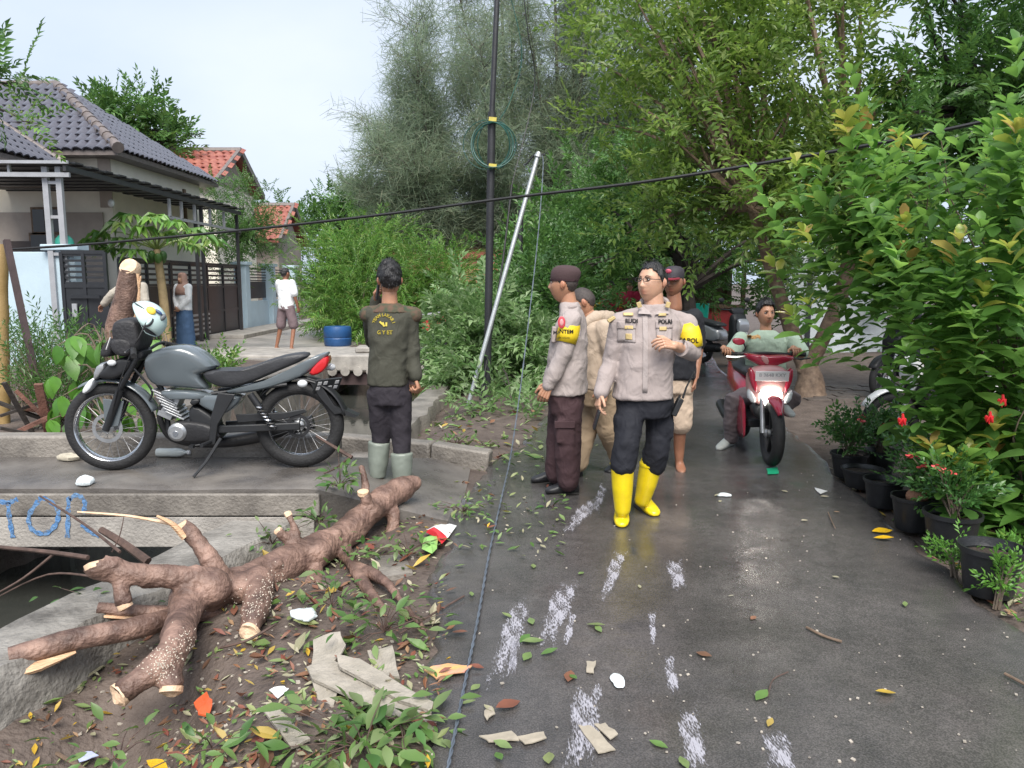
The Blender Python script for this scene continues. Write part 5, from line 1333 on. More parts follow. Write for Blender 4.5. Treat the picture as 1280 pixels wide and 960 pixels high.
# ------------------------------------------------------------------ fallen leaves and rubbish
m_lit = [leafM('fallen_green', [(.07, .15, .03), (.11, .20, .05), (.16, .22, .08), (.22, .25, .10)], rough=.45, trans=.1),
         leafM('fallen_yellow', [(.50, .32, .03), (.42, .30, .06), (.30, .22, .06)], rough=.5, trans=.1),
         leafM('fallen_brown', [(.11, .055, .03), (.20, .10, .05), (.16, .045, .03), (.28, .18, .10)], rough=.6, trans=.05),
         leafM('fallen_pale', [(.34, .32, .20), (.28, .27, .17), (.40, .36, .26)], rough=.6, trans=.1)]
lv0, lf0 = leaf_nice(1, .50, fold=.10, droop=-.05, prof=(.05, .7, 1.0, .7, .05))
lvc, lfc = leaf_nice(1, .42, fold=.34, droop=-.35, prof=(.05, .7, 1.0, .6, .04))
def litter(name, n, ub, vb, size, mats, lab, cat, filt=None, seed=3):
    g = np.random.default_rng(seed); per = {i: ([], [], []) for i in range(4)}; c = 0
    while c < n:
        u = g.uniform(*ub); v = g.uniform(*vb); p = G(u, v)
        if filt and not filt(p): continue
        z = ground_z(p.x, p.y); rl = road_l(p.y)
        if rl < p.x < road_r(p.y): z = .016
        i = g.choice(4, p=mats); a = g.uniform(0, 2 * PI)
        per[i][0].append((p.x, p.y, z + .004 + g.uniform(0, .010))); per[i][1].append((math.cos(a), math.sin(a), g.uniform(-.15, .35))); per[i][2].append(g.uniform(*size)); c += 1
    for i in range(4):
        if per[i][0]:
            fw = np.array(per[i][1]); po = np.array(per[i][0]); sz = np.array(per[i][2]); R_ = frames(fw, roll=.45); h_ = len(po) // 2
            foliage_obj(name, join([bulk(lv0 * np.array([.8, 1, 1]), lf0, po[:h_], R_[:h_], sz[:h_]), bulk(lvc, lfc, po[h_:], R_[h_:], sz[h_:])]), m_lit[i], None, None, 'stuff')
onbank = lambda p: Rb(p.y) + .3 < p.x < road_l(p.y) + .06
litter('leaf_litter', 330, (0, 640), (560, 1010), (.05, .12), [.40, .08, .34, .18], '', '', onbank, 2)
litter('leaf_litter', 1900, (0, 640), (560, 1010), (.015, .055), [.34, .06, .40, .20], '', '', onbank)
litter('leaf_litter', 130, (480, 800), (560, 700), (.03, .07), [.7, .06, .1, .14], '', '', lambda p: road_l(p.y) < p.x < road_l(p.y) + .75, 5)
litter('leaf_litter', 260, (1000, 1280), (560, 800), (.03, .08), [.15, .1, .6, .15], '', '', lambda p: p.x > road_r(p.y) + .02, 6)
litter('leaf_litter', 160, (0, 480), (545, 660), (.04, .10), [.55, .08, .2, .17], '', '', lambda p: Rb(p.y) < p.x < Rb(p.y) + .36, 7)
litter('leaf_litter', 240, (500, 720), (480, 580), (.05, .12), [.75, .05, .12, .08], '', '', lambda p: p.x > Rb(p.y) + .3, 8)
# little crumbs and chips over bank and lane
g = np.random.default_rng(12); cv = MB()
for _ in range(1700):
    u, v = g.uniform(0, 1280), g.uniform(590, 960); p = G(u, v)
    if p.x < Rb(p.y) + .35: continue
    bank = p.x < road_l(p.y)
    if not bank and g.random() < .84: continue
    z = (ground_z(p.x, p.y) if bank or p.x > road_r(p.y) else .012) + .002; s = g.uniform(.003, .010 if not bank else .016)
    cv.box((p.x, p.y, z), (s, s * g.uniform(.5, 1.4), s * .5), (g.uniform(-.3, .3), g.uniform(-.3, .3), g.uniform(0, 3)))
o = cv.build('debris', M('pale_chip', (.22, .19, .16), .8, col2=(.50, .45, .38), scale=9), None, smooth=False); o['kind'] = 'stuff'
# single leaves lying on the asphalt
lm_ = []
for i in range(4):
    me_ = npmesh('road_leaf', lv0, lf0); shade(me_); me_.materials.append(m_lit[i]); lm_.append(me_)
m_lit_y = M('yellow_leaf', (.60, .36, .01), .45, var=.2, scale=20); ly_ = npmesh('yellow_leaf', lv0, lf0); shade(ly_); ly_.materials.append(m_lit_y)
LMK = [('yellow boots', 795, 650), ('black shoes of the beret wearer', 695, 615), ('snack packet', 548, 674), ('crumpled white plastic film', 772, 852), ('double torn boards on the lowest streak', 748, 924), ('two pale board strips', 640, 922), ('food wrapper', 560, 838), ('front wheel of the scooter', 967, 585), ('large yellow leaf', 1090, 664), ('pale stick on the open lane', 1030, 795), ('leftmost paint streak', 640, 800), ('second paint streak', 700, 770), ('rightmost paint streak at the bottom', 972, 940), ('shoe of the rider', 905, 560), ('trailing cable bend', 612, 690), ('third paint streak', 767, 720), ('paint streak below the walker', 842, 720), ('end of the kerb', 612, 577), ('thin dark twig', 966, 850)]
LFU = set()
LFN = ('green', 'yellow', 'brown', 'pale dry')
def road_leaf(u, v, s, i, a, lab=None, group='single leaves on the asphalt', me=None):
    if lab is None:
        for nm, lu, lv_ in sorted(LMK, key=lambda q: (q[1] - u) ** 2 + (q[2] - v) ** 2):
            du, dv = u - lu, v - lv_
            side = ('left of' if du < 0 else 'right of') if abs(du) > abs(dv) else ('beyond' if dv < 0 else 'in front of')
            lab = '%s %s leaf on asphalt %s the %s' % ('broad' if s > .085 else ('small' if s < .058 else 'medium'), LFN[i], side, nm)
            if lab not in LFU: break
        LFU.add(lab)
    p = G(u, v, .02); o = bpy.data.objects.new('fallen_leaf', me or lm_[i]); COL.objects.link(o); o.location = p; o.scale = (s, s, s); o.rotation_euler = (random.uniform(-.08, .12), random.uniform(-.2, .2), a)
    return tag(o, lab, 'leaf', group)
lst = [(667, 710, .06, 0), (730, 715, .05, 0), (568, 708, .06, 0), (640, 772, .06, 0), (662, 772, .07, 0), (650, 803, .08, 0), (680, 800, .10, 0), (733, 780, .09, 0), (752, 790, .06, 0), (663, 815, .08, 0), (676, 818, .08, 0), (605, 835, .06, 2), (712, 843, .05, 0), (710, 852, .09, 2), (650, 876, .11, 2), (565, 790, .07, 2), (618, 890, .06, 3), (686, 940, .08, 0), (945, 875, .09, 0), (1120, 866, .08, 1), (870, 815, .07, 2), (590, 745, .05, 0), (600, 855, .06, 0), (575, 880, .06, 0), (640, 935, .07, 0), (620, 940, .06, 0), (1132, 758, .05, 0), (1010, 650, .06, 3), (1025, 620, .06, 3), (985, 615, .06, 3), (900, 625, .05, 3), (893, 620, .06, 3), (1050, 640, .04, 2), (1040, 720, .04, 3), (800, 735, .04, 3), (945, 770, .05, 2), (910, 745, .03, 3), (835, 935, .07, 0), (850, 945, .07, 0), (960, 908, .05, 1), (640, 640, .06, 0), (655, 655, .06, 0), (598, 650, .05, 3), (620, 600, .05, 0), (700, 590, .06, 0), (560, 900, .06, 0)]
for k, (u, v, s, i) in enumerate(lst): road_leaf(u, v, s, i, (k * 2.4) % 6.28)
road_leaf(1090, 664, .14, 1, -1.4, 'large bright yellow leaf on the lane near the pots', None, ly_)
road_leaf(1092, 672, .11, 1, -1.9, 'narrow yellow leaf beside the large yellow leaf', None, ly_)
road_leaf(205, 886, .10, 1, 1.2, 'yellow leaf on the bank beneath the felled tree stub', None, ly_)
for lf_ in ('yellow leaf on the bank beneath the felled tree stub',):
    for o in COL.objects:
        if o.get('label') == lf_: o.location.z = ground_z(o.location.x, o.location.y) + .04
# leafy sprigs torn from the tree
def sprig(u, v, n, size, lab, mat, h=.12, spread=.16, seed=0, z=None, Y=None):
    p = G(u, v, .01) if Y is None else P(u, v, Y)
    if z is None and Y is None: p.z = max(.0, ground_z(p.x, p.y)) + .01
    t = tag(empty('leafy_sprig', p), lab, 'sprig'); g = np.random.default_rng(seed + int(u)); lv, lf = leaf_nice(1, .42, fold=.12, droop=.2, prof=(.06, .75, 1.0, .65, .06))
    n = int(n * 1.9); pos = np.array(p) + g.normal(0, 1, (n, 3)) * np.array([spread * .8, spread * .6, h * .25]) + np.array([0, 0, h * .32]); pos[:, 2] = np.maximum(pos[:, 2], p.z)
    fw = (pos - np.array(p)) * np.array([1, 1, .6]) / spread + g.normal(0, .55, (n, 3)) + np.array([0, 0, -.15]); mb = MB()
    for q in pos[::4]: mb.tube([tuple(p), tuple((np.array(p) + q) / 2 + np.array([0, 0, .015])), tuple(q)], [.003, .0025, .0015], 4, cap=False)
    mb.build('stem', m_twig, t, origin=p)
    foliage_obj('foliage', bulk(lv, lf, pos, frames(fw, roll=.6), g.uniform(.6, 1.25, n) * size), mat, t, p).data.shade_smooth(); return t
m_lf_sprig = leafM('sprig_leaf', [(.05, .13, .03), (.09, .18, .045), (.13, .22, .06), (.19, .25, .11)], rough=.42)
for k, a in enumerate(((455, 935, 40, .09, 'large leafy sprig at the bottom edge beside the broken roof sheet', .16, .19), (500, 905, 22, .09, 'leafy sprig lying against the asphalt edge near the bottom', .10, .12), (480, 790, 34, .075, 'bright leafy sprig between the felled trunk and the asphalt', .18, .14), (415, 760, 20, .07, 'small sprig under the middle of the felled trunk', .2, .10), (340, 680, 26, .06, 'bright sprig behind the middle of the felled trunk', .12, .14), (440, 700, 18, .06, 'sprig at the right flank of the felled trunk', .14, .10), (510, 690, 22, .06, 'sprig behind the crisp packet', .12, .12), (150, 945, 12, .07, 'leafy sprig at the bottom left of the bank', .12, .12), (265, 935, 10, .07, 'leafy tuft at the bottom of the bank left of the broken sheet', .10, .10), (120, 755, 22, .06, 'sprig hanging over the canal coping', .10, .14), (580, 640, 30, .055, 'sprig strewn on the lane behind the fallen cable', .10, .14), (690, 634, 10, .05, 'small sprig on the lane in front of the black shoes', .07, .06), (570, 555, 40, .06, 'sprig pile on the kerb beyond the person in olive', .14, .2), (300, 645, 14, .05, 'tuft growing at the end of the slab bridge', .12, .08), (775, 555, 14, .05, 'sprig on the lane between the two uniformed people', .06, .1), (60, 548, 16, .10, 'wilted pale leaf bunch on the bridge kerb', .05, .12))):
    u, v, n, s, lab, h, sp = a; sprig(u, v, n, s, lab, m_lf_sprig if k not in (15,) else m_lit[3], h, sp, k)
sprig(425, 610, 26, .07, 'bright sprig standing up from the felled trunk by the rear wheel', m_lf_sprig, .22, .09, 40, 0, 4.75)
sprig(400, 655, 16, .07, 'bright sprig hanging at the upper side of the felled trunk', m_lf_sprig, .16, .07, 41, 0, 4.5)
sprig(165, 640, 10, .05, 'pale sprig on the torn upright limb', m_lf_sprig, .08, .05, 42, 0, 3.65) if False else None
# ------------------------------------------------------------------ vehicles
m_tyre = M('rubber', (.014, .014, .015), .75, var=.25, scale=20, bump=.3, bscale=70)
m_chrome = M('bright_metal', (.62, .63, .65), .22, metal=1.0, var=.1, bump=.03)
m_alu = M('cast_aluminium', (.40, .41, .42), .42, metal=.8, var=.15, bump=.1)
m_gunm = M('grey_blue_paint', (.105, .125, .138), .25, var=.06, bump=0, coat=.6)
m_blackp = M('black_plastic', (.014, .015, .017), .48, var=.2, bump=.06)
m_seat = M('black_vinyl', (.030, .031, .035), .5, var=.15, scale=10, bump=.15, bscale=90)
m_engine = M('engine_black', (.022, .022, .024), .5, metal=.3, var=.3)
m_redl = M('red_lens', (.50, .015, .02), .12, var=.1, bump=0, coat=.5)
m_clear = M('clear_lens', (.62, .64, .66), .12, var=.1, bump=0, coat=.5)
m_plate = M('plate_black', (.03, .033, .036), .4, var=.2)
m_platew = M('plate_white', (.72, .72, .72), .4, var=.05, bump=0)
m_bag = M('black_nylon', (.020, .020, .023), .62, var=.2, scale=16, bump=.3, bscale=50)

m_spoke = M('dull_spoke', (.25, .25, .26), .4, metal=.8, var=.1, bump=0)
def wheel(root, c, R, tyre_w, rim_mat, spokes='wire', n=32, rim_w=.06, name='wheel', disc=True):
    """axle along y at local c"""
    c = Vector(c); w_ = empty(name, c); w_.parent = root
    tw = tyre_w / 2; rr = R - tyre_w * .85
    prof = []
    for a in np.linspace(-PI * .82, PI * .82, 15): prof.append((R - tw * 1.02 + tw * 1.02 * math.cos(a), tw * math.sin(a)))
    mb = MB(); mb.lathe(prof, 48, axis='y'); mb.build('tyre', m_tyre, w_)
    mb = MB(); mb.lathe([(rr + .006, -rim_w / 2), (rr + .002, -rim_w / 2 - .004), (rr - .012, -rim_w / 2 + .008), (rr - .016, 0), (rr - .012, rim_w / 2 - .008), (rr + .002, rim_w / 2 + .004), (rr + .006, rim_w / 2)], 48, axis='y'); mb.build('rim', rim_mat, w_)
    mb = MB(); mb.lathe([(.001, -.065), (.022, -.065), (.04, -.05), (.03, -.04), (.03, .04), (.04, .05), (.022, .065), (.001, .065)], 20, axis='y'); mb.build('hub', m_alu, w_)
    mb = MB()
    if spokes == 'wire':
        for i in range(n):
            a = 2 * PI * i / n; s = 1 if i % 2 else -1; b = a + (.35 if (i // 2) % 2 else -.35)
            mb.tube([(math.cos(b) * .036, s * .045, math.sin(b) * .036), (math.cos(a) * (rr - .012), 0, math.sin(a) * (rr - .012))], .0016, 4, cap=False)
        mb.build('spokes', m_spoke, w_)
    else:
        for i in range(spokes):
            a = 2 * PI * i / spokes; d = Vector((math.cos(a), 0, math.sin(a))); t = Vector((-d.z, 0, d.x))
            mb.bar(d * .03, d * (rr - .006) + t * .02, .030, .036, up=Vector((0, 1, 0)))
        mb.build('spokes', rim_mat, w_)
    if disc:
        mb = MB(); mb.lathe([(.078, -.058), (.102, -.058), (.102, -.054), (.078, -.054)], 32, axis='y', closed=True); mb.build('brake_disc', m_alu, w_)
    return w_

def motorcycle():
    s = .0058; X0, Z0 = 250.0, 586.0
    def q(u, v): return ((u - X0) * s, (Z0 - v) * s)
    def qq(pts): return [q(*p) for p in pts]
    a, b = G(138, 582, .25), G(362, 588, .25); mid = (a + b) / 2
    root = tag(empty('motorcycle', (-2.14, 5.30, .242), .07), 'parked grey-blue motorcycle with black seat on the slab bridge', 'motorcycle')
    def part(mb, name, mat, par=None, **k): return mb.build(name, mat, par or root, **k)
    fw, rw = q(138, 529), q(361, 533); R = .308
    wheel(root, (fw[0], 0, R), R, .085, m_chrome); wheel(root, (rw[0], 0, R), R, .095, m_chrome, disc=False)
    # tank
    tank = [(186, 474), (184, 455), (190, 444), (205, 437), (225, 433), (243, 437), (258, 449), (270, 460), (262, 466), (246, 468), (252, 480), (262, 490), (240, 486), (212, 484), (196, 484)]
    mb = MB(); mb.pillow(qq(tank), lambda x, z: .135 - .28 * max(0, .82 - z) * .6, cen=q(222, 460)); part(mb, 'tank', m_gunm, sub=1)
    mb = MB(); mb.pillow(qq([(232, 434), (246, 438), (262, 452), (272, 461), (262, 463), (246, 452), (234, 444)]), .05); part(mb, 'tank_ridge', m_gunm, sub=1)
    mb = MB(); mb.pillow(qq([(198, 486), (240, 488), (262, 492), (258, 500), (232, 498), (212, 500), (204, 494)]), .115); part(mb, 'shroud', m_gunm, sub=1)
    # seat
    seat = [(247, 468), (262, 463), (282, 466), (300, 463), (320, 456), (345, 447), (372, 443), (380, 447), (366, 456), (340, 466), (318, 476), (298, 484), (275, 487), (258, 480)]
    mb = MB(); mb.pillow(qq(seat), lambda x, z: .13 - .10 * max(0, x - .25)); part(mb, 'seat', m_seat, sub=1)
    # tail
    tail = [(270, 489), (300, 487), (322, 478), (345, 467), (372, 456), (384, 447), (403, 442), (398, 449), (388, 458), (372, 472), (350, 480), (330, 487), (305, 492), (282, 494)]
    mb = MB(); mb.pillow(qq(tail), lambda x, z: .125 - .09 * max(0, x - .2), cen=q(330, 475)); part(mb, 'tail_cowl', m_gunm, sub=1)
    mb = MB(); mb.pillow(qq([(370, 473), (386, 455), (402, 444), (400, 462), (386, 473)]), .085); part(mb, 'tail_light', m_redl, sub=1)
    side = [(240, 492), (262, 492), (284, 495), (300, 494), (292, 506), (280, 515), (270, 520), (258, 512), (244, 506)]
    mb = MB(); mb.pillow(qq(side), .11); part(mb, 'side_panel', m_gunm, sub=1)
    mb = MB(); mb.pillow(qq([(236, 500), (252, 512), (268, 522), (268, 545), (240, 545), (230, 520)]), .09); part(mb, 'side_panel', m_blackp, sub=1)
    mb = MB(); mb.pillow(qq([(235, 497), (256, 496), (246, 505), (238, 507)]), .12); part(mb, 'air_scoop', m_blackp, sub=1)
    # engine
    mb = MB()
    for i in range(7):
        t = i / 6; c = Vector((q(204 + 14 * t, 0)[0], 0, q(0, 492 + 26 * t)[1])); mb.box(c, (.135, .17, .012), (0, .45, 0))
    mb.box((q(211, 0)[0], 0, q(0, 506)[1]), (.10, .13, .19), (0, .45, 0)); part(mb, 'cylinder', m_alu, bevel=.003)
    mb = MB(); mb.pillow(qq([(199, 488), (216, 484), (222, 492), (206, 498)]), .085); part(mb, 'cylinder_head', m_alu, sub=1)
    mb = MB(); mb.pillow(qq([(208, 530), (222, 522), (245, 525), (268, 530), (275, 545), (262, 552), (230, 552), (212, 548)]), .115); part(mb, 'crankcase', m_engine, sub=1)
    mb = MB(); mb.lathe([(.001, -.135), (.045, -.135), (.062, -.12), (.066, -.09)], 22, (q(222, 0)[0], 0, q(0, 537)[1]), 'y'); part(mb, 'engine_cover', m_alu)
    mb = MB(); mb.lathe([(.001, -.14), (.018, -.14), (.022, -.13)], 14, (q(221, 0)[0], 0, q(0, 538)[1]), 'y'); part(mb, 'cover_cap', m_chrome)
    mb = MB(); mb.tube(catmull([(q(203, 0)[0], -.05, q(0, 505)[1]), (q(198, 0)[0], -.03, q(0, 525)[1]), (q(212, 0)[0], .05, q(0, 553)[1]), (q(280, 0)[0], .12, q(0, 556)[1]), (q(372, 0)[0], .16, q(0, 535)[1])], 6), lerpl([.02, .02, .022, .045, .05], 25), 10); part(mb, 'exhaust', m_engine)
    # frame, swingarm, shocks, stand, pegs
    mb = MB(); mb.tube(catmull([(*q(186, 470)[:1], 0, q(0, 470)[1]), (q(200, 0)[0], 0, q(0, 490)[1]), (q(205, 0)[0], 0, q(0, 540)[1])], 5), .02, 8)
    part(mb, 'down_tube', m_blackp)
    for y in (-.08, .08):
        mb = MB(); mb.tube([(q(262, 0)[0], y, q(0, 492)[1]), (q(350, 0)[0], y * .9, q(0, 482)[1])], .014, 8); part(mb, 'subframe_rail', m_blackp)
    for y in (-.09, .09):
        mb = MB(); mb.bar((q(268, 0)[0], y, q(0, 535)[1]), (q(364, 0)[0], y, q(0, 532)[1]), .03, .05); part(mb, 'swingarm', m_blackp, bevel=.006)
        mb = MB(); A_ = Vector((q(308, 0)[0], y * 1.25, q(0, 492)[1])); B_ = Vector((q(335, 0)[0], y * 1.25, q(0, 535)[1]))
        mb.tube([A_, A_.lerp(B_, .4)], .024, 12); mb.tube([A_.lerp(B_, .35), B_], .012, 10); sh = part(mb, 'shock_absorber', m_blackp)
        mb = MB(); pts = [A_.lerp(B_, .3 + .62 * t) + Vector((math.cos(t * 44) * .024, math.sin(t * 44) * .024, 0)) for t in np.linspace(0, 1, 90)]; mb.tube(pts, .0048, 5); part(mb, 'spring', m_chrome, sh)
    mb = MB(); mb.prism(qq([(288, 518), (345, 516), (368, 512), (372, 516), (345, 524), (290, 528)]), -.075, -.055); part(mb, 'chain_guard', m_blackp, bevel=.004)
    mb = MB(); mb.lathe([(.06, -.068), (.082, -.068), (.082, -.06), (.06, -.06)], 30, (rw[0], 0, R), 'y', closed=True)
    for i in range(5):
        a_ = i * 2 * PI / 5; mb.bar((rw[0], -.064, R), (rw[0] + math.cos(a_) * .07, -.064, R + math.sin(a_) * .07), .012, .008)
    part(mb, 'sprocket', m_engine)
    mb = MB(); mb.tube([(q(272, 0)[0], -.12, q(0, 545)[1]), (q(258, 0)[0], -.20, q(0, 570)[1]), (q(247, 0)[0], -.27, .008)], [.013, .011, .010], 8); part(mb, 'side_stand', m_blackp)
    mb = MB(); mb.tube([(q(262, 0)[0], -.10, q(0, 548)[1]), (q(256, 0)[0], -.24, q(0, 549)[1])], .014, 8); part(mb, 'foot_peg', m_blackp)
    mb = MB(); mb.tube([(q(240, 0)[0], -.13, q(0, 553)[1]), (q(262, 0)[0], -.13, q(0, 550)[1])], .006, 6); mb.box((q(240, 0)[0], -.15, q(0, 553)[1]), (.03, .05, .02)); part(mb, 'gear_lever', m_blackp)
    mb = MB(); mb.prism(qq([(272, 490), (292, 492), (270, 528), (266, 552), (258, 552), (262, 520)]), -.135, -.115); part(mb, 'heel_guard', m_blackp, bevel=.005)
    # fork, fender, headlight
    for y in (-.085, .085):
        mb = MB(); mb.tube([(q(180, 0)[0], y, q(0, 448)[1]), (q(152, 0)[0], y, q(0, 495)[1])], .019, 10); part(mb, 'fork_tube', m_blackp)
        mb = MB(); mb.tube([(q(158, 0)[0], y, q(0, 486)[1]), (fw[0], y, R - .01)], [.027, .024], 12); part(mb, 'fork_leg', m_blackp)
    def arc(c, R0, a0, a1, w0, mat, name, n=20, th=.006):
        mb = MB()
        for i in range(n + 1):
            a_ = math.radians(a0 + (a1 - a0) * i / n)
            for k in range(7):
                f = (k / 6 - .5) * 2; r = R0 + .02 * (1 - f * f); mb.v.append((c[0] + math.cos(a_) * r, f * w0, c[1] + math.sin(a_) * r))
        for i in range(n):
            for k in range(6): mb.f.append((i * 7 + k, i * 7 + k + 1, i * 7 + k + 8, i * 7 + k + 7)); mb.m.append(0)
        o = part(mb, name, mat); md = o.modifiers.new('t', 'SOLIDIFY'); md.thickness = th; return o
    arc((fw[0], R), R + .022, 20, 122, .068, m_gunm, 'front_fender')
    mb = MB(); mb.prism(qq([(136, 497), (160, 500), (152, 530), (136, 532)]), -.072, -.064); part(mb, 'fender_stay', m_gunm, bevel=.004)
    arc((rw[0], R), R + .02, 12, 140, .07, m_blackp, 'rear_fender')
    mb = MB(); mb.pillow(qq([(128, 472), (140, 462), (150, 452), (166, 446), (178, 450), (172, 462), (160, 472), (146, 476)]), .11); part(mb, 'headlight_cowl', m_blackp, sub=2)
    mb = MB(); mb.pillow(qq([(131, 455), (146, 452), (142, 464), (132, 474), (126, 478)]), .10); part(mb, 'cowl_trim', m_alu, sub=1)
    mb = MB(); mb.pillow(qq([(124, 472), (132, 470), (126, 486), (114, 494), (112, 488)]), .095); part(mb, 'headlight', m_clear, sub=1)
    for y in (-.12, .12):
        mb = MB(); mb.ell((q(153, 0)[0], y, q(0, 454)[1]), (.03, .022, .022)); part(mb, 'indicator', m_clear)
    # handlebar
    mb = MB(); mb.tube(catmull([(q(196, 0)[0], -.36, q(0, 441)[1]), (q(186, 0)[0], -.25, q(0, 436)[1]), (q(180, 0)[0], -.1, q(0, 442)[1]), (q(180, 0)[0], .1, q(0, 442)[1]), (q(186, 0)[0], .25, q(0, 436)[1]), (q(196, 0)[0], .36, q(0, 441)[1])], 6), .012, 8); part(mb, 'handlebar', m_blackp)
    for y in (-1, 1):
        mb = MB(); mb.tube([(q(189, 0)[0], y * .27, q(0, 437)[1]), (q(197, 0)[0], y * .385, q(0, 442)[1])], .019, 12); part(mb, 'grip', m_tyre)
        mb = MB(); mb.tube([(q(183, 0)[0], y * .24, q(0, 436)[1]), (q(186, 0)[0], y * .36, q(0, 438)[1])], .006, 6); part(mb, 'lever', m_chrome)
    mb = MB(); mb.pillow(qq([(164, 448), (176, 436), (190, 440), (186, 452), (172, 456)]), .09); part(mb, 'instrument_panel', m_blackp, sub=1)
    mb = MB(); mb.tube(catmull([(q(170, 0)[0], -.09, q(0, 455)[1]), (q(192, 0)[0], -.07, q(0, 486)[1]), (q(188, 0)[0], -.05, q(0, 500)[1])], 5), .008, 6); mb.tube(catmull([(q(176, 0)[0], -.13, q(0, 442)[1]), (q(160, 0)[0], -.13, q(0, 480)[1]), (q(146, 0)[0], -.10, q(0, 520)[1])], 5), .005, 5); part(mb, 'cables', m_blackp)
    # rear: plate, indicators, mud flap
    mb = MB(); mb.prism(qq([(372, 474), (386, 478), (404, 508), (414, 518), (404, 520), (388, 500)]), -.06, .06); part(mb, 'plate_holder', m_blackp, bevel=.004)
    pc = Vector((q(396, 0)[0], -.03, q(0, 484)[1])); R3 = Euler((0, -.62, .35)).to_matrix()
    mb = MB(); mb.box(pc, (.012, .20, .115), Euler((0, .62, -.9)).to_matrix()); pl_ = part(mb, 'license_plate', m_plate, bevel=.004)
    mb = MB()
    for i in range(4):
        for j in range(2):
            if (i + j) % 3 == 2: continue
            cc = pc + Euler((0, .62, -.9)).to_matrix() @ Vector((.008, -.07 + i * .045, .026 - j * .045)); mb.box(cc, (.003, .028, .028), Euler((0, .62, -.9)).to_matrix())
    part(mb, 'plate_characters', m_platew, pl_)
    for y, u, v in ((-.13, 370, 480), (.10, 397, 465)):
        mb = MB(); mb.ell((q(u, 0)[0], y, q(0, v)[1]), (.035, .026, .026)); mb.tube([(q(u - 4, 0)[0], y * .4, q(0, v)[1]), (q(u, 0)[0], y, q(0, v)[1])], .009, 6); part(mb, 'indicator', m_clear)
    mb = MB(); mb.prism(qq([(398, 506), (412, 512), (432, 522), (428, 524), (408, 518)]), -.055, .055); part(mb, 'mud_flap', m_blackp)
    return root, q
moto, mq = motorcycle()
# helmet resting on the mirror/handlebar, bag strapped in front
MW = Matrix.Translation(moto.location) @ Matrix.Rotation(.07, 4, 'Z')
def mloc(u, v, y=0.0): x, z = mq(u, v); return MW @ Vector((x, y, z))
hp = mloc(198, 404, -.18)
hm = tag(empty('helmet', hp, .07), 'pale mint open-face helmet with yellow and blue stickers on the handlebar', 'helmet'); hm.rotation_euler = (-.42, .50, .10); hm.scale = (.90, .90, .90)
m_helm = M('mint_shell', (.48, .62, .60), .25, var=.05, bump=0, coat=.5); m_lin = M('helmet_lining', (.02, .02, .022), .8)
def helmet_shell(R=(.150, .125, .140)):
    mb = MB(); nu, nv = 32, 16
    for j in range(nv + 1):
        t = (PI * .66) * j / nv
        for i in range(nu):
            a = 2 * PI * i / nu; c = math.cos(a)
            # facing -x: front edge cut higher
            tt = t * (1 - .42 * max(0, -c + .15) ** 1.2)
            mb.v.append((R[0] * math.sin(tt) * c, R[1] * math.sin(tt) * math.sin(a), R[2] * math.cos(tt)))
    for j in range(nv):
        for i in range(nu):
            i2 = (i + 1) % nu; mb.f.append((j * nu + i, (j + 1) * nu + i, (j + 1) * nu + i2, j * nu + i2)); mb.m.append(0)
    return mb
o = helmet_shell().build('shell', m_helm, hm); md = o.modifiers.new('t', 'SOLIDIFY'); md.thickness = .008
o = helmet_shell((.138, .114, .128)).build('lining', m_lin, hm)
for c, r, m_ in (((.03, -.118, .055), (.035, .01, .028), M('yellow_sticker', (.62, .46, .05), .4)), ((.075, -.100, .075), (.03, .01, .012), M('navy_sticker', (.03, .06, .16), .4)), ((.062, -.106, -.025), (.022, .010, .042), m_plate), ((.060, -.111, -.025), (.012, .010, .030), m_helm), ((-.06, -.108, .05), (.06, .006, .005), m_plate), ((.11, -.07, .06), (.02, .02, .03), M('grey_vent', (.12, .13, .14), .5))):
    mb = MB(); mb.ell(c, r, (0, .15, .15 if c[0] > 0 else -.2)); mb.build('sticker', m_, hm)
mb = MB(); mb.tube(catmull([(.05, -.11, -.06), (.06, -.10, -.16), (.05, -.06, -.20)], 4), .006, 5); mb.build('chin_strap', m_lin, hm)
bp_ = mloc(170, 424, -.02); bg_ = tag(empty('handlebar_bag', bp_, .07), 'black nylon bag strapped in front of the motorcycle handlebar', 'bag')
def qb(u, v): return ((u - 170) * .0058, (424 - v) * .0058)
mb = MB(); mb.pillow([qb(*p) for p in ((155, 430), (154, 412), (160, 403), (176, 401), (186, 405), (188, 418), (190, 434), (180, 444), (162, 444))], .13); mb.build('body', m_bag, bg_, sub=2)
mb = MB(); mb.pillow([qb(*p) for p in ((150, 432), (156, 424), (174, 424), (182, 432), (178, 448), (158, 448))], .14); mb.build('pocket', m_bag, bg_, sub=2)
mb = MB(); mb.pillow([qb(*p) for p in ((138, 442), (152, 422), (156, 428), (156, 446), (140, 450))], .11); mb.build('visor', m_bag, bg_, sub=1)
mb = MB(); mb.bar((qb(157, 0)[0] - .005, -.135, .0), (qb(152, 0)[0] - .01, -.13, -.08), .012, .004); mb.build('piping', m_platew, bg_)

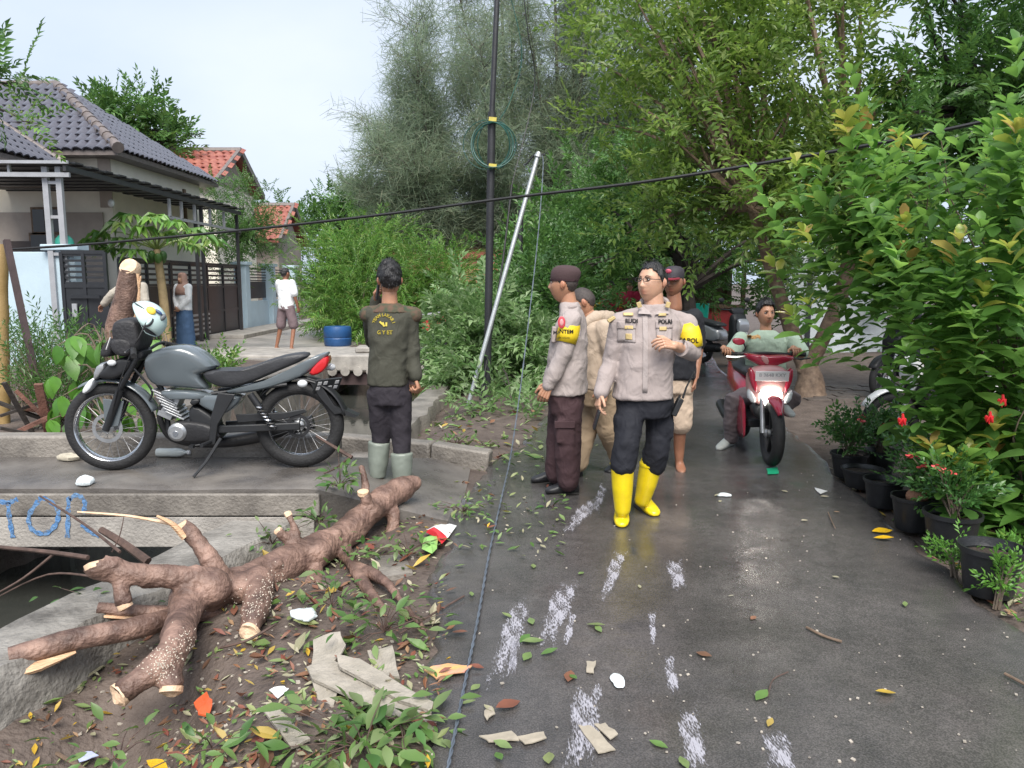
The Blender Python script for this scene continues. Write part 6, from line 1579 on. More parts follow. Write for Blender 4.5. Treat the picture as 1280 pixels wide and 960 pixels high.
# ------------------------------------------------------------------ red scooter ridden towards us
m_sred = M('crimson_paint', (.36, .018, .045), .2, var=.06, bump=0, coat=.7)
m_spink = M('pale_rose_panel', (.52, .27, .26), .3, var=.06, bump=0, coat=.4)
m_head = bpy.data.materials.new('lit_headlight'); m_head.use_nodes = True
_b = m_head.node_tree.nodes['Principled BSDF']; _b.inputs['Base Color'].default_value = (.9, .9, .85, 1); _b.inputs['Emission Color'].default_value = (1, .97, .86, 1); _b.inputs['Emission Strength'].default_value = 14
def hshape(mb, outline, y0, y1, bul=.03, mid=None):
    """front-view outline (x,z) as a bulging shell from y0 (front) to y1 (back)"""
    n = len(outline); cx = sum(p[0] for p in outline) / n; cz = sum(p[1] for p in outline) / n; vs = []
    for k, y in ((.35, y0 - bul), (.75, y0 - bul * .7), (.95, y0), (1.0, (y0 + y1) / 2), (.92, y1)):
        vs += [(cx + (x - cx) * k, y, cz + (z - cz) * k) for x, z in outline]
    fs = []
    for r in range(4):
        for i in range(n): fs.append((r * n + i, r * n + (i + 1) % n, (r + 1) * n + (i + 1) % n, (r + 1) * n + i))
    fs.append(tuple(range(n - 1, -1, -1))); fs.append(tuple(range(4 * n, 5 * n))); mb.add(vs, fs); return mb
def scooter():
    # local frame: front wheel contact at origin, riding towards -y; rider's left is +x
    s = 6.35 / 960; root = tag(empty('scooter', (2.18, 6.33, .01), math.radians(-5)), 'crimson scooter with lit headlight ridden towards the camera', 'scooter')
    def q(u, v): return ((u - 967) * s, (586 - v) * s)
    def L(pts): return [q(*p) for p in pts]
    def Ls(pts): return [(q(*p)[0] * .84, q(*p)[1]) for p in pts]
    def part(mb, name, mat, par=None, **k): return mb.build(name, mat, par or root, **k)
    def wheel_y(c, R, wdt, name='wheel'):
        w_ = wheel(root, (0, 0, 0), R, wdt, m_engine, 5, name=name); w_.location = c; w_.rotation_euler = (0, 0, PI / 2); return w_
    wheel_y((0, .0, .28), .28, .10); wheel_y((0, 1.22, .28), .28, .11)
    mb = MB(); n = 18      # front fender
    for i in range(n + 1):
        a = math.radians(38 + 100 * i / n)
        for k in range(7):
            f = (k / 6 - .5) * 2; r = .298 + .03 * (1 - f * f); taper = .066 * min(1, .25 + 2.2 * i / n); mb.v.append((f * taper, -math.cos(a) * r, .28 + math.sin(a) * r))
    for i in range(n):
        for k in range(6): mb.f.append((i * 7 + k, i * 7 + k + 1, i * 7 + k + 8, i * 7 + k + 7)); mb.m.append(0)
    o = part(mb, 'front_fender', m_sred); o.modifiers.new('t', 'SOLIDIFY').thickness = .006
    for x in (-.075, .075):
        mb = MB(); mb.tube([(x, .10, .62), (x, .0, .28)], .020, 10); part(mb, 'fork_leg', m_alu)
    # front apron
    mb = MB(); hshape(mb, Ls([(932, 470), (945, 461), (967, 458), (989, 461), (1001, 470), (1000, 492), (994, 512), (967, 516), (940, 512), (934, 492)]), .14, .34, .05); part(mb, 'apron', m_spink, sub=1)
    mb = MB(); hshape(mb, Ls([(938, 508), (996, 508), (990, 524), (978, 536), (956, 536), (944, 524)]), .18, .36, .02); part(mb, 'lower_apron', m_blackp, sub=1)
    for sg in (-1, 1):
        def Lx(pts): return [((u - 967) * s * sg * .84, (586 - v) * s) for u, v in pts]
        mb = MB(); hshape(mb, Lx([(967 + 25, 462), (967 + 34, 460), (967 + 33, 480), (967 + 21, 500), (967 + 18, 492)]), .10, .22, .01); part(mb, 'apron_blade', m_sred, sub=1)
        mb = MB(); hshape(mb, Lx([(967 + 34, 482), (967 + 35, 505), (967 + 21, 511), (967 + 19, 503)]), .11, .20, .012); part(mb, 'indicator', m_clear, sub=1)
        mb = MB(); hshape(mb, Lx([(967 + 31, 500), (967 + 34, 520), (967 + 30, 562), (967 + 25, 570), (967 + 25, 520)]), .34, .76, .02); part(mb, 'leg_shield', m_sred, sub=1)
    mb = MB(); hshape(mb, Ls([(950, 486), (984, 486), (986, 500), (980, 510), (967, 513), (954, 510), (948, 500)]), .07, .16, .02); part(mb, 'headlight', m_head, sub=1)
    # number plate
    c = q(967, 472); mb = MB(); mb.box((c[0] - .005, .055, c[1]), (.275, .008, .085), (.12, 0, 0)); pl_ = part(mb, 'license_plate', m_platew, bevel=.004)
    txt(pl_, 'B 3648 KXY', .043, Matrix.Translation((c[0] - .005, .049, c[1] + .008)) @ Matrix.Rotation(PI / 2 + .12, 4, 'X'), M('grey_print', (.30, .30, .33), .5, bump=0), 'plate_number')
    # handlebar cover with its V shaped front
    mb = MB(); hshape(mb, L([(934, 444), (950, 447), (967, 448), (984, 447), (1004, 448), (1001, 455), (984, 459), (970, 467), (964, 467), (950, 458), (938, 453)]), .22, .40, .03); part(mb, 'handlebar_cover', m_sred, sub=1)
    mb = MB(); hshape(mb, L([(952, 447), (967, 447), (967, 463), (960, 457)]), .185, .24, .01); part(mb, 'cover_panel', m_spink, sub=1)
    mb = MB(); mb.tube([q(918, 449) and (q(918, 0)[0], .36, q(0, 448)[1]), (0, .30, q(0, 446)[1]), (q(1012, 0)[0], .36, q(0, 449)[1])], .014, 8); part(mb, 'handlebar', m_blackp)
    for u in (922, 1010):
        x = q(u, 0)[0]; mb = MB(); mb.tube([(x - .06, .37, q(0, 448)[1]), (x + .06, .34, q(0, 448)[1])], .02, 10); part(mb, 'grip', m_tyre)
    mb = MB(); mb.tube(catmull([(q(915, 0)[0], .29, q(0, 451)[1]), (q(930, 0)[0], .27, q(0, 451)[1]), (q(943, 0)[0], .28, q(0, 449)[1])], 4), .008, 6); part(mb, 'brake_lever', m_chrome)
    mb = MB(); mb.tube(catmull([(q(996, 0)[0], .28, q(0, 451)[1]), (q(1008, 0)[0], .27, q(0, 453)[1]), (q(1022, 0)[0], .29, q(0, 452)[1])], 4), .007, 6); part(mb, 'brake_lever', m_blackp)
    mb = MB(); mb.pillow([(x, z) for x, z in L([(922, 430), (926, 426), (938, 427), (941, 432), (936, 437), (926, 436)])], .03, cy=.34); mi = part(mb, 'mirror', m_sred, sub=1)
    mb = MB(); mb.tube(catmull([(q(938, 0)[0], .34, q(0, 433)[1]), (q(941, 0)[0], .35, q(0, 440)[1]), (q(938, 0)[0], .36, q(0, 446)[1])], 4), .007, 6); part(mb, 'mirror_stem', m_blackp, mi)
    # body, floor, seat, rear
    mb = MB(); mb.box((0, .62, .30), (.26, .55, .08)); part(mb, 'floorboard', m_blackp, bevel=.02)
    mb = MB(); mb.rtube([(0, .85, .52), (0, 1.2, .60), (0, 1.5, .70)], [.15, .16, .10], 16, flat=1.0); part(mb, 'rear_body', m_sred)
    mb = MB(); mb.rtube([(0, .80, .71), (0, 1.1, .73), (0, 1.45, .80)], [.10, .13, .09], 14, flat=.6); part(mb, 'seat', m_seat)
    mb = MB(); mb.rtube([(.0, .95, .30), (0, 1.25, .30)], [.09, .11], 12); part(mb, 'engine', m_engine)
    mb = MB(); mb.tube(catmull([(-.10, .9, .22), (-.15, 1.1, .22), (-.16, 1.45, .30)], 4), lerpl([.03, .05, .055], 9), 10); part(mb, 'exhaust', m_engine)
    mb = MB(); mb.tube([(.05, .75, .27), (.22, .72, .012)], .010, 6) if False else None
    return root
def txt(parent, s, size, Mx, mat, name, wrap=None, off=.003, arc=None, bold=0.0, org=None):
    """lettering as thin mesh; optionally wrapped onto a surface (list of BVH in the same frame, casting along direction)"""
    cu = bpy.data.curves.new('t', 'FONT'); cu.body = s; cu.size = size; cu.align_x = 'CENTER'; cu.align_y = 'CENTER'; cu.extrude = .0008; cu.offset = bold; cu.resolution_u = 3
    o = bpy.data.objects.new('t', cu); COL.objects.link(o); dg = bpy.context.evaluated_depsgraph_get()
    me = bpy.data.meshes.new_from_object(o.evaluated_get(dg)); bpy.data.objects.remove(o); bpy.data.curves.remove(cu)
    if arc:
        r, a0 = arc
        for v in me.vertices:
            a = a0 - v.co.x / r; rr_ = r + v.co.y; v.co = Vector((math.cos(a) * rr_, math.sin(a) * rr_, v.co.z))
    if Mx is not None: me.transform(Mx)
    if wrap:
        bvh, d = wrap
        for v in me.vertices:
            h = bvh.ray_cast(v.co - d * .5, d)
            if h[0] is not None: v.co = h[0] - d * off
    me.materials.clear(); me.materials.append(mat)
    if org is not None: me.transform(Matrix.Translation(-Vector(org)))
    return link(name, me, parent)
scoot = scooter()

# ------------------------------------------------------------------ parked motorcycles further back and behind the shrub
def simple_scooter(name, loc, rz, lab, body, trim, wrim, tilt=.0):
    root = tag(empty(name, loc, rz), lab, 'scooter')       # riding direction -x
    def part(mb, n, m_, **k): return mb.build(n, m_, root, **k)
    wheel(root, (-.62, 0, .28), .28, .09, wrim, 5); wheel(root, (.62, 0, .28), .28, .10, wrim, 5)
    mb = MB(); mb.pillow([(-.44, .50), (-.40, .95), (-.30, 1.02), (-.22, .92), (-.26, .55), (-.2, .32), (-.36, .32)], .17); part(mb, 'leg_shield', body, sub=1)
    mb = MB(); mb.pillow([(-.48, .58), (-.52, .80), (-.42, .96), (-.36, .7)], .12); part(mb, 'front_panel', trim, sub=1)
    mb = MB(); mb.pillow([(-.36, .95), (-.30, 1.10), (-.2, 1.08), (-.2, .98)], .14); part(mb, 'handlebar_cover', body, sub=1)
    mb = MB(); mb.tube([(-.24, -.34, 1.06), (-.28, 0, 1.03), (-.24, .34, 1.06)], .014, 8); part(mb, 'handlebar', m_blackp)
    mb = MB(); mb.pillow([(.0, .45), (.05, .68), (.4, .74), (.88, .86), (.9, .76), (.6, .5), (.3, .42)], .15); part(mb, 'rear_body', trim, sub=1)
    mb = MB(); mb.pillow([(.0, .70), (.1, .79), (.45, .80), (.85, .90), (.86, .84), (.45, .72)], .14); part(mb, 'seat', m_seat, sub=1)
    mb = MB(); mb.box((-.1, 0, .32), (.4, .3, .06)); part(mb, 'floorboard', m_blackp, bevel=.02)
    mb = MB(); mb.tube([(-.42, -.08, .7), (-.62, -.08, .28)], .02, 8); part(mb, 'fork_leg', m_alu)
    mb = MB(); mb.tube([(-.42, .08, .7), (-.62, .08, .28)], .02, 8); part(mb, 'fork_leg', m_alu)
    mb = MB(); mb.rtube([(.2, 0, .32), (.6, .05, .30)], .09, 10); part(mb, 'engine', m_engine)
    mb = MB(); n = 12
    for i in range(n + 1):
        a = math.radians(20 + 130 * i / n)
        for k in range(5):
            f = (k / 4 - .5) * 2; r = .305 + .02 * (1 - f * f); mb.v.append((-.62 - math.cos(a) * r * -1, f * .06, .28 + math.sin(a) * r))
    for i in range(n):
        for k in range(4): mb.f.append((i * 5 + k, i * 5 + k + 1, i * 5 + k + 6, i * 5 + k + 5)); mb.m.append(0)
    o = part(mb, 'front_fender', trim); o.modifiers.new('t', 'SOLIDIFY').thickness = .006
    for y in (-.3, .3):
        mb = MB(); mb.ell((-.2, y, 1.22), (.02, .07, .045)); mb.tube([(-.24, y * .8, 1.06), (-.2, y, 1.20)], .006, 5); part(mb, 'mirror', m_blackp)
    return root
m_silver = M('silver_paint', (.42, .43, .45), .25, metal=.3, var=.05, bump=0, coat=.5)
m_white = M('white_paint', (.68, .68, .68), .3, var=.05, bump=0, coat=.4)
simple_scooter('parked_scooter', (3.95, 14.2, 0), PI / 2 + .45, 'silver and black scooter parked at the lane edge beyond the guava tree', m_blackp, m_silver, m_engine)
simple_scooter('parked_scooter', (4.05, 6.95, 0), .12, 'black and white scooter half hidden behind the broadleaf shrub', m_blackp, m_white, m_engine)
simple_scooter('parked_scooter', (5.4, 10.4, 0), .6, 'dark scooter parked behind the guava tree trunk', m_blackp, m_blackp, m_engine)
# ------------------------------------------------------------------ people
def skinM(name, c):
    m = M(name, c, .48, var=.12, scale=18, bump=.08, bscale=120)
    nt = m.node_tree; b = nt.nodes['Principled BSDF']; b.inputs['Subsurface Weight'].default_value = .12; b.inputs['Subsurface Radius'].default_value = (.012, .005, .003)
    at = _n(nt, 'ShaderNodeAttribute'); at.attribute_name = 'tint'; mu = _n(nt, 'ShaderNodeMix'); mu.data_type = 'RGBA'; mu.blend_type = 'MULTIPLY'; mu.inputs[0].default_value = 1
    l = b.inputs['Base Color'].links[0]; nt.links.new(l.from_socket, mu.inputs[6]); nt.links.new(at.outputs['Color'], mu.inputs[7]); nt.links.new(mu.outputs[2], b.inputs['Base Color'])
    return m
m_skin = skinM('skin_tan', (.40, .205, .125)); m_skin2 = skinM('skin_brown', (.27, .125, .075)); m_skin3 = skinM('skin_light', (.50, .29, .195))
m_hair = M('black_hair', (.012, .011, .012), .42, var=.3, scale=40, bump=.5, bscale=160, stretch=(1, 1, .2))
m_stub = M('cropped_hair', (.045, .035, .032), .6, var=.3, scale=60, bump=.3, bscale=200)
m_eyew = M('eye_white', (.50, .46, .43), .3, var=.03, bump=0); m_iris = M('iris', (.012, .008, .006), .15, bump=0)
gs = lambda x, s: np.exp(-(x / s) ** 2)
NLO, NLA = 72, 54
def head_grid(fat=0.0):
    V = []
    for j in range(NLA + 1):
        t = PI * j / NLA
        for i in range(NLO):
            a = 2 * PI * i / NLO; V.append((math.sin(t) * math.cos(a), math.sin(t) * math.sin(a), math.cos(t)))
    d = np.array(V); x = d[:, 0] * (.073 + fat * .007); y = d[:, 1] * .094; z = d[:, 2] * .114
    t = np.clip(-z / .114, 0, 1); u = np.clip(z / .114, 0, 1)
    x = x * (1 - (.30 - fat * .14) * t ** 1.4) * (1 - .05 * u)
    back = d[:, 1] > 0; y = np.where(back, y * (1 - .50 * t ** .9) * 1.03, y); y = np.where(~back, y * (1 - .06 * u - .10 * t ** 2) - .010 * t, y)
    front = np.clip(-d[:, 1], 0, 1) ** 1.2
    dy = 0 * y
    dy -= .026 * gs(x, .0105) * np.clip((.026 - z) / .05, 0, 1) * (1 / (1 + np.exp((-.034 - z) / .0035)))       # nose
    dy -= .010 * (gs(x - .013, .008) + gs(x + .013, .008)) * gs(z + .026, .009)
    dy += .012 * (gs(x - .031, .017) + gs(x + .031, .017)) * gs(z - .011, .012)                                  # eye sockets
    dy -= .005 * (gs(x - .030, .022) + gs(x + .030, .022)) * gs(z - .034, .010)                                  # brow
    dy -= .004 * (gs(x - .042, .02) + gs(x + .042, .02)) * gs(z + .018, .02)                                     # cheeks
    dy -= .009 * gs(x, .024) * (gs(z + .048, .008) + gs(z + .063, .008)); dy += .006 * gs(x, .026) * gs(z + .0555, .0032)
    dy -= .007 * gs(x, .02) * gs(z + .094, .014)
    y = y + dy * front
    z0 = z; P3 = np.stack([x, y, np.where(z < 0, z * 1.16, z)], 1)
    tint = np.ones((len(P3), 3)); lip = (gs(x, .020) * (gs(z + .049, .006) + gs(z + .062, .007)) * front)[:, None]; lip = np.clip(lip, 0, 1)
    tint = tint * (1 - lip) + np.array([.80, .55, .55]) * lip
    return d, P3, tint
def grid_faces():
    F = []
    for j in range(NLA):
        for i in range(NLO):
            i2 = (i + 1) % NLO; F.append((j * NLO + i, (j + 1) * NLO + i, (j + 1) * NLO + i2, j * NLO + i2))
    return np.array(F)
GF_ = grid_faces()
def dirv(phi): return Vector((math.sin(phi), -math.cos(phi), 0))

class Person:
    def __init__(s, lab, base, skin, name='person', group=None, vox=.011):
        s.o = tag(empty(name, base), lab, 'person', group); s.org = Vector(base); s.skin = skin; s.vox = vox; s.body = MB(); s.raw = []; s.head = None
    def garment(s, name, mb, mat, vox=None, sm=3, amp=.005, freq=(14, 14, 24), seed=1.0, sub=None):
        mb.v = [tuple(Vector(p) - s.org) for p in mb.v]
        me = remesh(mb, vox or s.vox, sm)
        if amp:
            if amp > .006: wrinkle(me, amp * 1.3, (5, 5, 8), seed + 9)
            wrinkle(me, amp * .7, freq, seed)
        o = link(name, me, sub or s.o, mat); return o
    def part(s, name, mb, mat, par=None, **k): return mb.build(name, mat, par or s.o, origin=s.org, **k)
    def set_head(s, c, yaw, pitch=0.0, roll=0.0, fat=0.0, hair='short', hm=None, sc=1.0, brow=True, tufts=0, line=0.0):
        """yaw: 0 looks at the camera, negative to the left of the picture"""
        c = Vector(c); Rm = (Matrix.Rotation(yaw, 3, 'Z') @ Matrix.Rotation(pitch, 3, 'X') @ Matrix.Rotation(roll, 3, 'Y')) * sc
        s.hM = Matrix.Translation(c) @ Rm.to_4x4(); s.hc = c; R = np.array(Rm)
        d, P3, tint = head_grid(fat); W = P3 @ R.T + np.array(c - s.org); s.raw.append((W, GF_, tint))
        for sx in (-1, 1):
            mb = MB(); mb.ell((0, 0, 0), (.010, .020, .031), (0, .0, 0), 14, 10); mb.ell((sx * .006, .004, .0), (.010, .014, .022), None, 12, 8)
            E = np.array(mb.v) * np.array([1, 1, 1]) + np.array([sx * (.075 + fat * .007), .012, -.004]); ang = sx * .35
            E_0 = np.array([sx * (.075 + fat * .007), .012, -.004]); Rz = np.array([[math.cos(ang), -math.sin(ang), 0], [math.sin(ang), math.cos(ang), 0], [0, 0, 1]])
            E = (E - E_0) @ Rz.T + E_0
            for f in mb.f: pass
            s.raw.append((E @ R.T + np.array(c - s.org), mb.f, np.tile(np.array([.95, .82, .80]), (len(E), 1))))
        T = lambda p: s.hM @ Vector(p)
        for sx in (-1, 1):
            yb = -.0815
            mb = MB(); mb.ell((sx * .031, yb, .011), (.0125, .010, .0044), (0, sx * -.06, sx * .25)); mb.xform(s.hM); e = s.part('eye', mb, m_eyew)
            mb = MB(); mb.ell((sx * .030, yb - .0085, .0115), (.0055, .003, .0052)); mb.xform(s.hM); s.part('iris', mb, m_iris, e)
            mb = MB(); mb.tube([(sx * .018, yb - .007, .0185), (sx * .032, yb - .0075, .0195), (sx * .045, yb + .004, .014)], [.0018, .0022, .0015], 5); mb.xform(s.hM); s.part('eyelid', mb, m_stub)
            if brow:
                mb = MB(); mb.tube(catmull([(sx * .014, -.094, .029), (sx * .030, -.094, .0345), (sx * .048, -.083, .030)], 4), lerpl([.0032, .0042, .002], 9), 6, flat=.6); mb.xform(s.hM); s.part('eyebrow', mb, hm or m_hair)
        if hair:
            th = {'short': .010, 'long': .016, 'crop': .004}[hair]
            az = np.arctan2(d[:, 0], -d[:, 1]); aa = np.abs(az)
            ln = np.interp(aa, [0, .55, 1.0, 1.25, 1.55, 1.75, 2.2, PI], [.066, .070, .050, .020, -.022, .018, -.045, -.058]) + line
            ln = ln + (noise3(P3 * 60) - .5) * .012
            keep = P3[:, 2] > ln; k4 = keep[GF_].all(1)
            nv = P3 / np.linalg.norm(P3 * np.array([1, .8, .8]), axis=1, keepdims=True)
            up = np.clip((P3[:, 2] - ln) / .03, 0, 1)
            off = th * (.35 + .65 * up) * (1 + (noise3(P3 * 45) - .5) * (.9 if hair != 'crop' else .2))
            if hair == 'long': off += .010 * gs(P3[:, 2] - .10, .05)
            Hv = (P3 + nv * off[:, None]) @ R.T + np.array(c - s.org)
            me = npmesh('hair', Hv, GF_[k4]); bm = bmesh.new(); bm.from_mesh(me); bmesh.ops.delete(bm, geom=[v for v in bm.verts if not v.link_faces], context='VERTS'); bm.to_mesh(me); bm.free(); shade(me)
            o = link('hair', me, s.o, hm or m_hair); md = o.modifiers.new('t', 'SOLIDIFY'); md.thickness = th * .8; md.offset = -1
            if tufts:
                idx = np.where(keep & (P3[:, 2] > ln + .006))[0]; pick = RNG.choice(idx, tufts); pos = (P3[pick] + nv[pick] * off[pick][:, None]) @ R.T + np.array(c - s.org)
                dirs = nv[pick] * .5 + np.stack([RNG.normal(0, .5, tufts), RNG.normal(0, .3, tufts), RNG.uniform(-.9, .1, tufts)], 1); dirs = dirs @ (R.T / sc)
                lv, lf = leaf_simple(1, .18, .02, .3); foliage_obj('hair_tufts', bulk(lv, lf, pos, frames(dirs, roll=.5), RNG.uniform(.015, .034, tufts)), hm or m_hair, o, None, 'stuff')
        return T
    def limb(s, pts, rad, n=14): s.body.rtube(pts, rad, n)
    def hand(s, wrist, tip, normal, thumb, curl=.35, sc=1.0, spread=.0):
        """wrist point, point where the knuckles end, palm normal (towards the palm side), direction the thumb leaves to"""
        w_ = Vector(wrist); d = (Vector(tip) - w_).normalized(); nrm = Vector(normal); nrm = (nrm - d * nrm.dot(d)).normalized(); th = Vector(thumb); th = (th - d * th.dot(d) - nrm * th.dot(nrm)).normalized()
        mb = MB(); k = w_ + d * .085 * sc
        for i in range(4):
            o = th * (.030 - .020 * i) * sc
            mb.rtube([w_ + o * .65 + d * .005, k + o], [.013 * sc, .0125 * sc], 8)
        for i, L in enumerate((.070, .078, .072, .056)):
            o = th * (.031 - .0205 * i) * sc; b0 = k + o; dd = (d + th * (.12 - .08 * i) * spread).normalized(); c1 = curl * (1 + .15 * i)
            d1 = (dd * math.cos(c1) + nrm * math.sin(c1)); d2 = dd * math.cos(2.1 * c1) + nrm * math.sin(2.1 * c1); d3 = dd * math.cos(2.9 * c1) + nrm * math.sin(2.9 * c1)
            p1 = b0 + d1 * L * .45 * sc; p2 = p1 + d2 * L * .32 * sc; p3 = p2 + d3 * L * .25 * sc
            mb.rtube([b0, p1, p2, p3], [.0095 * sc, .009 * sc, .008 * sc, .0068 * sc], 8)
        b0 = w_ + d * .025 * sc + th * .026 * sc; p1 = b0 + (th * .75 + d * .65 + nrm * .25).normalized() * .045 * sc; p2 = p1 + (d * .9 + th * .25 + nrm * .4).normalized() * .034 * sc
        mb.rtube([w_ + d * .01, b0, p1, p2], [.014 * sc, .013 * sc, .0105 * sc, .008 * sc], 8)
        V = np.array(mb.v) - np.array(s.org); s.raw.append((V, mb.f, np.ones((len(V), 3))))
    def finish(s):
        s.body.v = [tuple(Vector(p) - s.org) for p in s.body.v]
        me = remesh(s.body, s.vox * 1.05, 3); n = len(me.vertices); co = np.empty(n * 3, np.float32); me.vertices.foreach_get('co', co)
        V = [tuple(p) for p in co.reshape(-1, 3)]; F = [tuple(p.vertices) for p in me.polygons]; C = [(1, 1, 1)] * n
        for W, f, t in s.raw:
            k = len(V); V += [tuple(p) for p in W]; F += [tuple(int(q) + k for q in ff) for ff in f]; C += [tuple(q) for q in t]
        bpy.data.meshes.remove(me); b = bpy.data.meshes.new('body'); b.from_pydata(V, [], F); shade(b)
        at = b.color_attributes.new('tint', 'FLOAT_COLOR', 'POINT'); at.data.foreach_set('color', np.array([(r, g_, bl, 1) for r, g_, bl in C], np.float32).ravel())
        return link('body', b, s.o, s.skin)
def ring_loft(mb, secs, phi, n=28):
    """secs: (center Vector, half width, half depth[, power]) turned to face phi"""
    f = dirv(phi); r = Vector((math.cos(phi), math.sin(phi), 0)); vs = []; fs = []
    for q in secs:
        c = Vector(q[0]); pw = q[3] if len(q) > 3 else 2.2
        for k in range(n):
            a = 2 * PI * k / n; cc, sn = math.cos(a), math.sin(a)
            vs.append(c + r * (q[1] * math.copysign(abs(cc) ** (2 / pw), cc)) + f * (q[2] * math.copysign(abs(sn) ** (2 / pw), sn)))
    for i in range(len(secs) - 1):
        for k in range(n):
            k2 = (k + 1) % n; fs.append((i * n + k, (i + 1) * n + k, (i + 1) * n + k2, i * n + k2))
    fs.append(tuple(range(n))); L = (len(secs) - 1) * n; fs.append(tuple(range(L + n - 1, L - 1, -1)))
    mb.add(vs, fs); return mb
def foot(mb, heel, toe, w_=.045, h=.07, up=None):
    """shoe volume from heel to toe on the ground"""
    a, b = Vector(heel), Vector(toe); d = (b - a).normalized(); r = d.cross(Vector((0, 0, 1))).normalized(); L = (b - a).length; vs = []; fs = []; n = 16
    for t, wd, hh in ((-.02, .4, .5), (.0, .72, .9), (.12, .85, 1.1), (.35, .86, 1.15), (.55, .95, .9), (.75, 1.05, .66), (.92, .9, .5), (1.0, .55, .36), (1.02, .25, .25)):
        c = a + d * (t * L)
        for k in range(n):
            an = 2 * PI * k / n; cc, sn = math.cos(an), math.sin(an); z = h * hh * (sn * .5 + .5) if sn > -.5 else 0.0
            vs.append(c + r * (w_ * wd * math.copysign(abs(cc) ** .8, cc)) + Vector((0, 0, max(0, z))))
    m_ = 9
    for i in range(m_ - 1):
        for k in range(n):
            k2 = (k + 1) % n; fs.append((i * n + k, i * n + k2, (i + 1) * n + k2, (i + 1) * n + k))
    fs.append(tuple(range(n - 1, -1, -1))); fs.append(tuple(range((m_ - 1) * n, m_ * n))); mb.add(vs, fs); return mb
def bvh_of(o):
    me = o.data; return BVHTree.FromPolygons([v.co.copy() for v in me.vertices], [tuple(p.vertices) for p in me.polygons])
def mid(a, b, t=.5): return Vector(a).lerp(Vector(b), t)
def fabric(name, c, rough=.8, var=.10, weave=260, **k):
    m = M(name, c, rough, var=var, scale=5, bump=.18, bscale=weave, spec=.3, **k); nt = m.node_tree; b = nt.nodes['Principled BSDF']
    tc = _n(nt, 'ShaderNodeTexCoord'); mp = _n(nt, 'ShaderNodeMapping'); mp.inputs['Rotation'].default_value = (.3, .5, .2); mp.inputs['Scale'].default_value = (1.3, 1.3, .9); n = _n(nt, 'ShaderNodeTexNoise'); n.inputs['Scale'].default_value = 7; n.inputs['Detail'].default_value = 2.5; n.inputs['Distortion'].default_value = 1.6
    bp = _n(nt, 'ShaderNodeBump'); bp.inputs['Strength'].default_value = .32; bp.inputs['Distance'].default_value = .05
    nt.links.new(tc.outputs['Object'], mp.inputs[0]); nt.links.new(mp.outputs[0], n.inputs['Vector']); nt.links.new(n.outputs[0], bp.inputs['Height']); nt.links.new(b.inputs['Normal'].links[0].from_socket, bp.inputs['Normal']); nt.links.new(bp.outputs[0], b.inputs['Normal']); return m
m_police = fabric('grey_mauve_shirt', (.335, .285, .272)); m_police2 = fabric('grey_mauve_shirt_b', (.355, .308, .295))
m_navy = fabric('navy_trousers', (.015, .016, .022)); m_maroon = fabric('maroon_trousers', (.055, .030, .034)); m_yel = M('yellow_rubber', (.66, .48, .012), .28, scale=9, bump=.08, bscale=14, coat=.2, col2=(.82, .64, .01), detail=7)
m_sole = M('dark_sole', (.02, .018, .016), .7); m_armb = M('yellow_armband', (.75, .55, .02), .5, var=.1, bump=.1); m_gold = M('gold_thread', (.50, .38, .17), .6, var=.2, bump=.2); m_ink = M('dark_thread', (.02, .018, .02), .7, bump=0)
m_khaki = fabric('khaki_trousers', (.36, .265, .175)); m_beige = fabric('beige_hoodie', (.42, .335, .26)); m_tee = fabric('black_tee', (.016, .017, .022)); m_short = fabric('tan_shorts', (.46, .36, .28))
m_olive = fabric('olive_longsleeve', (.055, .055, .042)); m_dkp = fabric('charcoal_trousers', (.030, .026, .033)); m_gumb = M('grey_green_rubber', (.19, .215, .185), .45, var=.2, scale=6, bump=.1, bscale=14); m_sage = fabric('sage_tee', (.30, .385, .31)); m_greyp = fabric('grey_brown_trousers', (.15, .125, .13))
def armband(p, sh, a, b, r, name='armband', mat=None, t0=.22, t1=.78, n=22, arc=1.0, up=Vector((0, 0, 1))):
    """a cloth band round the sleeve between a and b"""
    a, b = Vector(a), Vector(b); A, B = a.lerp(b, t0), a.lerp(b, t1); mb = MB(); mb.tube([A, A.lerp(B, .33), A.lerp(B, .66), B], r, n, cap=False); o = p.part(name, mb, mat or m_armb); o.modifiers.new('t', 'SOLIDIFY').thickness = .004; return o

